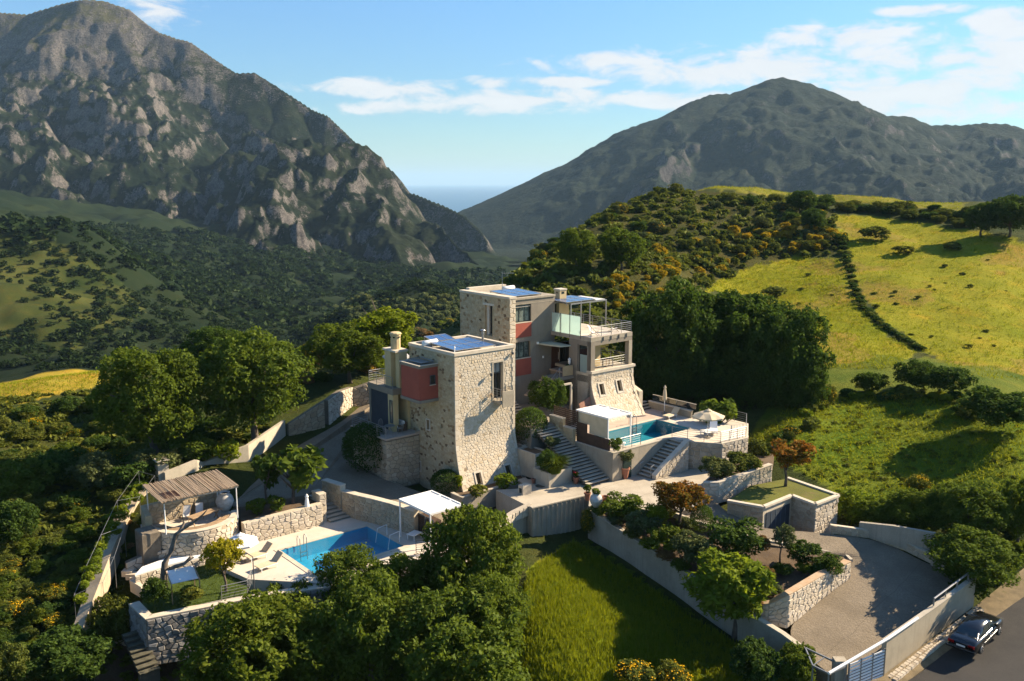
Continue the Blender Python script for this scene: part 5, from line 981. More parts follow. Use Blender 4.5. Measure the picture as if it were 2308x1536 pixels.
wall('stair_wall', 'thick sloping stone wall beside the upper pool stair', 'wall', [hp(13.5, -9.32, -.6, .1), hp(14.3, -9.32, -.6, .6), hp(17.7, -9.36, -.6, 2.45)], .38, MORTAR, COPING, None, .30, STONE_PALE, 50, 93, sides='R')
rt = ht('stair_railing', 'two slim steel handrail posts at the foot of the upper pool stair', 'railing', (13.4, -8, -.2))
for v in (-7.95, -9.2): MB().tube([(13.45, v, FZ - .1), (13.45, v, FZ + 1.0), (13.9, v, FZ + 1.15)], .03, 6).build('post', METAL, rt)
dd = ht('service_door', 'dark green door in the concrete wall under the upper pool', 'door', (11.9, -7.8, -.2)); MB().box(11.55, 12.55, -7.86, -7.80, FZ, 1.75).build('leaf', M('dark_green_door', (.02, .035, .03), (.015, .03, .025), .5), dd); MB().box(12.4, 12.45, -7.92, -7.86, .7, .85).build('handle', METAL, dd)
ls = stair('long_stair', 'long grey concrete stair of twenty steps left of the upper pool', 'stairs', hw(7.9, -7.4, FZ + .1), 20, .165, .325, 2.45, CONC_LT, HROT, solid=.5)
slab('upper_landing', [hw(7.4, -.95, 3.42), hw(10.4, -.95, 3.42), (hw(12.2, 3.2, 3.42)), hw(16.3, 3.2, 3.42), hw(16.3, 6.4, 3.42), hw(7.4, 6.4, 3.42)], CONC_DK, 4)
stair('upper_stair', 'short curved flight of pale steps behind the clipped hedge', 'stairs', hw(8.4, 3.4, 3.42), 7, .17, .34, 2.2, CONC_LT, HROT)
wall('stair_pier', 'rough ochre stone pier at the top of the long stair', 'pier', [hp(10.42, -.25, 2.0, 4.05), hp(10.42, -2.0, 2.0, 4.05)], .3, MORTAR_OCH, COPING, None, .30, STONE_OCH, 12, 94, sides='R')
wall('stair_pier', 'lower ochre stone pier halfway down the long stair', 'pier', [hp(10.41, -2.02, 1.4, 3.4), hp(10.41, -3.3, 1.4, 3.4)], .28, MORTAR_OCH, COPING, None, .30, STONE_OCH, 10, 95, sides='R')
def planter(label, u0, u1, v0, v1, zb, zt):
    t = ht('planter', label, 'planter', (u0, v0, zb), 'concrete planters'); w_ = .16
    mb = MB(); mb.box(u0, u1, v0, v0 + w_, zb, zt); mb.box(u0, u1, v1 - w_, v1, zb, zt); mb.box(u0, u0 + w_, v0 + w_, v1 - w_, zb, zt); mb.box(u1 - w_, u1, v0 + w_, v1 - w_, zb, zt); mb.build('trough', CONC_LT, t)
    MB().box(u0 + w_, u1 - w_, v0 + w_, v1 - w_, zt - .25, zt - .12).build('soil', SOIL, t)
planter('pale concrete planter with ornamental grass beside the foot of the long stair', 5.3, 7.85, -5.55, -3.6, -.4, 1.05)
planter('tall concrete planter with the clipped hedge between tower and long stair', 6.28, 7.85, -2.75, -.3, -.4, 1.8)
planter('raised concrete planter behind the hedge, near the stone pier', 7.0, 7.85, -.28, 1.9, -.4, 1.9)
sc = ht('slat_screen', 'dark brown slatted timber screen at the head of the long stair', 'screen', (10.5, -1.8, 2.3))
for i in range(13): MB().box(10.56, 10.60, -3.25, -.35, 2.75 + i * .17, 2.86 + i * .17).build('slat', BROWNWOOD, sc)
for v in (-3.25, -1.8, -.35): MB().box(10.60, 10.66, v - .04, v + .04, 2.3, 4.95).build('post', BROWNWOOD, sc)
sp = ht('solid_screen', 'dark brown stepped panel below the canvas blind at the upper pool', 'screen', (10.5, -5, 2.3)); MB().box(10.55, 10.62, -4.5, -3.28, 2.3, 4.02).build('panel', BROWNWOOD, sp); MB().box(10.55, 10.62, -7.2, -4.5, 2.3, 3.28).build('panel', BROWNWOOD, sp)
wall('back_wall', 'low concrete wall with dark glass screen behind the loungers at the upper pool', 'wall', [hp(24.4, .6, 2.0, 2.95), hp(24.4, -4.7, 2.0, 2.95)], .25, CONC, COPING)
bwk = D.objects['back_wall']; MB().bar(hw(24.5, .4, 3.65), hw(24.5, -5.0, 3.65), .06, .05).build('top_rail', COPING, bwk); mb = MB(); mb.add([hw(24.5, .4, 3.05), hw(24.5, -5.0, 3.05), hw(24.5, -5.0, 3.63), hw(24.5, .4, 3.63)], [(0, 1, 2, 3)]); mb.build('glass_panel', GLASS_DK, bwk)
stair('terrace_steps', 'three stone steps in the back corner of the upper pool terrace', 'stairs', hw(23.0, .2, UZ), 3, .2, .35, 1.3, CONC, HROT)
wall('end_wall', 'stepped stone wall with shadow pattern right of the battered stone base', 'wall', [hp(22.3, .2, 2.0, 4.3), hp(22.3, 2.2, 2.0, 5.1)], .5, MORTAR, None, None, .30, STONE_PALE, 0, 96, sides='LR')
pf = ht('portal_frame', 'thin concrete portal frame standing behind the slatted screen', 'frame', (14.3, 1.5, 3.4)); MB().box(14.3, 14.5, 1.42, 1.58, 2.3, 5.95).build('post', CONC_LT, pf); mb = MB(); mb.bar((14.4, 1.5, 6.03), (12.3, 1.5, 6.03), .18, .16); mb.build('beam', CONC_LT, pf)
tp = ht('timber_panel', 'slanted reddish timber panel leaning beside the portal frame', 'panel', (16.0, .6, 2.3)); mb = MB(); mb.add([(14.8, .5, 3.0), (16.1, .5, 2.9), (16.3, .9, 4.6), (14.9, .9, 4.1)], [(0, 1, 2, 3)]); mb.add([(14.8, .58, 3.0), (16.1, .58, 2.9), (16.3, .98, 4.6), (14.9, .98, 4.1)], [(3, 2, 1, 0)]); mb.build('board', M('red_timber', (.34, .17, .11), (.28, .14, .09), .8, 3, .2, 16), tp)
# --- right-hand beds and garage
wall('bed_wall', 'sunlit pale stone wall of the raised bed behind the driveway bend', 'retaining wall', [pw(1583,1128,-.45,1090), pw(1617,1136,-.6,1090), pw(1680,1118,-.5,1070), pw(1738,1102,-.4,1049)][::-1], .35, MORTAR, COPING, None, .30, STONE_PALE, 120, 101)
slab('planting_bed', [P(*p) for p in [(1585,1090,.55),(1617,1090,.55),(1738,1052,.55),(1745,1020,.6),(1640,1040,.6)]], SOIL, 1.0)
GB = [P(*p) for p in [(1640,1129,.38),(1721,1143,.38),(1785,1117,.38),(1838,1137,.38),(1889,1117,.38),(1775,1078,.38),(1690,1095,.38)]]
t = wt('sunken_garage', 'stone-faced garage with a grass roof and blue door beside the driveway bend', 'garage', (GB[1][0], GB[1][1], -1.6))
mb = MB(); mb.prism([p[:2] for p in GB], -3.2, .30); mb.build('walls', MORTAR, t)
for i in (0, 2, 3):
    a, b = GB[i], GB[i + 1]; L = math.hypot(b[0] - a[0], b[1] - a[1]); e = Vector((b[0] - a[0], b[1] - a[1], 0)) / L
    stones(t, plane((a[0], a[1], -2.2), e, (0, 0, 1), (e.y, -e.x, 0)), 0, L, 0, 2.5, .30, STONE_TAN if i < 3 else STONE_PALE, 105 + i, (), .05, 60)
mb = MB()
for i in range(5):
    a, b = GB[i], GB[i + 1]; mb.bar((a[0], a[1], .38), (b[0], b[1], .38), .34, .16)
mb.build('coping', COPING, t)
a, b = GB[1], GB[2]; e = Vector((b[0] - a[0], b[1] - a[1], 0)).normalized(); n_ = Vector((e.y, -e.x, 0)); L = math.hypot(b[0] - a[0], b[1] - a[1]); mp = plane((a[0], a[1], 0), e, (0, 0, 1), n_)
mb = MB(); mb.mbox(mp, .35, L - .35, -2.2, -.18, .02, .07); dg = mb.build('garage_door', BLUEDOOR, t)
for i in range(1, 5): mb = MB(); s = .35 + (L - .7) * i / 5; mb.mbox(mp, s - .02, s + .02, -2.2, -.2, .071, .095); mb.build('door_seam', M('door_edge', (.10, .13, .17)), dg)
slab('garage_lawn', [(p[0], p[1], .345) for p in GB], M('roof_turf', (0.12, 0.125, 0.012), (0.09, 0.09, 0.012), .95, 1.0, .6, 9, fine=.3, c3=(.15, .10, .05)), .04)
wall('drive_wall', 'low rough stone kerb wall along the right of the driveway', 'wall', [pw(1872,1203,-1.5,1184), pw(1960,1214,-1.85,1196), pw(2040,1242,-2.2,1222), pw(2100,1272,-2.5,1252)][::-1], .3, MORTAR, None, None, .3, STONE_TAN, 60, 111)
wall('concrete_wall', 'dim plain concrete wall under the dark tree right of the driveway', 'wall', [pw(1935,1205,-1.7,1178), pw(2010,1228,-1.9,1186), pw(2103,1262,-2.4,1203)][::-1], .3, CONC)
wall('concrete_wall', 'low concrete block at the right end of the driveway wall', 'wall', [pw(2097,1274,-2.55,1242), pw(2148,1300,-2.9,1258)][::-1], .3, CONC)
RW = [pw(1996,1525,-5.1,1447), pw(2100,1440,-4.42,1373), pw(2194,1369,-3.86,1304)]
wall('road_wall', 'smooth cream concrete wall along the road above the parked car', 'wall', [pw(1993,1523,-5.1,1447), pw(2100,1439,-4.42,1373), pw(2194,1368,-3.86,1304)][::-1], .3, M('road_wall_render', (0.40, 0.34, 0.245), (0.33, 0.28, 0.20), .85, .7, .2, 9, streak=.35), CONC_LT, oh=.02, ch=.05)
wt_ = D.objects['road_wall']; a, b = RW[2], RW[1]
rt = wt('wall_railing', 'grey tube railing on top of the road wall near its far end', 'railing', (a[0], a[1], a[3]))
p0 = Vector((a[0] - .15, a[1] + .1, a[3] + .05)).lerp(Vector((b[0], b[1], b[3])), .1); p1 = Vector((a[0], a[1], a[3] + .05)).lerp(Vector((b[0], b[1], b[3] + .05)), .95); p0.x -= .1; p1.x -= .15; p1.y += .1
railing(rt, [tuple(p0), tuple(p1)], .5, 0, 1.6, r=.045, toprail=.06, name='guard')
# gate
g0, g1 = Vector(P(1910,1560,-5.45)), Vector(P(1990,1526,-5.12)); t = wt('sliding_gate', 'white steel sliding gate of horizontal slats at the driveway foot', 'gate', tuple(g0)); hg = 1.85
for i in range(9): mb = MB(); z = .12 + i * .2; mb.bar(g0 + Vector((0, 0, z)), g1 + Vector((0, 0, z)), .05, .10); mb.build('slat', WHITE, t)
for f in (0, .33, .66, 1): p = g0.lerp(g1, f); mb = MB(); mb.bar(p, p + Vector((0, 0, hg)), .08, .08); mb.build('upright', METAL, t)
r0 = Vector((*P(1868,1518,-3.3)[:2], -3.3)); a = RW[0]; b = RW[1]; r1 = Vector((a[0], a[1], a[3] + .2)).lerp(Vector((b[0], b[1], b[3] + .2)), .62); t = wt('gate_rail', 'long silver tube rail carrying the sliding gate along the road wall', 'rail', tuple(r0)); mb = MB(); mb.tube([tuple(r0), (a[0] - .05, a[1], a[3] + .2), tuple(r1)], .09, 8); mb.build('tube', WHITE, t)
t = wt('gate_post', 'square concrete post left of the white sliding gate', 'post', P(1885,1536,-5.3)); mb = MB(); q = P(1893,1545,-5.3); mb.box(q[0] - .45, q[0] + .25, q[1] - .3, q[1] + .3, -6.5, -3.6); mb.build('shaft', CONC, t)
t = wt('metal_frame', 'open silver metal frame lying level beside the gate post', 'frame', P(1815,1462,-4.1)); fq = [Vector(P(x, y, -3.75)) for x, y in [(1815,1461),(1905,1503),(1868,1519),(1832,1501)]]; mb = MB(); [mb.bar(fq[i], fq[(i + 1) % 4], .08, .1) for i in range(4)]; mb.bar(fq[0].lerp(fq[1], .5), fq[3], .05); mb.build('bars', METAL, t); mb = MB(); [mb.bar(p, p - Vector((0, 0, 1.6)), .08) for p in fq]; mb.build('legs', METAL, t)
t = wt('stone_gutter', 'strip of squared cobbles along the foot of the road wall', 'kerb', (RW[0][0], RW[0][1], RW[0][2]))
rg = random.Random(9); A0, A1 = Vector((RW[0][0], RW[0][1], -5.1)), Vector((RW[2][0], RW[2][1], -3.86)); e = (A1 - A0).normalized(); n_ = Vector((e.y, -e.x, 0)); s = 0
while s < (A1 - A0).length:
    w_ = rg.uniform(.22, .36)
    for k in range(2):
        c = A0 + e * (s + w_ / 2) + n_ * (.20 + k * .34); hh = rg.uniform(.02, .05); x = w_ * .46; y = rg.uniform(.13, .16); mb = MB(); ve = [c + e * sx * x + n_ * sy * y for sx, sy in ((-1, -1), (1, -1), (1, 1), (-1, 1))]; lo = [(p.x, p.y, p.z - .1) for p in ve]; hi = [(c.x + (p.x - c.x) * .85, c.y + (p.y - c.y) * .85, p.z + .03 + hh) for p in ve]
        mb.add(lo + hi, [(4, 5, 6, 7), (0, 1, 5, 4), (1, 2, 6, 5), (2, 3, 7, 6), (3, 0, 4, 7)], rg.random()); mb.build('stone', STONE_PALE, t)
    s += w_
wall('kerb', 'thin pale concrete kerb between the driveway and the shrub bed', 'kerb', [(x, y, z - .6, z + .22) for x, y, z in (P(*p) for p in [(1486,1150,-.4),(1563,1179,-.75),(1620,1196,-1.05),(1702,1220,-1.4),(1819,1242,-1.95),(1903,1255,-2.42),(1915,1268,-2.55)])][::-1], .25, CONC_LT)
wall('stone_wall', 'long sunlit stone wall between the shrub bed and the lower driveway', 'retaining wall', [pw(1915,1304,-2.97,1267), pw(1850,1352,-3.48,1298), pw(1773,1417,-4.02,1342), pw(1730,1408,-3.95,1362), pw(1690,1388,-3.6,1366)], .45, MORTAR, M('russet_coping', (.40, .26, .15), (.42, .33, .22), .9, 2, .3, 12), None, .30, STONE_PALE, 200, 121, sides='L', dp=.065, ch=.06)
# ------------------------------------------------------------------ plants
def sph(rng, n): v = rng.normal(size=(n, 3)); return v / np.linalg.norm(v, axis=1, keepdims=True)
def crown_data(n, size, lobes, seed, up=.35, spread=.62, lr=(.30, .48), fill=.18, elong=1.0):
    rng = np.random.default_rng(seed); c = sph(rng, lobes) * (rng.random((lobes, 1)) ** .33) * spread; c[:, 2] = c[:, 2] * .85 + .06
    r = rng.uniform(lr[0], lr[1], lobes); k = rng.choice(lobes, n * 2, p=r ** 2 / (r ** 2).sum()); d = sph(rng, n * 2); d[:, 2] = np.where((d[:, 2] < -.35) & (rng.random(n * 2) < .7), -d[:, 2], d[:, 2])
    rad = np.where(rng.random(n * 2) < fill, rng.random(n * 2) ** .5, rng.uniform(.86, 1.08, n * 2)); rad = rad * (1 + (lobes > 12) * .22 * np.sin(5 * d[:, 0] + 9 * c[k, 1]) * np.sin(6 * d[:, 1] + 7 * c[k, 2]) + (lobes > 12) * .14 * np.sin(13 * d[:, 2] + 11 * d[:, 0])); p = c[k] + d * (r[k] * rad)[:, None]
    if lobes > 12:                           # ragged outline and see-through gaps
        ph = rng.uniform(0, 6.28, 3); gp = np.sin(9.5 * p[:, 0] + ph[0] + 2 * p[:, 2]) * np.sin(9 * p[:, 1] + ph[1] + 2 * p[:, 0]) * np.sin(10 * p[:, 2] + ph[2]); sel = gp > -.30; p, d, k, rad = p[sel], d[sel], k[sel], rad[sel]
    d2 = ((p[:, None] - c[None]) ** 2).sum(-1); inside = (np.sqrt(d2) < r[None] * .72).sum(1) - (rad < .72); keep = np.where(inside <= 0)[0][:n]; p = p[keep]; d = d[keep]; kk = k[keep]; m = len(p)
    nrm = d * .55 + sph(rng, m) * .75 + np.array([0, 0, up]); nrm /= np.linalg.norm(nrm, axis=1, keepdims=True); t = np.cross(nrm, sph(rng, m)); t /= np.linalg.norm(t, axis=1, keepdims=True) + 1e-9; b = np.cross(nrm, t)
    s = size * rng.uniform(.6, 1.35, (m, 1)); v = np.stack([p - t * s * elong, p + b * s * .55, p + t * s * elong + nrm * s * .2, p - b * s * .55], 1).reshape(-1, 3)
    f = np.arange(m * 4).reshape(m, 4); lt_ = rng.random(lobes) * .35; tint = np.clip(lt_[kk] + rng.random(m) * .65 + np.clip(p[:, 2], -.5, .8) * .12, 0, 1)
    return v, f, np.repeat(tint, 4)
def crown_mesh(name, *a, **k): v, f, t = crown_data(*a, **k); return npmesh(name, v, f, {'tint': ('FLOAT', t)})
PRO = {'big': [crown_mesh('crown_big', 24000, .032, 110, s, spread=.84, lr=(.10, .25), fill=.2) for s in (1, 2, 3)],
       'mid': [crown_mesh('crown_mid', 9000, .050, 60, s, spread=.82, lr=(.12, .27), fill=.2) for s in (11, 12, 13)],
       'bush': [crown_mesh('crown_bush', 3600, .070, 30, s, spread=.74, lr=(.16, .34)) for s in (21, 22, 23)],
       'clip': [crown_mesh('crown_clipped', 5200, .05, 1, s, spread=.0, lr=(.95, .97), fill=.05) for s in (31, 32)],
       'feather': [crown_mesh('crown_feather', 6500, .060, 30, s, spread=.78, lr=(.16, .34), elong=1.8) for s in (41,)],
       'low': [crown_mesh('crown_low', 420, .17, 8, s, spread=.55, lr=(.30, .50), fill=.1) for s in (51, 52, 53, 54)],
       'fig': [crown_mesh('crown_fig', 900, .15, 16, s, spread=.72, lr=(.20, .34), fill=.3) for s in (61,)],
       'blossom': [crown_mesh('crown_blossom', 420, .055, 14, s, spread=.62, lr=(.34, .48), fill=0, up=.9) for s in (71, 72)]}
def grass_clump(n, h, seed, lean=.5):
    rng = np.random.default_rng(seed); v = []; f = []; tt = []
    for i in range(n):
        a = rng.uniform(0, 6.28); r = rng.uniform(0, .35); L = rng.uniform(.2, 1) * lean; x, y = r * math.cos(a), r * math.sin(a); w_ = .035; hh = h * rng.uniform(.6, 1.1); dx, dy = math.cos(a), math.sin(a)
        pts = [(x, y, 0, w_), (x + dx * L * .35, y + dy * L * .35, hh * .75, w_ * .8), (x + dx * L, y + dy * L, hh * (1 - L * .3), .004)]; b = len(v)
        for (px_, py_, pz_, ww) in pts: v += [(px_ - dy * ww, py_ + dx * ww, pz_), (px_ + dy * ww, py_ - dx * ww, pz_)]
        f += [(b, b + 1, b + 3, b + 2), (b + 2, b + 3, b + 5, b + 4)]; tt += [rng.random()] * 6
    return np.array(v), np.array(f), np.array(tt)
_gv, _gf, _gt = grass_clump(650, 1.0, 3, .85); PRO['grass'] = [npmesh('grass_plant', _gv, _gf, {'tint': ('FLOAT', _gt)})]
def trunk_mesh(seed, limbs=6):
    rng = random.Random(seed); mb = MB(); mb.tube([(0, 0, -.15), (.03, .01, .3), (rng.uniform(-.08, .08), rng.uniform(-.08, .08), .7), (rng.uniform(-.1, .1), rng.uniform(-.1, .1), 1.05)], [.085, .06, .05, .035], 8)
    for i in range(limbs):
        a = i * 6.28 / limbs + rng.uniform(-.4, .4); z0 = rng.uniform(.55, .95); l = rng.uniform(.45, .8); mb.tube([(0, 0, z0), (math.cos(a) * l * .5, math.sin(a) * l * .5, z0 + .28), (math.cos(a) * l, math.sin(a) * l, z0 + rng.uniform(.5, .8))], [.035, .024, .008], 6)
    me = newmesh('trunk', mb.v, mb.f); me.materials.append(BARK); me.polygons.foreach_set('use_smooth', np.ones(len(me.polygons), dtype=bool)); return me
TRUNKS = [trunk_mesh(s) for s in range(3)]
prng = random.Random(77)
_rr = np.exp(np.linspace(math.log(40), math.log(900), 520))
def hit(px, py):                            # where the view line through a photo pixel meets the ground
    d = ray(px, py); X = d[0] / d[1] * _rr; Z = H + d[2] / d[1] * _rr; g = ground_z(X, _rr); k = np.where(Z <= g)[0]
    if not len(k): return None
    i = k[0]; return (float(X[i]), float(_rr[i]), float(g[i]))
USED = set()
def obj_mat(o, mat):
    if not o.data.materials: o.data.materials.append(mat)
    o.material_slots[0].link = 'OBJECT'; o.material_slots[0].material = mat
def plant(name, label, cat, bbox, base, leaf='oak', proto='mid', z=None, trunk=True, group=None, flat=None, var=None, blossom=0, lz=None):
    """bbox: extent of the crown in the photograph, base: foot of the plant there (height z, or on the ground)"""
    bp = P(base[0], base[1], z) if z is not None else hit(*base)
    if bp is None: return None
    dp = pix(*bp)[2]; s = dp / F; x0, y0, x1, y1 = bbox; rx = (x1 - x0) / 2 * s; ah = (y1 - y0) / 2 * s; de = math.atan2(H - bp[2], bp[1]); rz2 = (ah / math.cos(de)) ** 2 - (rx * math.tan(de)) ** 2
    rz = max(math.sqrt(max(rz2, 0)), rx * (flat or .55)); cx = bp[0] + ((x0 + x1) / 2 - base[0]) * s; cz = vz(bp[0], bp[1], (y0 + y1) / 2)
    t = empty(name, label, cat, bp, 0, (0, 0, 0), group); me = prng.choice(PRO[proto]) if var is None else PRO[proto][var % len(PRO[proto])]
    o = D.objects.new('crown' if trunk else 'foliage', me); COL.objects.link(o); o.parent = t; o.location = (cx - bp[0], 0, cz - bp[2]); o.rotation_euler = (0, 0, prng.uniform(0, 6.28)); o.scale = (rx * 1.1, rx * 1.1, rz * 1.08); obj_mat(o, LEAF[leaf])
    if trunk:
        th = max(.4, cz - bp[2] - rz * .25); k = D.objects.new('trunk', prng.choice(TRUNKS)); COL.objects.link(k); k.parent = t; w_ = min(max(rx * 1.05, .5), th * 1.2); k.scale = (w_, w_, th); k.rotation_euler = (0, 0, prng.uniform(0, 6.28))
    if blossom:
        b = D.objects.new('blossom', prng.choice(PRO['blossom'])); COL.objects.link(b); b.parent = t; b.location = o.location; b.scale = (rx * 1.02, rx * 1.02, rz * 1.04); b.rotation_euler = (0, 0, prng.uniform(0, 6.28)); obj_mat(b, LEAF['blossom'])
    return t
T = lambda *a, **k: plant(*a, **k)
# big trees
T('oak_tree', 'broad bright green tree left of the big trunked tree, sunlit crown above the meadow edge', 'tree', (228,772,472,1020), (350,1055), 'oak', 'big', var=0)
T('walnut_tree', 'big round tree with a bare dark trunk at the head of the pale concrete wall', 'tree', (450,742,702,985), (577,1014), 'oak', 'big', var=1)
T('oak_tree', 'dark round tree peeping out behind the two big left trees', 'tree', (415,732,575,860), (500,905), 'dark', 'big', var=2)
T('plane_tree', 'green tree with leaning pale trunk above the sunlit stone retaining wall', 'tree', (692,726,872,852), (790,868), 'oak', 'big', var=0)
T('almond_tree', 'bright yellow green tree just left of the yellow chimney pot', 'tree', (798,690,950,790), (880,855), 'lime', 'mid', var=1)
T('oak_tree', 'tall dark tree immediately right of the roof terrace', 'tree', (1395,640,1612,905), (1500,885), 'dark', 'big', var=1)
T('oak_tree', 'largest dark tree of the grove behind the upper pool', 'tree', (1545,655,1800,925), (1690,878), 'dark', 'big', var=2)
T('oak_tree', 'rightmost dark tree of the grove behind the upper pool, reaching toward the meadow', 'tree', (1690,690,1866,940), (1790,905), 'dark', 'big', var=0)
T('oak_tree', 'low dark tree filling the front of the grove beside the closed parasol', 'tree', (1470,760,1650,925), (1570,888), 'dark', 'big', var=1)
T('oak_tree', 'tall green tree in the foreground hiding the right end of the lower pool deck', 'tree', (952,1130,1192,1440), (1075,1365), 'oak', 'big', var=2)
T('oak_tree', 'green tree whose top overlaps the near edge of the lower pool', 'tree', (700,1225,872,1420), (780,1425), 'oak', 'big', var=0)
T('oak_tree', 'silvery green tree at the bottom edge left of the foreground grove', 'tree', (430,1330,760,1620), (600,1600), 'oak', 'big', var=1, z=-6.4)
T('oak_tree', 'dense green tree in the middle of the foreground grove', 'tree', (705,1290,965,1580), (835,1560), 'oak', 'big', var=2, z=-6.0)
T('oak_tree', 'wide green tree at the bottom edge beside the yellow meadow', 'tree', (875,1335,1200,1640), (1040,1600), 'oak', 'big', var=0, z=-6.0)
T('oak_tree', 'small leafy tree between the lawn wall and the foreground grove', 'tree', (495,1335,650,1470), (580,1490), 'oak', 'mid', var=1)
T('fig_tree', 'fig tree with big leaves beside the left driveway, right of two', 'tree', (612,1005,736,1110), (660,1140), 'oak', 'fig', z=-.2)
T('fig_tree', 'fig tree with big leaves beside the left driveway, left of two', 'tree', (572,1020,650,1105), (602,1142), 'dark', 'fig', z=-.2)
T('maple_tree', 'small tree with russet tipped crown in the shrub bed below the pool stair', 'tree', (1474,1078,1592,1166), (1533,1188), 'red', 'mid', z=-.85, var=0)
T('russet_shrub', 'orange red shrub at the corner of the raised bed, bare stems below', 'shrub', (1733,985,1830,1062), (1770,1095), 'red', 'bush', z=.4)
T('feathery_tree', 'feathery yellow green tree leaning over the long concrete wall', 'tree', (1558,1240,1748,1405), (1655,1440), 'lime', 'feather')
T('golden_tree', 'little golden yellow tree on the lawn beside the white canvas sunshade', 'tree', (466,1207,555,1300), (509,1335), 'yellow', 'mid', z=-1.92, var=2)
T('fig_tree', 'young fig tree behind the open parasol at the upper pool', 'tree', (1575,895,1658,972), (1622,985), 'oak', 'fig', z=.9)
T('olive_tree', 'thin grey green young olive in the shrub bed by the driveway', 'tree', (1738,1182,1790,1240), (1758,1262), 'olive', 'bush', z=-1.7)
T('oak_tree', 'dark crown joining the tall terrace tree to the rest of the grove', 'tree', (1490,650,1680,800), (1590,868), 'dark', 'big', var=0)
T('oak_tree', 'dark crown filling the upper right middle of the grove', 'tree', (1640,665,1800,830), (1735,872), 'dark', 'big', var=1)
T('oak_tree', 'low dark crown at the foot of the grove beside the upper pool fig', 'tree', (1640,800,1760,955), (1700,912), 'dark', 'big', var=0)
T('oak_tree', 'low dark crown at the right foot of the grove facing the meadow', 'tree', (1740,790,1860,950), (1800,915), 'dark', 'big', var=1)
T('oak_tree', 'dark low tree between the loggia and the closed parasol', 'tree', (1425,760,1560,935), (1490,892), 'dark', 'big', var=2)
T('oak_tree', 'green tree in the foreground grove below the lower pool corner', 'tree', (820,1245,1010,1420), (915,1440), 'oak', 'big', var=1)
T('oak_tree', 'leafy foreground tree in front of the lawn wall', 'tree', (560,1310,730,1490), (640,1500), 'oak', 'big', var=0)
T('oak_tree', 'foreground tree beside the yellow meadow, right side of the grove', 'tree', (1010,1290,1195,1500), (1100,1500), 'oak', 'big', var=1)
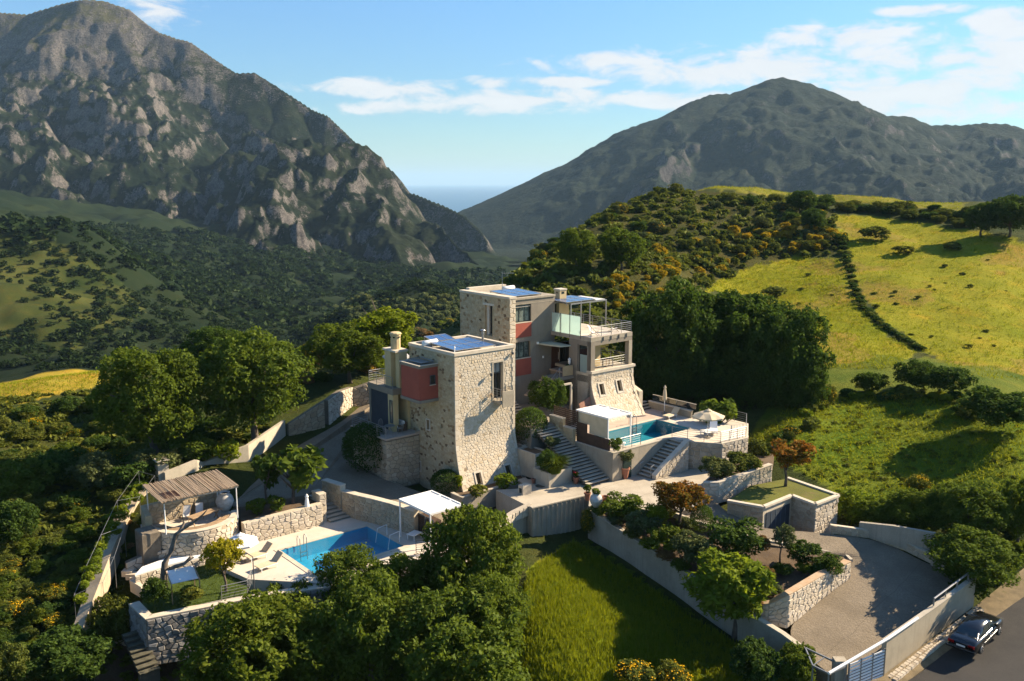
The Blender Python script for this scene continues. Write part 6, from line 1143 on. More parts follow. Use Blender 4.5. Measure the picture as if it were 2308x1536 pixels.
# clipped and garden shrubs
for lb, bb, bs, z, lf, pr in [
 ('dark clipped drum shaped bush under the lower terrace of the tower', (778,962,874,1062), (826,1066), -.3, 'dark', 'clip'),
 ('dark clipped ball at the near left corner of the stone tower', (974,1062,1038,1114), (1006,1114), -.9, 'dark', 'clip'),
 ('dark rounded bush in the shade beside the entrance steps', (1190,848,1276,935), (1232,935), 3.4, 'dark', 'mid'),
 ('clipped block hedge in the tall planter right of the stone tower', (1160,925,1232,1008), (1199,996), 1.85, 'dark', 'clip'),
 ('clipped green ball between driveway and shrub bed', (1557,1142,1604,1200), (1580,1203), -.85, 'dark', 'clip'),
 ('long rounded clipped hedge along the driveway kerb', (1604,1178,1712,1248), (1656,1246), -1.3, 'dark', 'bush'),
 ('round green bush on the raised bed left of the sunlit stone wall', (1583,1030,1652,1087), (1616,1086), .55, 'olive', 'bush'),
 ('loose green bush on the raised bed beside the russet shrub', (1640,1022,1712,1075), (1676,1072), .6, 'scrub', 'bush'),
 ('bright lime plant framed by the concrete portal', (1244,862,1287,908), (1264,910), 3.4, 'lime', 'bush'),
 ('small green plant at the corner post of the white canopy', (1374,985,1402,1022), (1388,1022), 2.3, 'oak', 'bush'),
 ('leafy shrub at the upper left end of the shrub bed, beside the pots', (1368,1110,1442,1172), (1404,1172), -.9, 'oak', 'bush'),
 ('grey green oleander below the leafy shrub on the concrete wall', (1415,1150,1482,1210), (1448,1210), -1.3, 'olive', 'bush'),
 ('tall pale yellow green shrub behind the oleander', (1458,1128,1502,1188), (1478,1192), -.9, 'lime', 'bush'),
 ('bushy oleander midway along the long concrete wall', (1462,1185,1538,1248), (1500,1246), -1.7, 'oak', 'bush'),
 ('pale leaved shrub right of the midway oleander', (1515,1195,1580,1262), (1548,1262), -1.7, 'olive', 'bush'),
 ('dense shrub just above the feathery tree', (1545,1210,1622,1285), (1585,1285), -2.1, 'olive', 'bush'),
 ('dark bush in the right corner of the shrub bed', (1776,1218,1840,1272), (1808,1272), -2.0, 'dark', 'bush'),
 ('low dark bush against the kerb at the far right of the shrub bed', (1832,1252,1895,1295), (1862,1292), -2.3, 'dark', 'bush'),
 ('little bright green plant in the bare part of the shrub bed', (1792,1268,1828,1292), (1810,1292), -2.4, 'lime', 'bush'),
 ('thin brown twiggy shrub near the young olive', (1700,1205,1742,1252), (1722,1256), -1.6, 'brown', 'low'),
 ('leafy vine climbing the near corner of the stone tower', (1024,1070,1044,1100), (1034,1112), -.6, 'lime', 'low'),
 ('low green creeper in the planter under the lit tower windows', (1050,1094,1100,1118), (1075,1116), -.45, 'scrub', 'low'),
 ('yellow green creeper at the right end of the tower planter', (1110,1076,1165,1100), (1140,1098), -.42, 'lime', 'low'),
 ('leafy shrub behind the lit wall at the lower pool', (550,1125,610,1160), (580,1160), -.1, 'oak', 'low'),
 ('second leafy shrub behind the lit wall at the lower pool', (600,1118,650,1150), (625,1150), 0, 'oak', 'low'),
 ('shrub with small flowers beside the grass planter and stair', (1222,985,1268,1012), (1245,1010), 2.2, 'olive', 'low'),
 ('dark bush at the foot of the dead tree', (330,1300,380,1370), (352,1372), -1.92, 'dark', 'bush'),
 ('scraggly bush under the canvas sunshade on the lawn', (400,1318,470,1365), (435,1365), -1.92, 'scrub', 'low'),
 ('bush right of the terrace stone wall below the meadow', (1685,985,1740,1050), (1710,1052), None, 'scrub', 'bush'),
 ('leafy green bush beside the garage roof', (1872,1112,1965,1172), (1920,1175), None, 'lime', 'bush'),
 ('green bush at the head of the driveway wall, right of the garage', (1940,1120,2040,1195), (1990,1200), None, 'oak', 'mid'),
 ('bush growing over the far end of the road wall', (2140,1265,2232,1352), (2190,1352), None, 'dark', 'bush'),
 ('grey leaved bushes below the dry stone lawn wall', (360,1420,440,1480), (400,1482), None, 'scrub', 'bush'),
 ('upright grey green shrub left of the dark stone stair', (203,1338,302,1462), (255,1466), None, 'scrub', 'mid'),
 ('dark shrub at the bottom left corner below the vine walk', (60,1420,245,1550), (150,1555), None, 'dark', 'mid'),
 ('big dark broom at the left edge beside the vine walk', (-20,1120,92,1235), (35,1240), None, 'dark', 'mid'),
 ('green bush above the big dark broom at the left edge', (10,1038,125,1120), (68,1122), None, 'oak', 'bush'),
 ('round dark bush between the left edge and the vine walk', (95,1005,185,1090), (140,1092), None, 'dark', 'bush'),
 ('wide dark bush upslope of the vine walk', (165,1015,268,1115), (215,1118), None, 'olive', 'mid'),
 ('dark bush directly left of the barbecue chimney', (240,1035,335,1105), (288,1106), None, 'dark', 'bush'),
 ('olive green bush with yellow tips behind the barbecue chimney', (305,1020,400,1075), (352,1076), None, 'olive', 'bush'),
 ('climbing vine spilling over the pale concrete wall', (400,985,480,1040), (440,1045), None, 'oak', 'bush'),
 ('pale green vine on the concrete wall near the big trunk', (480,990,545,1045), (512,1050), None, 'lime', 'low'),
 ('bottom left corner shrub with loose olive leaves', (-30,1445,70,1560), (20,1560), None, 'scrub', 'mid'),
 ('dark shrub under the meadow wall at the bottom right', (1640,1440,1760,1560), (1700,1565), None, 'dark', 'mid'),
 ('green shrub beside the level metal frame', (1745,1450,1840,1560), (1795,1565), None, 'oak', 'mid'),
 ]:
    if pr == 'bush': bb = (bb[0] - (bb[2] - bb[0]) * .12, bb[1], bb[2] + (bb[2] - bb[0]) * .12, bb[3])
    T('shrub', lb, 'shrub', bb, bs, lf, pr, z=z, trunk=False, flat=.7)
for i, (x, y, z) in enumerate([(1350,1162,-.85),(1388,1184,-1.1),(1425,1212,-1.4),(1462,1236,-1.75),(1500,1262,-1.95),(1532,1284,-2.2),(1628,1262,-1.7),(1655,1296,-2.2),(1692,1330,-2.7),(1722,1300,-2.3),(1762,1294,-2.3),(1545,1190,-1.0),(1500,1166,-.7),(1650,1350,-2.8),(1700,1372,-3.1),(1848,1300,-2.4),(1740,1340,-2.8)]):
    T('garden_plant', 'low leafy garden plant filling the soil of the shrub bed', 'plant', (x - 24, y - 26, x + 24, y + 4), (x, y), ['oak', 'olive', 'scrub', 'lime', 'brown'][i % 5], 'bush', z=z, trunk=False, group='low plants in the shrub bed')
T('ornamental_grass', 'tall ornamental grass filling the pale planter by the long stair', 'grass plant', (1210,1004,1292,1066), (1250,1066), 'oak', 'grass', z=.95, trunk=False)
g = D.objects['ornamental_grass'].children[0]; g.location = (0, 0, 0); g.scale = (1.6, 1.3, 1.5); g.rotation_euler = (0, 0, HROT)
T('shrub', 'dark shrub in the left end of the pale planter with ornamental grass', 'shrub', (1206,1012,1256,1066), (1230,1066), 'dark', 'bush', z=.95, trunk=False)
for lb, bb, bs in [('yellow flowering broom at the bottom edge of the meadow', (1385,1485,1480,1560), (1430,1562)), ('second yellow flowering broom at the bottom edge, right of the first', (1470,1490,1560,1570), (1515,1572)),
                   ('yellow flowering broom high above the stone retaining wall, left of the plane tree', (676,772,712,838), (694,842)), ('yellow flowering bush on the slope at the far left edge', (20,1345,82,1402), (50,1404)),
                   ('golden flowering bush beside the lower end of the vine walk', (98,1382,152,1425), (125,1428)), ('yellow weed growing at the corner of the board-marked wall', (1308,1148,1342,1210), (1325,1225)),
                   ('yellow flowering broom on the slope right of the garage', (2040,1065,2095,1125), (2068,1128)), ('yellow flowering broom low against the long concrete wall', (1522,1265,1552,1320), (1537,1345)),
                   ('yellow flowering broom at the bottom of the dark shrub near the metal frame', (1690,1490,1740,1540), (1715,1545)), ('golden broom in front of the grove, right of the upper pool', (1845,868,1885,915), (1865,918))]:
    T('broom_bush', lb, 'broom', bb, bs, 'scrub', 'bush', trunk=False, blossom=1)
for lb, bb, bs, lf in [('dark tree on the crest of the hill, left of two', (1768,428,1838,478), (1803,482), 'dark'), ('dark tree just below the crest tree on the hill', (1800,468,1858,525), (1828,530), 'dark'),
   ('leafy tree on the shaded hill flank above the house, left of two', (1255,512,1342,606), (1300,610), 'oak'), ('leafy tree on the shaded hill flank above the house, right of two', (1350,515,1450,608), (1402,612), 'oak'),
   ('big dark tree at the right edge of the hill crest', (2215,438,2330,530), (2275,540), 'dark'), ('lower dark tree left of the big one at the right edge of the crest', (2170,455,2250,530), (2210,536), 'dark'),
   ('big dark leafy tree above the driveway end', (2085,1190,2285,1330), (2190,1345), 'oak'), ('dark tree uphill of the tree at the driveway end', (2085,1082,2260,1220), (2180,1240), 'oak'),
   ('dark leafy tree left of the biggest one above the driveway', (1995,1098,2130,1205), (2065,1215), 'oak'), ('green tree at the right edge behind the driveway trees', (2235,1075,2340,1220), (2290,1240), 'oak')]:
    T('oak_tree', lb, 'tree', bb, bs, lf, 'big')
for lb, bb in [('dark spreading bush at the right edge of the meadow', (2165,868,2335,978)), ('dark spreading bush in the hollow under the dividing hedge, right of two', (2085,820,2190,896)), ('dark spreading bush in the hollow under the dividing hedge, left of two', (2015,808,2105,884)), ('dark low bush left of the hollow, under the end of the dividing hedge', (1925,835,2000,892))]:
    T('wild_bush', lb, 'bush', bb, ((bb[0] + bb[2]) / 2, bb[3]), 'dark', 'mid', trunk=False, flat=.5)
def many(n, name, label, cat, group, poly, wpx, leaf, proto, seed, squash=.7, blossom=0.0, mind=0.0, leaves2=None):
    rng = random.Random(seed); xs = [p[0] for p in poly]; ys = [p[1] for p in poly]; c = 0; tries = 0; pts = []
    while c < n and tries < n * 30:
        tries += 1; x = rng.uniform(min(xs), max(xs)); y = rng.uniform(min(ys), max(ys))
        if not inpoly(np.array([x]), np.array([y]), poly)[0]: continue
        if mind and any(abs(x - a) < mind and abs(y - b) < mind * .6 for a, b in pts): continue
        pts.append((x, y)); k = rng.uniform(.6, 1.35); w_ = wpx * k; h = w_ * squash
        if plant(name, label, cat, (x - w_ / 2, y - h, x + w_ / 2, y + h * .1), (x, y), rng.choice(leaves2) if leaves2 else leaf, proto, trunk=False, group=group, flat=.5, blossom=1 if rng.random() < blossom else 0): c += 1
many(95, 'olive_tree', 'small grey green olive tree in the grove behind the stone tower', 'olive tree', 'olive grove in the valley', [(748,705),(800,680),(1042,672),(1042,742),(960,742),(880,712),(800,728)], 22, 'grove', 'low', 5, .75, mind=11)
many(120, 'broom_bush', 'golden broom bush on the shaded hill flank above the house', 'broom', 'broom on the hill flank', [(1340,640),(1500,560),(1720,520),(1890,520),(1890,568),(1700,585),(1590,650),(1500,690),(1400,720)], 24, 'gold', 'low', 6, .8, .45, leaves2=['gold', 'gold', 'scrub'])
many(120, 'scrub_bush', 'low olive scrub bush on the hill flank below the crest', 'bush', 'scrub on the hill flank', [(1150,640),(1215,560),(1340,490),(1490,438),(1760,455),(1885,490),(1895,560),(1700,575),(1500,570),(1350,640),(1200,700)], 30, 'scrub', 'bush', 7, .7, .05, leaves2=['scrub', 'dark', 'scrub', 'olive'])
many(60, 'hedge_bush', 'dark hedge bush in the row below the crest field', 'bush', 'hedge below the crest', [(1835,452),(2000,470),(2190,485),(2195,520),(2000,490),(1880,478),(1830,470)], 32, 'dark', 'bush', 8, .6, leaves2=['dark', 'scrub'])
many(130, 'slope_bush', 'low green bush on the slope left of the vine walk', 'bush', 'bushes on the left slope', [(0,930),(230,930),(330,1010),(330,1080),(230,1160),(150,1380),(130,1536),(0,1536)], 52, 'scrub', 'bush', 9, .6, .06, leaves2=['scrub', 'dark', 'oak', 'scrub'])
many(26, 'slope_bush', 'low green bush between the vine walk and the lawn terrace', 'bush', 'bushes right of the vine walk', [(300,1130),(340,1180),(300,1240),(270,1300),(300,1340),(290,1440),(210,1440),(240,1320),(280,1200)], 30, 'scrub', 'low', 10, .6, leaves2=['scrub', 'brown', 'oak'])
many(34, 'meadow_bush', 'low bush along the foot of the grove and the meadow', 'bush', 'bushes below the meadow', [(1740,1000),(1860,900),(2020,880),(2180,900),(2200,960),(2100,900),(1900,920),(1790,1000)], 34, 'scrub', 'low', 11, .6, .15, leaves2=['scrub', 'lime', 'dark'])
many(34, 'slope_bush', 'green bush on the slope below the right meadow', 'bush', 'bushes right of the garage', [(1890,1130),(1960,1130),(2308,1150),(2308,1300),(2240,1330),(2180,1290),(2080,1220),(1960,1180)], 46, 'oak', 'bush', 12, .55, .08, leaves2=['oak', 'scrub', 'lime', 'dark'])
many(45, 'slope_bush', 'dark bush behind the drive and the left retaining wall', 'bush', 'bushes behind the left wall', [(620,930),(700,880),(780,850),(850,840),(1040,760),(1040,720),(900,760),(780,760),(690,800),(640,860)], 40, 'scrub', 'bush', 13, .6, .05, leaves2=['scrub', 'dark', 'lime', 'brown'])
many(40, 'slope_bush', 'dark bush in the shade under the big left trees', 'bush', 'bushes under the left trees', [(180,900),(330,1000),(560,1000),(620,930),(560,960),(300,930)], 46, 'dark', 'bush', 14, .6)
many(26, 'field_tuft', 'small dark bush standing out on the hill field', 'bush', 'small bushes on the hill fields', [(1650,640),(1900,600),(1990,560),(2250,560),(2300,800),(2200,840),(2000,740),(1880,800),(1760,700)], 14, 'scrub', 'low', 15, .5)
for i, (lb, bb) in enumerate([('wide low bush on the upper hill field, nearest the hedge corner', (1926,508,2012,546)), ('small round bush in the middle of the upper hill field', (2012,550,2068,574)), ('low bush on the upper hill field toward the right edge', (2118,544,2172,568)), ('grey bush patch on the left hill field above the grove', (1712,645,1776,672))]):
    T('scrub_bush', lb, 'bush', bb, ((bb[0] + bb[2]) / 2, bb[3]), 'scrub', 'low', trunk=False, flat=.3)
hl = [(1898,545),(1905,575),(1912,605),(1922,640),(1932,670),(1945,695),(1965,715),(1985,735),(2010,752),(2035,768),(2060,782),(2082,795)]
for i in range(len(hl) - 1):
    for k in range(3):
        t_ = k / 3; x = hl[i][0] + (hl[i + 1][0] - hl[i][0]) * t_ + prng.uniform(-3, 3); y = hl[i][1] + (hl[i + 1][1] - hl[i][1]) * t_
        T('hedge_bush', 'low dark bush in the hedge line dividing the two hill fields', 'bush', (x - 14, y - 13, x + 14, y + 3), (x, y), 'dark' if k else 'scrub', 'low', trunk=False, group='hedge between the hill fields', flat=.4)
# --- masses nobody could count
def merged(name, protos, pos, scl, mat, seed, kindname='stuff', zs=1.0, tadd=.5):
    rng = np.random.default_rng(seed); V = []; Fc = []; Tn = []; n = 0; pos = np.asarray(pos); which = rng.integers(0, len(protos), len(pos))
    for w_, (v, f, t) in enumerate(protos):
        k = np.where(which == w_)[0]
        if not len(k): continue
        a = rng.uniform(0, 6.28, len(k)); ca, sa = np.cos(a)[:, None], np.sin(a)[:, None]; s = np.asarray(scl)[k][:, None]
        X = (v[None, :, 0] * ca - v[None, :, 1] * sa) * s + pos[k, 0:1]; Y = (v[None, :, 0] * sa + v[None, :, 1] * ca) * s + pos[k, 1:2]; Z = v[None, :, 2] * s * zs + pos[k, 2:3]
        V.append(np.stack([X, Y, Z], -1).reshape(-1, 3)); Fc.append((f[None] + (np.arange(len(k)) * len(v))[:, None, None]).reshape(-1, 4) + n); n += len(k) * len(v)
        Tn.append(np.clip(t[None] * (1 - tadd) + tadd * rng.random((len(k), 1)), 0, 1).ravel())
    return link(name, npmesh(name, np.concatenate(V), np.concatenate(Fc), {'tint': ('FLOAT', np.concatenate(Tn))}), mat, None, kindname)
def scatter(n, poly, seed, rmin=0, rmax=1e9, fld=None):     # world points whose photo position lies in poly; even over the ground, not over the picture
    rng = np.random.default_rng(seed); out = []; xs = [p[0] for p in poly]; ys = [p[1] for p in poly]
    vis = np.where((ppx > min(xs) - 40) & (ppx < max(xs) + 40) & (ppy > min(ys) - 40) & (ppy < max(ys) + 40) & (gr > rmin) & (gr < rmax))[0]
    if not len(vis): return np.zeros((0, 3))
    wgt = (gr[vis] ** 2); idx = rng.choice(vis, n * 6, p=wgt / wgt.sum()); x = gx[idx] + rng.normal(0, 1, len(idx)) * gr[idx] * .012; y = gy[idx] + rng.normal(0, 1, len(idx)) * gr[idx] * .012; z = ground_z(x, y); a, b, _ = pix(x, y, z)
    ok = inpoly(a, b, poly) if fld is None else inpoly(a, b, poly) & fld(x, y); x, y, z = x[ok][:n], y[ok][:n], z[ok][:n]; return np.stack([x, y, z], -1)
lowp = [crown_data(42, .42, 7, s, spread=.5, lr=(.35, .55), fill=.05) for s in (81, 82, 83)]
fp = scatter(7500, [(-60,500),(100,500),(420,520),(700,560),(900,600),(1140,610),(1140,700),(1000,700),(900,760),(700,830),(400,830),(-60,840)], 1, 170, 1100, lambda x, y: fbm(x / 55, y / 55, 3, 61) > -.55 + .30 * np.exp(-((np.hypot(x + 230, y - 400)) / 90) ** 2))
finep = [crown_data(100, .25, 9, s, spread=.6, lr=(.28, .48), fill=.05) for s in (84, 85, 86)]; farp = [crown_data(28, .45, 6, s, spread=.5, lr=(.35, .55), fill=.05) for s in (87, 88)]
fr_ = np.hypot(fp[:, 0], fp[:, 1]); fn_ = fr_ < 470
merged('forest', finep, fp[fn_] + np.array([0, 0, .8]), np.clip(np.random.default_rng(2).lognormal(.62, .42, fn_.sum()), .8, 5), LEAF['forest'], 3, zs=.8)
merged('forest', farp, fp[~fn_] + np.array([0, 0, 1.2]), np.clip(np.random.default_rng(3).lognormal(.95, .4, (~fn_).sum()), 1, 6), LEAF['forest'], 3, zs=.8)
sp_ = scatter(1500, [(1120,700),(1140,635),(1215,555),(1340,485),(1490,432),(1760,448),(1885,488),(1900,575),(1720,585),(1590,655),(1480,720),(1400,900),(1250,760)], 4, 60, 260)
merged('scrub', lowp, sp_ + np.array([0, 0, .2]), np.random.default_rng(5).uniform(.5, 1.5, len(sp_)), LEAF['scrub'], 6, zs=.75)
s2 = scatter(1000, [(-20,900),(230,880),(450,960),(620,960),(560,1010),(330,1090),(230,1200),(150,1400),(260,1460),(420,1440),(560,1480),(560,1540),(-20,1540)], 7, 40, 130)
merged('undergrowth', lowp, s2, np.random.default_rng(8).uniform(.25, .75, len(s2)), LEAF['scrub'], 9, zs=.7)
s3 = scatter(420, [(1690,990),(1760,930),(1900,880),(2180,880),(2308,960),(2308,1340),(2200,1330),(2080,1250),(1960,1190),(1880,1120)], 17, 40, 130)
merged('undergrowth', lowp, s3, np.random.default_rng(18).uniform(.15, .40, len(s3)), LEAF['scrub'], 19, zs=.6)
s4 = scatter(500, [(1250,1230),(1330,1225),(1480,1330),(1640,1440),(1820,1510),(1820,1540),(1560,1540),(1500,1400),(1300,1270)], 27, 40, 90)
merged('undergrowth', lowp, s4, np.random.default_rng(28).uniform(.15, .45, len(s4)), LEAF['oak'], 29, zs=.6)
tuft = [grass_clump(5, 1.0, s, .45) for s in (1, 2, 3)]
g1 = scatter(10000, FIELDS['front'], 10, 40, 90); merged('meadow_grass', tuft, g1, np.random.default_rng(11).uniform(.25, .6, len(g1)), LEAF['grass'], 12)
wide = []
for s in (4, 5):
    v, f, t = grass_clump(3, .55, s, .9); v = v.copy(); v[:, :2] *= 1.6; wide.append((v, f, t))
g2 = np.concatenate([scatter(5000, FIELDS['hill_a'], 13, 90, 260), scatter(7000, FIELDS['hill_b'], 14, 90, 270), scatter(3000, FIELDS['crest'], 15, 150, 300)]); merged('hill_grass', wide, g2, np.random.default_rng(16).uniform(.3, .75, len(g2)), LEAF['grass'], 20)
g3 = np.concatenate([scatter(7000, FIELDS['slope'], 23, 50, 140), scatter(2500, FIELDS['left'], 24, 70, 140)]); merged('meadow_grass', wide, g3, np.random.default_rng(25).uniform(.25, .6, len(g3)), LEAF['grass'], 26)
rng = np.random.default_rng(31); lu = rng.uniform(-25.7, -19.5, 3200); lv_ = rng.uniform(-4.6, 2.0, 3200); lq = [(-19.9, 2.1), (-19.35, -.9), (-19.5, -3.2), (-20.5, -4.7), (-25.8, -3.6), (-25.8, -1.6), (-24.5, 1.3), (-21.4, 1.9)]; k = inpoly(lu, lv_, lq)
lpz = np.array([hw(a, b, -1.93) for a, b in zip(lu[k], lv_[k])]); merged('lawn_grass', tuft, lpz, rng.uniform(.06, .16, len(lpz)), LEAF['oak'], 32)
# ------------------------------------------------------------------ furniture, pots, pergolas, the car
def pergola(name, label, u0, u1, v0, v1, zb, zt, cat='pergola'):
    t = ht(name, label, cat, ((u0 + u1) / 2, (v0 + v1) / 2, zb)); w_ = .09
    for a, b in ((u0, v0), (u1, v0), (u1, v1), (u0, v1)): MB().bbox(a - w_ / 2, a + w_ / 2, b - w_ / 2, b + w_ / 2, zb, zt - .02, .01).build('post', WHITE, t)
    mb = MB(); mb.box(u0 - .06, u1 + .06, v0 - .06, v0 + .06, zt - .02, zt + .12); mb.box(u0 - .06, u1 + .06, v1 - .06, v1 + .06, zt - .02, zt + .12); mb.box(u0 - .06, u0 + .06, v0 + .06, v1 - .06, zt - .02, zt + .12); mb.box(u1 - .06, u1 + .06, v0 + .06, v1 - .06, zt - .02, zt + .12)
    for f in (1 / 3, 2 / 3): y = v0 + (v1 - v0) * f; mb.box(u0 + .06, u1 - .06, y - .05, y + .05, zt, zt + .13)
    mb.build('roof_frame', WHITE, t); mb = MB(); n = int((u1 - u0 - .12) / .085)
    for i in range(n): x = u0 + .08 + i * .085; mb.box(x, x + .055, v0 + .07, v1 - .07, zt + .03, zt + .055)
    mb.build('louvres', WHITE, t, kind='stuff'); return t
p1 = pergola('white_canopy', 'white louvred canopy with a cream canvas side at the upper pool', 10.85, 13.6, -6.7, -2.95, UZ, 4.88, 'canopy')
MB().box(10.80, 10.83, -4.55, -2.98, 3.95, 4.86).build('canvas_blind', FABRIC, p1); MB().box(10.80, 10.83, -6.66, -4.552, 3.22, 4.86).build('canvas_blind', FABRIC, p1)
p2 = pergola('white_pergola', 'white louvred pergola beside the lower pool, partly behind the green tree', -7.65, -4.8, -7.35, -3.45, LZ, 1.22)
t = ht('slatted_cabinet', 'dark brown slatted cabinet with two doors under the lower white pergola', 'cabinet', (-6.1, -4.3, LZ))
for k in range(2):
    v0 = -4.25 - k * 1.05; mb = MB(); mb.box(-6.32, -6.26, v0 - .48, v0 - .42, LZ, .0); mb.box(-6.32, -6.26, v0 + .42, v0 + .48, LZ, .0); mb.box(-6.32, -6.26, v0 - .42, v0 + .42, -.08, .04); d_ = mb.build('door_frame', DARKMETAL, t)
    for i in range(9): MB().box(-6.31, -6.27, v0 - .42, v0 + .42, LZ + .08 + i * .165, LZ + .19 + i * .165).build('slat', BROWNWOOD, d_)
MB().box(-6.25, -5.6, -5.8, -3.75, LZ, -.12).build('body', BROWNWOOD, t)
# reed pergola over the round patio
t = ht('reed_pergola', 'grey brown reed roof on thin white posts over the round patio', 'pergola', (-20, 4.8, 0)); ru0, ru1, rv0, rv1 = -22.75, -17.25, 2.85, 6.7
for a, b, zb in ((-22.5, 3.05, .4), (-17.4, 2.95, .4), (-22.5, 6.5, 0), (-17.4, 6.5, 0)): MB().tube([(a, b, zb), (a, b, 2.72 + (.2 if b > 4 else 0))], .04, 6).build('post', WHITE, t)
mb = MB(); [mb.bar((ru0, v, 2.7 + (v - rv0) * .055), (ru1, v, 2.7 + (v - rv0) * .055), .08, .1) for v in (2.95, 4.8, 6.6)]; mb.build('beam', METAL, t)
rs_ = random.Random(4); mb = MB(); n = 84
for i in range(n):
    x = ru0 + (ru1 - ru0) * (i + .5) / n + rs_.uniform(-.01, .01); a, b = rv0 + rs_.uniform(-.18, .08), rv1 + rs_.uniform(-.1, .12); mb.tube([(x, a, 2.79 + rs_.uniform(0, .05)), (x + rs_.uniform(-.03, .03), (a + b) / 2, 2.89 + rs_.uniform(0, .05)), (x + rs_.uniform(-.04, .04), b, 3.0 + rs_.uniform(0, .05))], rs_.uniform(.03, .055), 5, rs_.random())
mb.build('reed', stone_mat('reed_stalk', [(0, (.36, .27, .18)), (.5, (.22, .155, .10)), (.8, (.40, .31, .22)), (1, (.10, .07, .045))], .3), t, kind='stuff')
mb = MB()
for i in range(10): x = -22.3 + i * .11; mb.tube([(x, 3.2, 2.875), (x, 4.4, 2.945)], .034, 4)
mb.build('patched_reed', M('rusty_reed', (.30, .13, .06), (.22, .09, .04), .95, 4, .4, 20), t)
t = ht('barbecue_chimney', 'cream masonry chimney with a flat cap behind the reed roof', 'chimney', (-23.3, 7.6, 0)); q = wh(*P(368, 1098, .4)[:2]); MB().box(q[0] - .42, q[0] + .42, q[1] - .35, q[1] + .35, -.5, 2.35).build('stack', CONC_LT, t)
mb = MB(); [mb.box(q[0] + a - .06, q[0] + a + .06, q[1] + b - .06, q[1] + b + .06, 2.35, 2.62) for a in (-.34, .34) for b in (-.27, .27)]; mb.build('feet', CONC_LT, t); MB().box(q[0] - .52, q[0] + .52, q[1] - .45, q[1] + .45, 2.622, 2.72).build('cap', COPING, t)
t = ht('stone_oven', 'low dark stone hearth block at the left of the round patio', 'hearth', (-23.2, 4.2, -.2)); MB().bbox(-24.0, -22.8, 3.4, 4.9, -1.5, .65, .08).build('block', MORTAR_DK, t); MB().box(-22.86, -22.75, 3.7, 4.3, .1, .5).build('mouth', GLASS_DK, t)
def urn(name, label, loc, h, mat, mouth=None, plant_=None, cat='urn'):
    t = lt(name, label, cat, loc, 0); pr = [(.20, 0), (.34, .18), (.46, .42), (.48, .6), (.40, .8), (.26, .92), (.24, .96), (.31, 1.0), (.25, 1.0), (.2, .9)]; mb = MB(); mb.lathe([(r * h * .92, z * h) for r, z in pr], (0, 0, 0), 18); mb.build('body', mat, t, smooth=True)
    mb = MB(); mb.lathe([(.485 * h * .92, .50 * h), (.50 * h * .92, .52 * h), (.485 * h * .92, .54 * h)], (0, 0, 0), 18); mb.build('band', mat, t)
    mb = MB(); mb.lathe([(.01, .93 * h), (.23 * h * .92, .93 * h)], (0, 0, 0), 14); mb.build('mouth', SOIL, t)
    if plant_: o = D.objects.new('plant', PRO['low'][0]); COL.objects.link(o); o.parent = t; o.location = (0, 0, h * 1.12); o.scale = (h * .42, h * .42, h * .34); obj_mat(o, LEAF[plant_])
    return t
def pot(label, loc, h, plant_=None, bloom=False, ps=1.0):
    t = lt('flower_pot', label, 'pot', loc, 0); mb = MB(); mb.lathe([(.26 * h, 0), (.40 * h, .85 * h), (.46 * h, .86 * h), (.46 * h, h), (.38 * h, h), (.36 * h, .9 * h)], (0, 0, 0), 14); mb.build('body', POT, t, smooth=False); mb = MB(); mb.lathe([(.01, .9 * h), (.37 * h, .9 * h)], (0, 0, 0), 12); mb.build('soil', SOIL, t)
    if plant_: o = D.objects.new('plant', PRO['low'][1]); COL.objects.link(o); o.parent = t; o.location = (0, 0, h + .3 * ps); o.scale = (.42 * ps, .42 * ps, .42 * ps); obj_mat(o, LEAF[plant_])
    if bloom: mb = MB(); r_ = random.Random(3); [mb.lathe([(.02, -.04), (.07, 0), (.02, .04)], (r_.uniform(-.2, .2), r_.uniform(-.2, .2), h + .3 + r_.uniform(-.05, .15)), 6) for _ in range(12)]; mb.build('petals', RED, t)
    return t
urn('large_urn', 'tall whitewashed jar under the right corner of the reed roof', P(508, 1152, .2), 1.45, URN)
urn('large_urn', 'whitewashed jar with a plant at the corner of the shrub bed', P(1343, 1143, FZ), 1.1, URN, plant_='oak')
urn('large_urn', 'clay coloured jar beside the battered stone base on the pool terrace', hw(15.6, .3, UZ), 1.5, POT)
pot('small terracotta pot left of the whitewashed jar with a plant', P(1324, 1128, FZ), .62, 'oak'); pot('empty looking terracotta pot right of the whitewashed jar', P(1364, 1136, FZ), .62)
pot('terracotta pot with red flowers at the foot of the long stair', P(1298, 1091, FZ), .6, 'oak', True, .7); pot('small terracotta pot by the tall planter wall', P(1202, 1090, FZ), .42)
t = pot('tall terracotta pot holding a young olive tree under the pool wall', P(1408, 1079, FZ), .95); o = D.objects.new('plant', PRO['bush'][0]); COL.objects.link(o); o.parent = t; o.location = (0, 0, 2.0); o.scale = (.85, .85, .62); obj_mat(o, LEAF['olive']); mb = MB(); mb.tube([(0, 0, .8), (.03, 0, 1.3), (0, .03, 1.9)], [.05, .04, .02], 6); mb.build('stem', BARK, t)
pot('dark pot with a plant beside the house entrance', hw(15.9, 3.6, 6.25), .4, 'dark')
mb = MB(); q = P(1218, 1096, FZ + .004); mb.lathe([(.42, 0), (.42, .02)], (q[0], q[1], q[2]), 18); tag(mb.build('manhole_cover', GLASS_DK, None, org=(0, 0, 0)), 'round black manhole cover on the forecourt by the pale planter', 'cover')
def bx_thing(label, loc, rz=HROT):
    t = lt('stone_block', label, 'block', loc, rz); MB().bbox(-.45, .45, -.3, .3, 0, .75, .06).build('block', STONE_PALE, t); MB().box(-.47, -.455, -.15, .15, .1, .5).build('niche', GLASS_DK, t)
bx_thing('rough pale stone block standing at the forecourt end of the tower planter', P(1183, 1112, FZ))
bx_thing('pale utility block at the left foot of the stone tower behind the clipped ball', hw(-.35, 1.5, -.9))
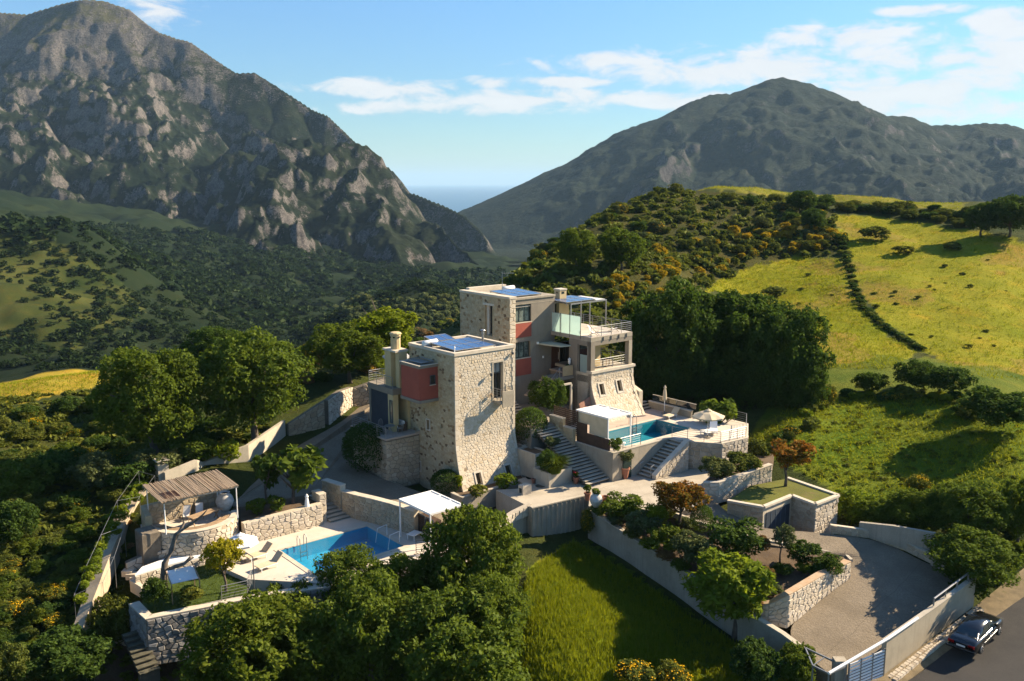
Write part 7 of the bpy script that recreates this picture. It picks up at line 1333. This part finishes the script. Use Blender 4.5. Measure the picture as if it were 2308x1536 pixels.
# parasols
def parasol(label, loc, r=1.35, h=2.45, closed=False, mat=None, rz=0.0):
    t = lt('parasol', label, 'parasol', loc, rz, 'parasols'); mat = mat or FABRIC; MB().tube([(0, 0, 0), (0, 0, h + .1)], .028, 8).build('pole', WHITE, t); mb = MB(); mb.lathe([(.30, 0), (.30, .07), (.08, .10), (.05, .28)], (0, 0, 0), 14); mb.build('base', CONC_DK, t)
    if closed:
        mb = MB(); mb.lathe([(.19, h - 1.35), (.22, h - 1.25), (.16, h - .55), (.10, h - .2), (.15, h - .12), (.03, h + .1)], (0, 0, 0), 10); mb.build('folded_canopy', mat, t)
    else:
        n = 8; mb = MB(); top = (0, 0, h + .12); rim = []
        for k in range(n): a = 2 * math.pi * k / n; rim.append((r * math.cos(a), r * math.sin(a), h - .42))
        for k in range(n):
            a, b = rim[k], rim[(k + 1) % n]; ma = tuple(x * .5 for x in a[:2]) + (h - .12,); m_b = tuple(x * .5 for x in b[:2]) + (h - .12,); ea = ((a[0] + b[0]) / 2 * .96, (a[1] + b[1]) / 2 * .96, h - .46)
            mb.add([top, ma, m_b, a, b, ea], [(0, 1, 2), (1, 3, 5), (1, 5, 2), (2, 5, 4)]); mb.add([a, b, ea, (a[0], a[1], a[2] - .12), (b[0], b[1], b[2] - .12), (ea[0], ea[1], ea[2] - .12)], [(0, 3, 5, 2), (2, 5, 4, 1)])
        mb.build('canopy', mat, t)
        for k in range(n): MB().tube([(0, 0, h - .02), tuple(x * .97 for x in rim[k][:2]) + (h - .45,)], .012, 4).build('rib', WHITE, t)
        mb = MB(); mb.lathe([(.32, h + .06), (.05, h + .2), (.02, h + .26)], (0, 0, 0), 8); mb.build('vent_cap', mat, t)
    return t
parasol('closed cream parasol standing against the back wall of the upper pool terrace', hw(23.6, -1.9, UZ), closed=True, h=2.7)
parasol('open cream parasol over the low table at the right end of the upper terrace', hw(20.0, -9.9, UZ), 1.45, 2.4)
parasol('closed white parasol on the lower pool deck in front of the lit stone wall', P(694, 1190, LZ), closed=True, h=2.6, mat=WFABRIC)
parasol('open white parasol at the left end of the lower pool deck, below the round patio', P(545, 1268, LZ), 1.25, 1.95, mat=WFABRIC)
parasol('grey open parasol on the upper terrace left of the yellow chimney breast', hw(1.6, 11.0, 6.9), 1.3, 2.3, mat=M('grey_canvas', (.34, .34, .34), (.3, .3, .3)))
def lounger(label, loc, rz, mat=None, back=True):
    t = lt('sun_lounger', label, 'sun lounger', loc, rz, 'sun loungers'); mat = mat or FABRIC
    for x in (-.32, .32): MB().bar((x, -.95, .30), (x, .45, .30), .05).build('side_rail', WHITE, t)
    for x in (-.30, .30):
        for y in (-.8, .35): MB().bar((x, y, 0), (x, y, .28), .045).build('leg', WHITE, t)
    MB().box(-.33, .33, -.98, .35, .32, .38).build('seat', mat, t); mb = MB(); a = .75 if back else .05; mb.add([(-.33, .36, .33), (.33, .36, .33), (.33, .36 + .75 * math.cos(a), .33 + .75 * math.sin(a)), (-.33, .36 + .75 * math.cos(a), .33 + .75 * math.sin(a)), (-.33, .36, .39), (.33, .36, .39), (.33, .33 + .75 * math.cos(a), .39 + .75 * math.sin(a)), (-.33, .33 + .75 * math.cos(a), .39 + .75 * math.sin(a))], [(3, 2, 1, 0), (4, 5, 6, 7), (0, 1, 5, 4), (1, 2, 6, 5), (2, 3, 7, 6), (3, 0, 4, 7)]); mb.build('backrest', mat, t); return t
lounger('cream sun lounger with raised back beside the closed parasol at the upper pool', hw(22.9, -3.4, UZ), HROT - 1.5); lounger('white sun lounger in dappled shade under the open cream parasol', hw(21.6, -9.3, UZ), HROT - .9, WFABRIC)
lounger('white sun lounger beneath the upper white canopy by the corner plant', hw(12.0, -6.3, UZ), HROT + .2, WFABRIC, False)
lounger('grey cream sun lounger on the lower deck, nearer the round patio', P(585, 1258, LZ), HROT - 1.45); lounger('grey cream sun lounger on the lower deck, nearer the lawn railing', P(608, 1280, LZ), HROT - 1.45); lounger('sun lounger under the lower white pergola behind the green tree', P(972, 1205, LZ), HROT - 1.2)
def low_table(label, loc, rz=HROT, s=.8):
    t = lt('low_table', label, 'table', loc, rz); MB().bbox(-s / 2, s / 2, -s * .38, s * .38, .38, .43, .01).build('table_top', WHITE, t)
    for x in (-1, 1):
        for y in (-1, 1): MB().box(x * s * .42 - .025, x * s * .42 + .025, y * s * .32 - .025, y * s * .32 + .025, 0, .38).build('leg', WHITE, t)
low_table('white low table under the open cream parasol at the upper pool', hw(20.6, -9.4, UZ), HROT, 1.1); low_table('white low table beside the lower white pergola', P(934, 1214, LZ), HROT + .3, .95)
def deckchair(label, loc, rz, grp='folding deckchairs'):
    t = lt('deck_chair', label, 'deck chair', loc, rz, grp)
    for x in (-.28, .28): MB().bar((x, -.55, .02), (x, .55, .95), .035).build('frame_rail', TEAK, t); MB().bar((x, .45, .02), (x, -.45, .42), .035).build('frame_leg', TEAK, t)
    mb = MB(); pr = [(-.42, .36), (-.15, .25), (.15, .42), (.53, .93)]; mb.add([(x, y, z) for y, z in pr for x in (-.26, .26)] + [(x, y, z + .015) for y, z in pr for x in (-.26, .26)], [(2 * i, 2 * i + 1, 2 * i + 3, 2 * i + 2) for i in range(3)] + [(8 + 2 * i, 10 + 2 * i, 11 + 2 * i, 9 + 2 * i) for i in range(3)]); mb.build('sling', WFABRIC, t); MB().bar((-.28, .54, .94), (.28, .54, .94), .035).build('crossbar', TEAK, t); return t
deckchair('white sling deck chair on the roof terrace nearer the glass screen', P(1337, 757, 10.13), HROT + .5); deckchair('white sling deck chair on the roof terrace nearer the corner railing', P(1381, 748, 10.13), HROT + .9)
deckchair('white folding chair on the round patio, left of two', P(420, 1172, -.02), HROT - .6, 'patio folding chairs'); deckchair('white folding chair on the round patio, right of two', P(450, 1166, -.02), HROT - .4, 'patio folding chairs')
t = lt('patio_table', 'long pale wooden table curving along the bench of the round patio', 'table', P(462, 1178, -.02), HROT + .25); MB().bbox(-1.25, 1.25, -.38, .38, .70, .75, .01).build('table_top', TEAK, t)
for x in (-1.0, 1.0): MB().bar((x, -.3, 0), (x, .3, .7), .07).build('leg', TEAK, t); MB().bar((x, .3, 0), (x, -.3, .7), .07).build('leg', TEAK, t)
t = lt('balcony_table', 'small teak table with cushioned chair in the loggia above the stone base', 'table', hw(19.6, 1.9, 6.88), HROT); MB().box(-.5, .5, -.3, .3, .7, .74).build('table_top', TEAK, t)
for x in (-.45, .45):
    for y in (-.25, .25): MB().box(x - .03, x + .03, y - .03, y + .03, 0, .7).build('leg', TEAK, t)
t = lt('garden_sofa', 'brown wicker corner sofa with white cushions on the lower tower terrace', 'sofa', hw(-.95, 7.5, 3.2), HROT); MB().box(-.45, .45, -1.2, 1.2, 0, .32).build('seat_base', WICKER, t); MB().box(.32, .46, -1.2, 1.2, .32, .75).build('backrest', WICKER, t); MB().box(-.45, .32, -1.28, -1.16, .32, .6).build('armrest', WICKER, t); MB().box(-.45, .32, 1.16, 1.28, .32, .6).build('armrest', WICKER, t)
for i in range(3): MB().bbox(-.42, .30, -1.1 + i * .74, -.40 + i * .74, .322, .46, .04).build('cushion', WFABRIC, t); MB().bbox(.12, .31, -1.05 + i * .74, -.45 + i * .74, .462, .85, .06).build('back_cushion', WFABRIC, t)
t = lt('cafe_table', 'round white iron table on the lower tower terrace', 'table', hw(-2.25, 6.3, 3.2), HROT); mb = MB(); mb.lathe([(.45, .70), (.45, .73)], (0, 0, 0), 18); mb.build('table_top', METAL, t); [MB().bar((math.cos(a) * .35, math.sin(a) * .35, 0), (0, 0, .7), .03).build('leg', METAL, t) for a in (.3, 2.4, 4.5)]
def iron_chair(label, loc, rz):
    t = lt('iron_chair', label, 'chair', loc, rz, 'white iron chairs'); mb = MB(); mb.lathe([(.22, .44), (.22, .47)], (0, 0, 0), 14); mb.build('seat', METAL, t); [MB().bar((x, y, 0), (x * .8, y * .8, .44), .025).build('leg', METAL, t) for x in (-.2, .2) for y in (-.2, .2)]
    mb = MB(); mb.tube([(-.27, .2, .45)] + [(-.27 * math.cos(a), .24, .8 + .32 * math.sin(a)) for a in [i * math.pi / 8 for i in range(9)]] + [(.27, .2, .45)], .018, 5); [mb.tube([(x, .22, .46), (x, .24, 1.05)], .01, 4) for x in (-.12, 0, .12)]; mb.build('backrest', METAL, t)
iron_chair('round backed white iron chair left of the iron table', hw(-2.4, 7.2, 3.2), HROT + .3); iron_chair('round backed white iron chair right of the iron table', hw(-1.5, 5.9, 3.2), HROT - 1.8)
t = ht('entrance_panel', 'pale timber panel standing on the entrance landing', 'panel', (14.8, 3.3, 6.25)); MB().box(15.0, 16.3, 3.24, 3.30, 6.3, 7.25).build('board', M('pale_ply', (.50, .36, .20), (.44, .31, .17)), t)
t = ht('white_sculpture', 'small white animal head ornament by the entrance glazing', 'ornament', (16.1, 3.5, 7.2)); mb = MB(); mb.lathe([(.05, 0), (.13, .25), (.10, .5), (.16, .55), (.03, .7)], (16.15, 3.6, 7.2), 8); mb.bar((15.95, 3.6, 7.75), (16.35, 3.6, 7.75), .06); mb.build('head', WHITE, t)
def ladder(label, loc, rz, s=1.0):
    t = lt('pool_ladder', label, 'pool ladder', loc, rz, 'pool ladders')
    for x in (-.26, .26): MB().tube([(x, .45, 0), (x, .45, .7), (x, .35, .88), (x, .15, .92), (x, 0, .75), (x, -.05, -.9)], .025, 6).build('rail', METAL, t)
    for z in (-.25, -.55): MB().bar((-.26, -.05, z), (.26, -.05, z), .08, .03).build('rung', METAL, t)
ladder('curved steel pool ladder at the back edge of the upper pool', hw(18.3, QV1, UZ), HROT); ladder('curved steel pool ladder at the back edge of the lower pool', P(684, 1236, LZ), HROT)
t = ht('pool_handrail', 'white steel hand rails at the right end of the lower pool', 'handrail', (-8.5, -3.5, LZ)); [MB().tube([(-8.3, v, LZ), (-8.3, v, LZ + .85), (-9.1, v, LZ + .75), (-9.3, v, LZ - .3)], .03, 6).build('rail', WHITE, t) for v in (-2.6, -4.3)]
rt = ht('lawn_railing', 'pale grey railing at the corner of the lawn terrace beside the lamp post', 'railing', (-21, -5, -1.9)); railing(rt, [(-21.9, -4.75, -1.8), (-20.3, -5.0, -1.8), (-19.5, -3.9, -1.7)], 1.0, 4, 1.5, name='guard')
rt = ht('lower_fence', 'dark wooden fence panel by the right corner of the lower pool', 'fence', (-8.3, -6.8, LZ)); railing(rt, [(-8.6, -6.9, LZ), (-7.2, -7.8, LZ)], 1.0, 5, .8, DARKMETAL, name='guard')
t = lt('lamp_post', 'thin dark lamp post beside the lawn railing', 'lamp post', P(574, 1338, -1.9), 0); mb = MB(); mb.tube([(0, 0, 0), (0, 0, 2.5), (-.45, .1, 2.75)], .035, 6); mb.build('pole', DARKMETAL, t); mb = MB(); mb.lathe([(.03, .12), (.14, .02), (.14, 0)], (-.5, .1, 2.66), 10); mb.build('lamp_head', DARKMETAL, t)
t = lt('canvas_sunshade', 'sagging white canvas sunshade on a wooden frame over the lawn', 'sunshade', P(415, 1345, -1.92), HROT - .15); mb = MB(); nx_, ny_ = 6, 5; g = [(-.85 + 1.7 * i / nx_, -.75 + 1.5 * j / ny_, 1.35 - .22 * math.sin(math.pi * j / ny_) + .3 * (j / ny_)) for j in range(ny_ + 1) for i in range(nx_ + 1)]; mb.add(g + [(x, y, z - .02) for x, y, z in g], [(j * 7 + i, j * 7 + i + 1, j * 7 + i + 8, j * 7 + i + 7) for j in range(ny_) for i in range(nx_)] + [(42 + j * 7 + i + 7, 42 + j * 7 + i + 8, 42 + j * 7 + i + 1, 42 + j * 7 + i) for j in range(ny_) for i in range(nx_)]); mb.build('canvas', WFABRIC, t)
for x in (-.85, .85): MB().bar((x, -.75, 1.33), (x, .75, 1.63), .06).build('rail', TEAK, t); [MB().bar((x, y, 0), (x, y, z), .06).build('post', TEAK, t) for y, z in ((-.75, 1.33), (.75, 1.62))]
t = lt('dead_tree', 'bare dead tree with forked grey limbs leaning across the round patio', 'tree', P(368, 1335, -1.95), 0); s = pix(*P(368, 1335, -1.95))[2] / F
def q2(px, py, dy=0): return ((px - 368) * s, dy, vz(P(368, 1335, -1.95)[0], P(368, 1335, -1.95)[1] + dy, py) + 1.95)
mb = MB(); mb.tube([(0, 0, -.3), q2(372, 1300), q2(376, 1270), q2(392, 1240, .1), q2(402, 1205, .2), q2(425, 1190, .1)], [.28, .24, .21, .17, .13, .10], 8); mb.tube([q2(425, 1190, .1), q2(450, 1175), q2(470, 1160, -.1), q2(482, 1148, -.2)], [.10, .075, .055, .02], 7); mb.tube([q2(400, 1215, .2), q2(418, 1180, .5), q2(414, 1160, .6)], [.12, .08, .04], 6); mb.build('trunk', DEADWOOD, t, smooth=True)
mb = MB(); mb.tube([q2(374, 1290), q2(400, 1278, -.2), q2(425, 1270, -.3), q2(440, 1255, -.4)], [.18, .13, .10, .07], 7); mb.tube([q2(425, 1270, -.3), q2(445, 1256, -.3), q2(434, 1251, -.2)], [.08, .06, .04], 6); mb.build('limb', DEADWOOD, t, smooth=True)
# vine walk: thin frames with vines
t = wt('vine_trellis', 'thin white pipe trellis with young vines along the far left path', 'trellis', P(262, 1230, -.4))
def tz(p, z): x, y, zz = P(*p); return (x, y, zz + z)
A_ = [(316,1110,.65),(268,1180,.1),(232,1260,-.7),(196,1340,-1.7),(172,1400,-2.5)]; B_ = [(352,1120,.5),(318,1170,.0),(284,1240,-.7),(262,1310,-1.5),(236,1370,-2.2)]
for i in range(5): MB().tube([tz(A_[i], 0), tz(A_[i], 1.7)], .013, 4).build('post', METAL, t); MB().tube([tz(B_[i], -.5), tz(B_[i], 1.7)], .013, 4).build('post', METAL, t); MB().tube([tz(A_[i], 1.7), tz(B_[i], 1.7)], .010, 4).build('crossbar', METAL, t)
MB().tube([tz(p, 1.7) for p in A_], .012, 5).build('rail', METAL, t); MB().tube([tz(p, 1.7) for p in B_], .012, 5).build('rail', METAL, t)
for i, (x, y, z) in enumerate([(305,1108,1.2),(285,1130,1.2),(262,1165,.9),(246,1200,.6),(228,1230,.4),(214,1268,0),(200,1300,-.3),(330,1098,1.4),(315,1100,1.3),(295,1120,1.2),(272,1148,1.0),(254,1184,.8),(237,1216,.5),(220,1250,.2),(206,1284,-.1),(192,1320,-.5),(182,1350,-.9),(310,1125,.9),(280,1160,.7),(262,1200,.3)]):
    v_ = D.objects.new('vine_leaves', PRO['low'][i % 4]); COL.objects.link(v_); v_.parent = t; b = P(x, y, z); o_ = ORG[t.name]; v_.location = (b[0] - o_[0], b[1] - o_[1], b[2] - o_[2]); v_.scale = (.38 + .2 * (i % 3), .6, .42); obj_mat(v_, LEAF['lime'])
for i, (x, y) in enumerate([(700 / 2.62 + 0, 1450), (285, 1456), (300, 1462), (330, 1458), (352, 1452), (318, 1468)]):
    b = hit(x, y); mb = MB(); mb.lathe([(.18, -.1), (.24, .05), (.12, .2), (.02, .22)], b, 7, sx=1.3); tag(mb.build('rock', STONE_PALE, None, org=(0, 0, 0)), 'pale loose rock on the bare ground below the dark stair', 'rock', 'loose rocks below the stair')
# the car on the road
CARB = M('black_car_paint', (0.008, 0.009, 0.010), (0.008, 0.009, 0.010), 0.12, 1, 0, 10, spec=0.8, fine=0); CARG = glass('car_glass', (0.012, 0.022, 0.024), .04); TYRE = M('tyre_rubber', (.015, .015, .015), (.012, .012, .012), .8); RIM = M('alloy_rim', (.55, .53, .50), (.5, .48, .45), .3, metal=.7, spec=.6, fine=.03); CHROME = M('chrome_trim', (.7, .7, .68), (.65, .65, .63), .15, metal=.9, fine=.02); TAIL = M('red_lamp_lens', (.30, .012, .012), (.25, .01, .01), .15, spec=.8, fine=.02); PLATE = M('number_plate', (.62, .62, .58), (.58, .58, .55), .5, fine=.03)
c0 = Vector(P(2208.8, 1470.7, -4.33)); c1 = Vector(P(2246.5, 1431.8, -4.08)); fw_ = (c1 - c0); hd = math.atan2(-fw_.x, fw_.y); side = Vector((math.cos(hd), math.sin(hd), 0)); cc = (c0 + c1) / 2 - side * .76
car = lt('parked_car', 'shiny black saloon car parked on the asphalt road below the cream wall', 'car', (cc.x, cc.y, min(c0.z, c1.z) + .12), hd); car.rotation_euler = (math.atan2(c1.z - c0.z, math.hypot(fw_.x, fw_.y)), 0, hd)
ST = [(-2.30, .42, .78, .74), (-2.22, .30, .93, .82), (-1.9, .24, .98, .87), (-1.35, .20, .98, .89), (-.6, .19, .97, .90), (.3, .19, .955, .90), (1.0, .20, .94, .89), (1.7, .22, .88, .87), (2.15, .26, .78, .80), (2.33, .36, .66, .68)]
vs = []; fs = []
for y, zb, zt, hw_ in ST:
    half = [(hw_ * .86, zb), (hw_ * .99, zb + .10), (hw_, zb + .28), (hw_ * .985, zt - .13), (hw_ * .93, zt - .04), (hw_ * .78, zt), (0, zt + .025)]; ring = half + [(-x, z) for x, z in half[-2::-1]]; vs += [(x, y, z) for x, z in ring]
nr_ = 13
for i in range(len(ST) - 1): fs += [(i * nr_ + k, i * nr_ + (k + 1) % nr_, (i + 1) * nr_ + (k + 1) % nr_, (i + 1) * nr_ + k) for k in range(nr_)]
fs += [tuple(range(nr_)), tuple((len(ST) - 1) * nr_ + k for k in range(nr_ - 1, -1, -1))]; mb = MB(); mb.add(vs, [f[::-1] for f in fs]); body = mb.build('body', CARB, car, smooth=True)
GS = [(-1.62, .97, .74, .66), (-1.05, 1.30, .74, .60), (-.55, 1.41, .75, .585), (.10, 1.42, .75, .585), (.42, 1.36, .745, .60), (1.12, .955, .73, .68)]; vs = []; fs = []
for y, zt, hb, htp in GS: vs += [(hb, y, .93), ((hb + htp) / 2 + .01, y, (zt + .93) / 2 + .02), (htp, y, zt), (0, y, zt + .03), (-htp, y, zt), (-(hb + htp) / 2 - .01, y, (zt + .93) / 2 + .02), (-hb, y, .93)]
for i in range(len(GS) - 1): fs += [(i * 7 + k, i * 7 + k + 1, (i + 1) * 7 + k + 1, (i + 1) * 7 + k) for k in range(6)]
mb = MB(); mb.add(vs, fs + [(0, 1, 2, 3, 4, 5, 6), tuple(35 + k for k in (6, 5, 4, 3, 2, 1, 0))]); mb.build('roof', CARB, car, smooth=True)
def panel(nm, pts, mat, off): n = (Vector(pts[1]) - Vector(pts[0])).cross(Vector(pts[2]) - Vector(pts[0])).normalized() * off; m_ = MB(); m_.add([tuple(Vector(p) + n) for p in pts] + pts, [tuple(range(len(pts)))] + [(i, i + len(pts), (i + 1) % len(pts) + len(pts), (i + 1) % len(pts)) for i in range(len(pts))]); return m_.build(nm, mat, car)
panel('rear_window', [(-.62, -1.56, 1.01), (.62, -1.56, 1.01), (.56, -1.08, 1.30), (-.56, -1.08, 1.30)], CARG, .018); panel('windscreen', [(.62, 1.06, 1.0), (-.62, 1.06, 1.0), (-.55, .46, 1.35), (.55, .46, 1.35)], CARG, .02)
for sx in (1, -1):
    o_ = .022 if sx > 0 else -.022
    panel('side_window', [(sx * .752, .05, .965), (sx * .738, .92, .965), (sx * .62, .42, 1.31), (sx * .605, .06, 1.36)], CARG, o_); panel('side_window', [(sx * .752, -.02, .965), (sx * .605, -.01, 1.365), (sx * .61, -.52, 1.35), (sx * .72, -1.02, 1.0)], CARG, o_)
    mb = MB(); mb.bar((sx * .90, -1.0, .56), (sx * .905, 1.0, .56), .03, .05); mb.build('side_trim', CHROME, car); mb = MB(); mb.bar((sx * .90, -.25, .80), (sx * .90, -.05, .80), .03, .03); mb.build('door_handle', CHROME, car); mb = MB(); mb.bar((sx * .80, .75, 1.0), (sx * 1.0, .72, 1.02), .16, .13); mb.build('wing_mirror', CARB, car)
    mb = MB(); mb.box(sx * .60 - .19, sx * .60 + .19, -2.30, -2.12, .66, .84); mb.build('tail_light', TAIL, car); mb = MB(); mb.box(sx * .55 - .18, sx * .55 + .18, 2.12, 2.30, .56, .72); mb.build('headlight', CHROME, car)
    for y in (-1.38, 1.38):
        mb = MB(); a = [(sx * .80 + o, y, .32) for o in (-.11, -.09, .09, .11)]; mb.tube(a, [.30, .325, .325, .30], 20); wl = mb.build('wheel', TYRE, car); mb = MB(); mb.tube([(sx * .905, y, .32), (sx * .925, y, .32)], [.22, .20], 16)
        mb.build('rim', RIM, wl); mb = MB()
        for k in range(5): an = k * 1.2566; mb.bar((sx * .93, y + .05 * math.cos(an), .32 + .05 * math.sin(an)), (sx * .932, y + .20 * math.cos(an), .32 + .20 * math.sin(an)), .02, .05)
        mb.build('spokes', TYRE, wl)
mb = MB(); mb.box(-.26, .26, -2.335, -2.31, .60, .71); mb.build('number_plate', PLATE, car); mb = MB(); mb.box(-.86, .86, -2.36, -2.2, .36, .50); mb.build('rear_bumper', CARB, car); mb = MB(); mb.box(-.80, .80, -2.375, -2.36, .485, .51); mb.build('bumper_trim', CHROME, car)
# ------------------------------------------------------------------ air
hz = MB(); hz.box(-61000, 61000, -400, 61000, -420, 450)
hm = D.materials.new('valley_haze'); hm.use_nodes = True; nt = NT(hm.node_tree); nt.n.clear(); vp_ = nt.new('ShaderNodeVolumePrincipled'); vp_.inputs['Color'].default_value = (0.50, 0.76, 1.0, 1); vp_.inputs['Density'].default_value = 0.000045; vp_.inputs['Anisotropy'].default_value = 0.0
ou = nt.new('ShaderNodeOutputMaterial'); nt.l.new(vp_.outputs[0], ou.inputs['Volume'])
tag(hz.build('haze', hm, None, org=(0, 0, 0)), kind='stuff')
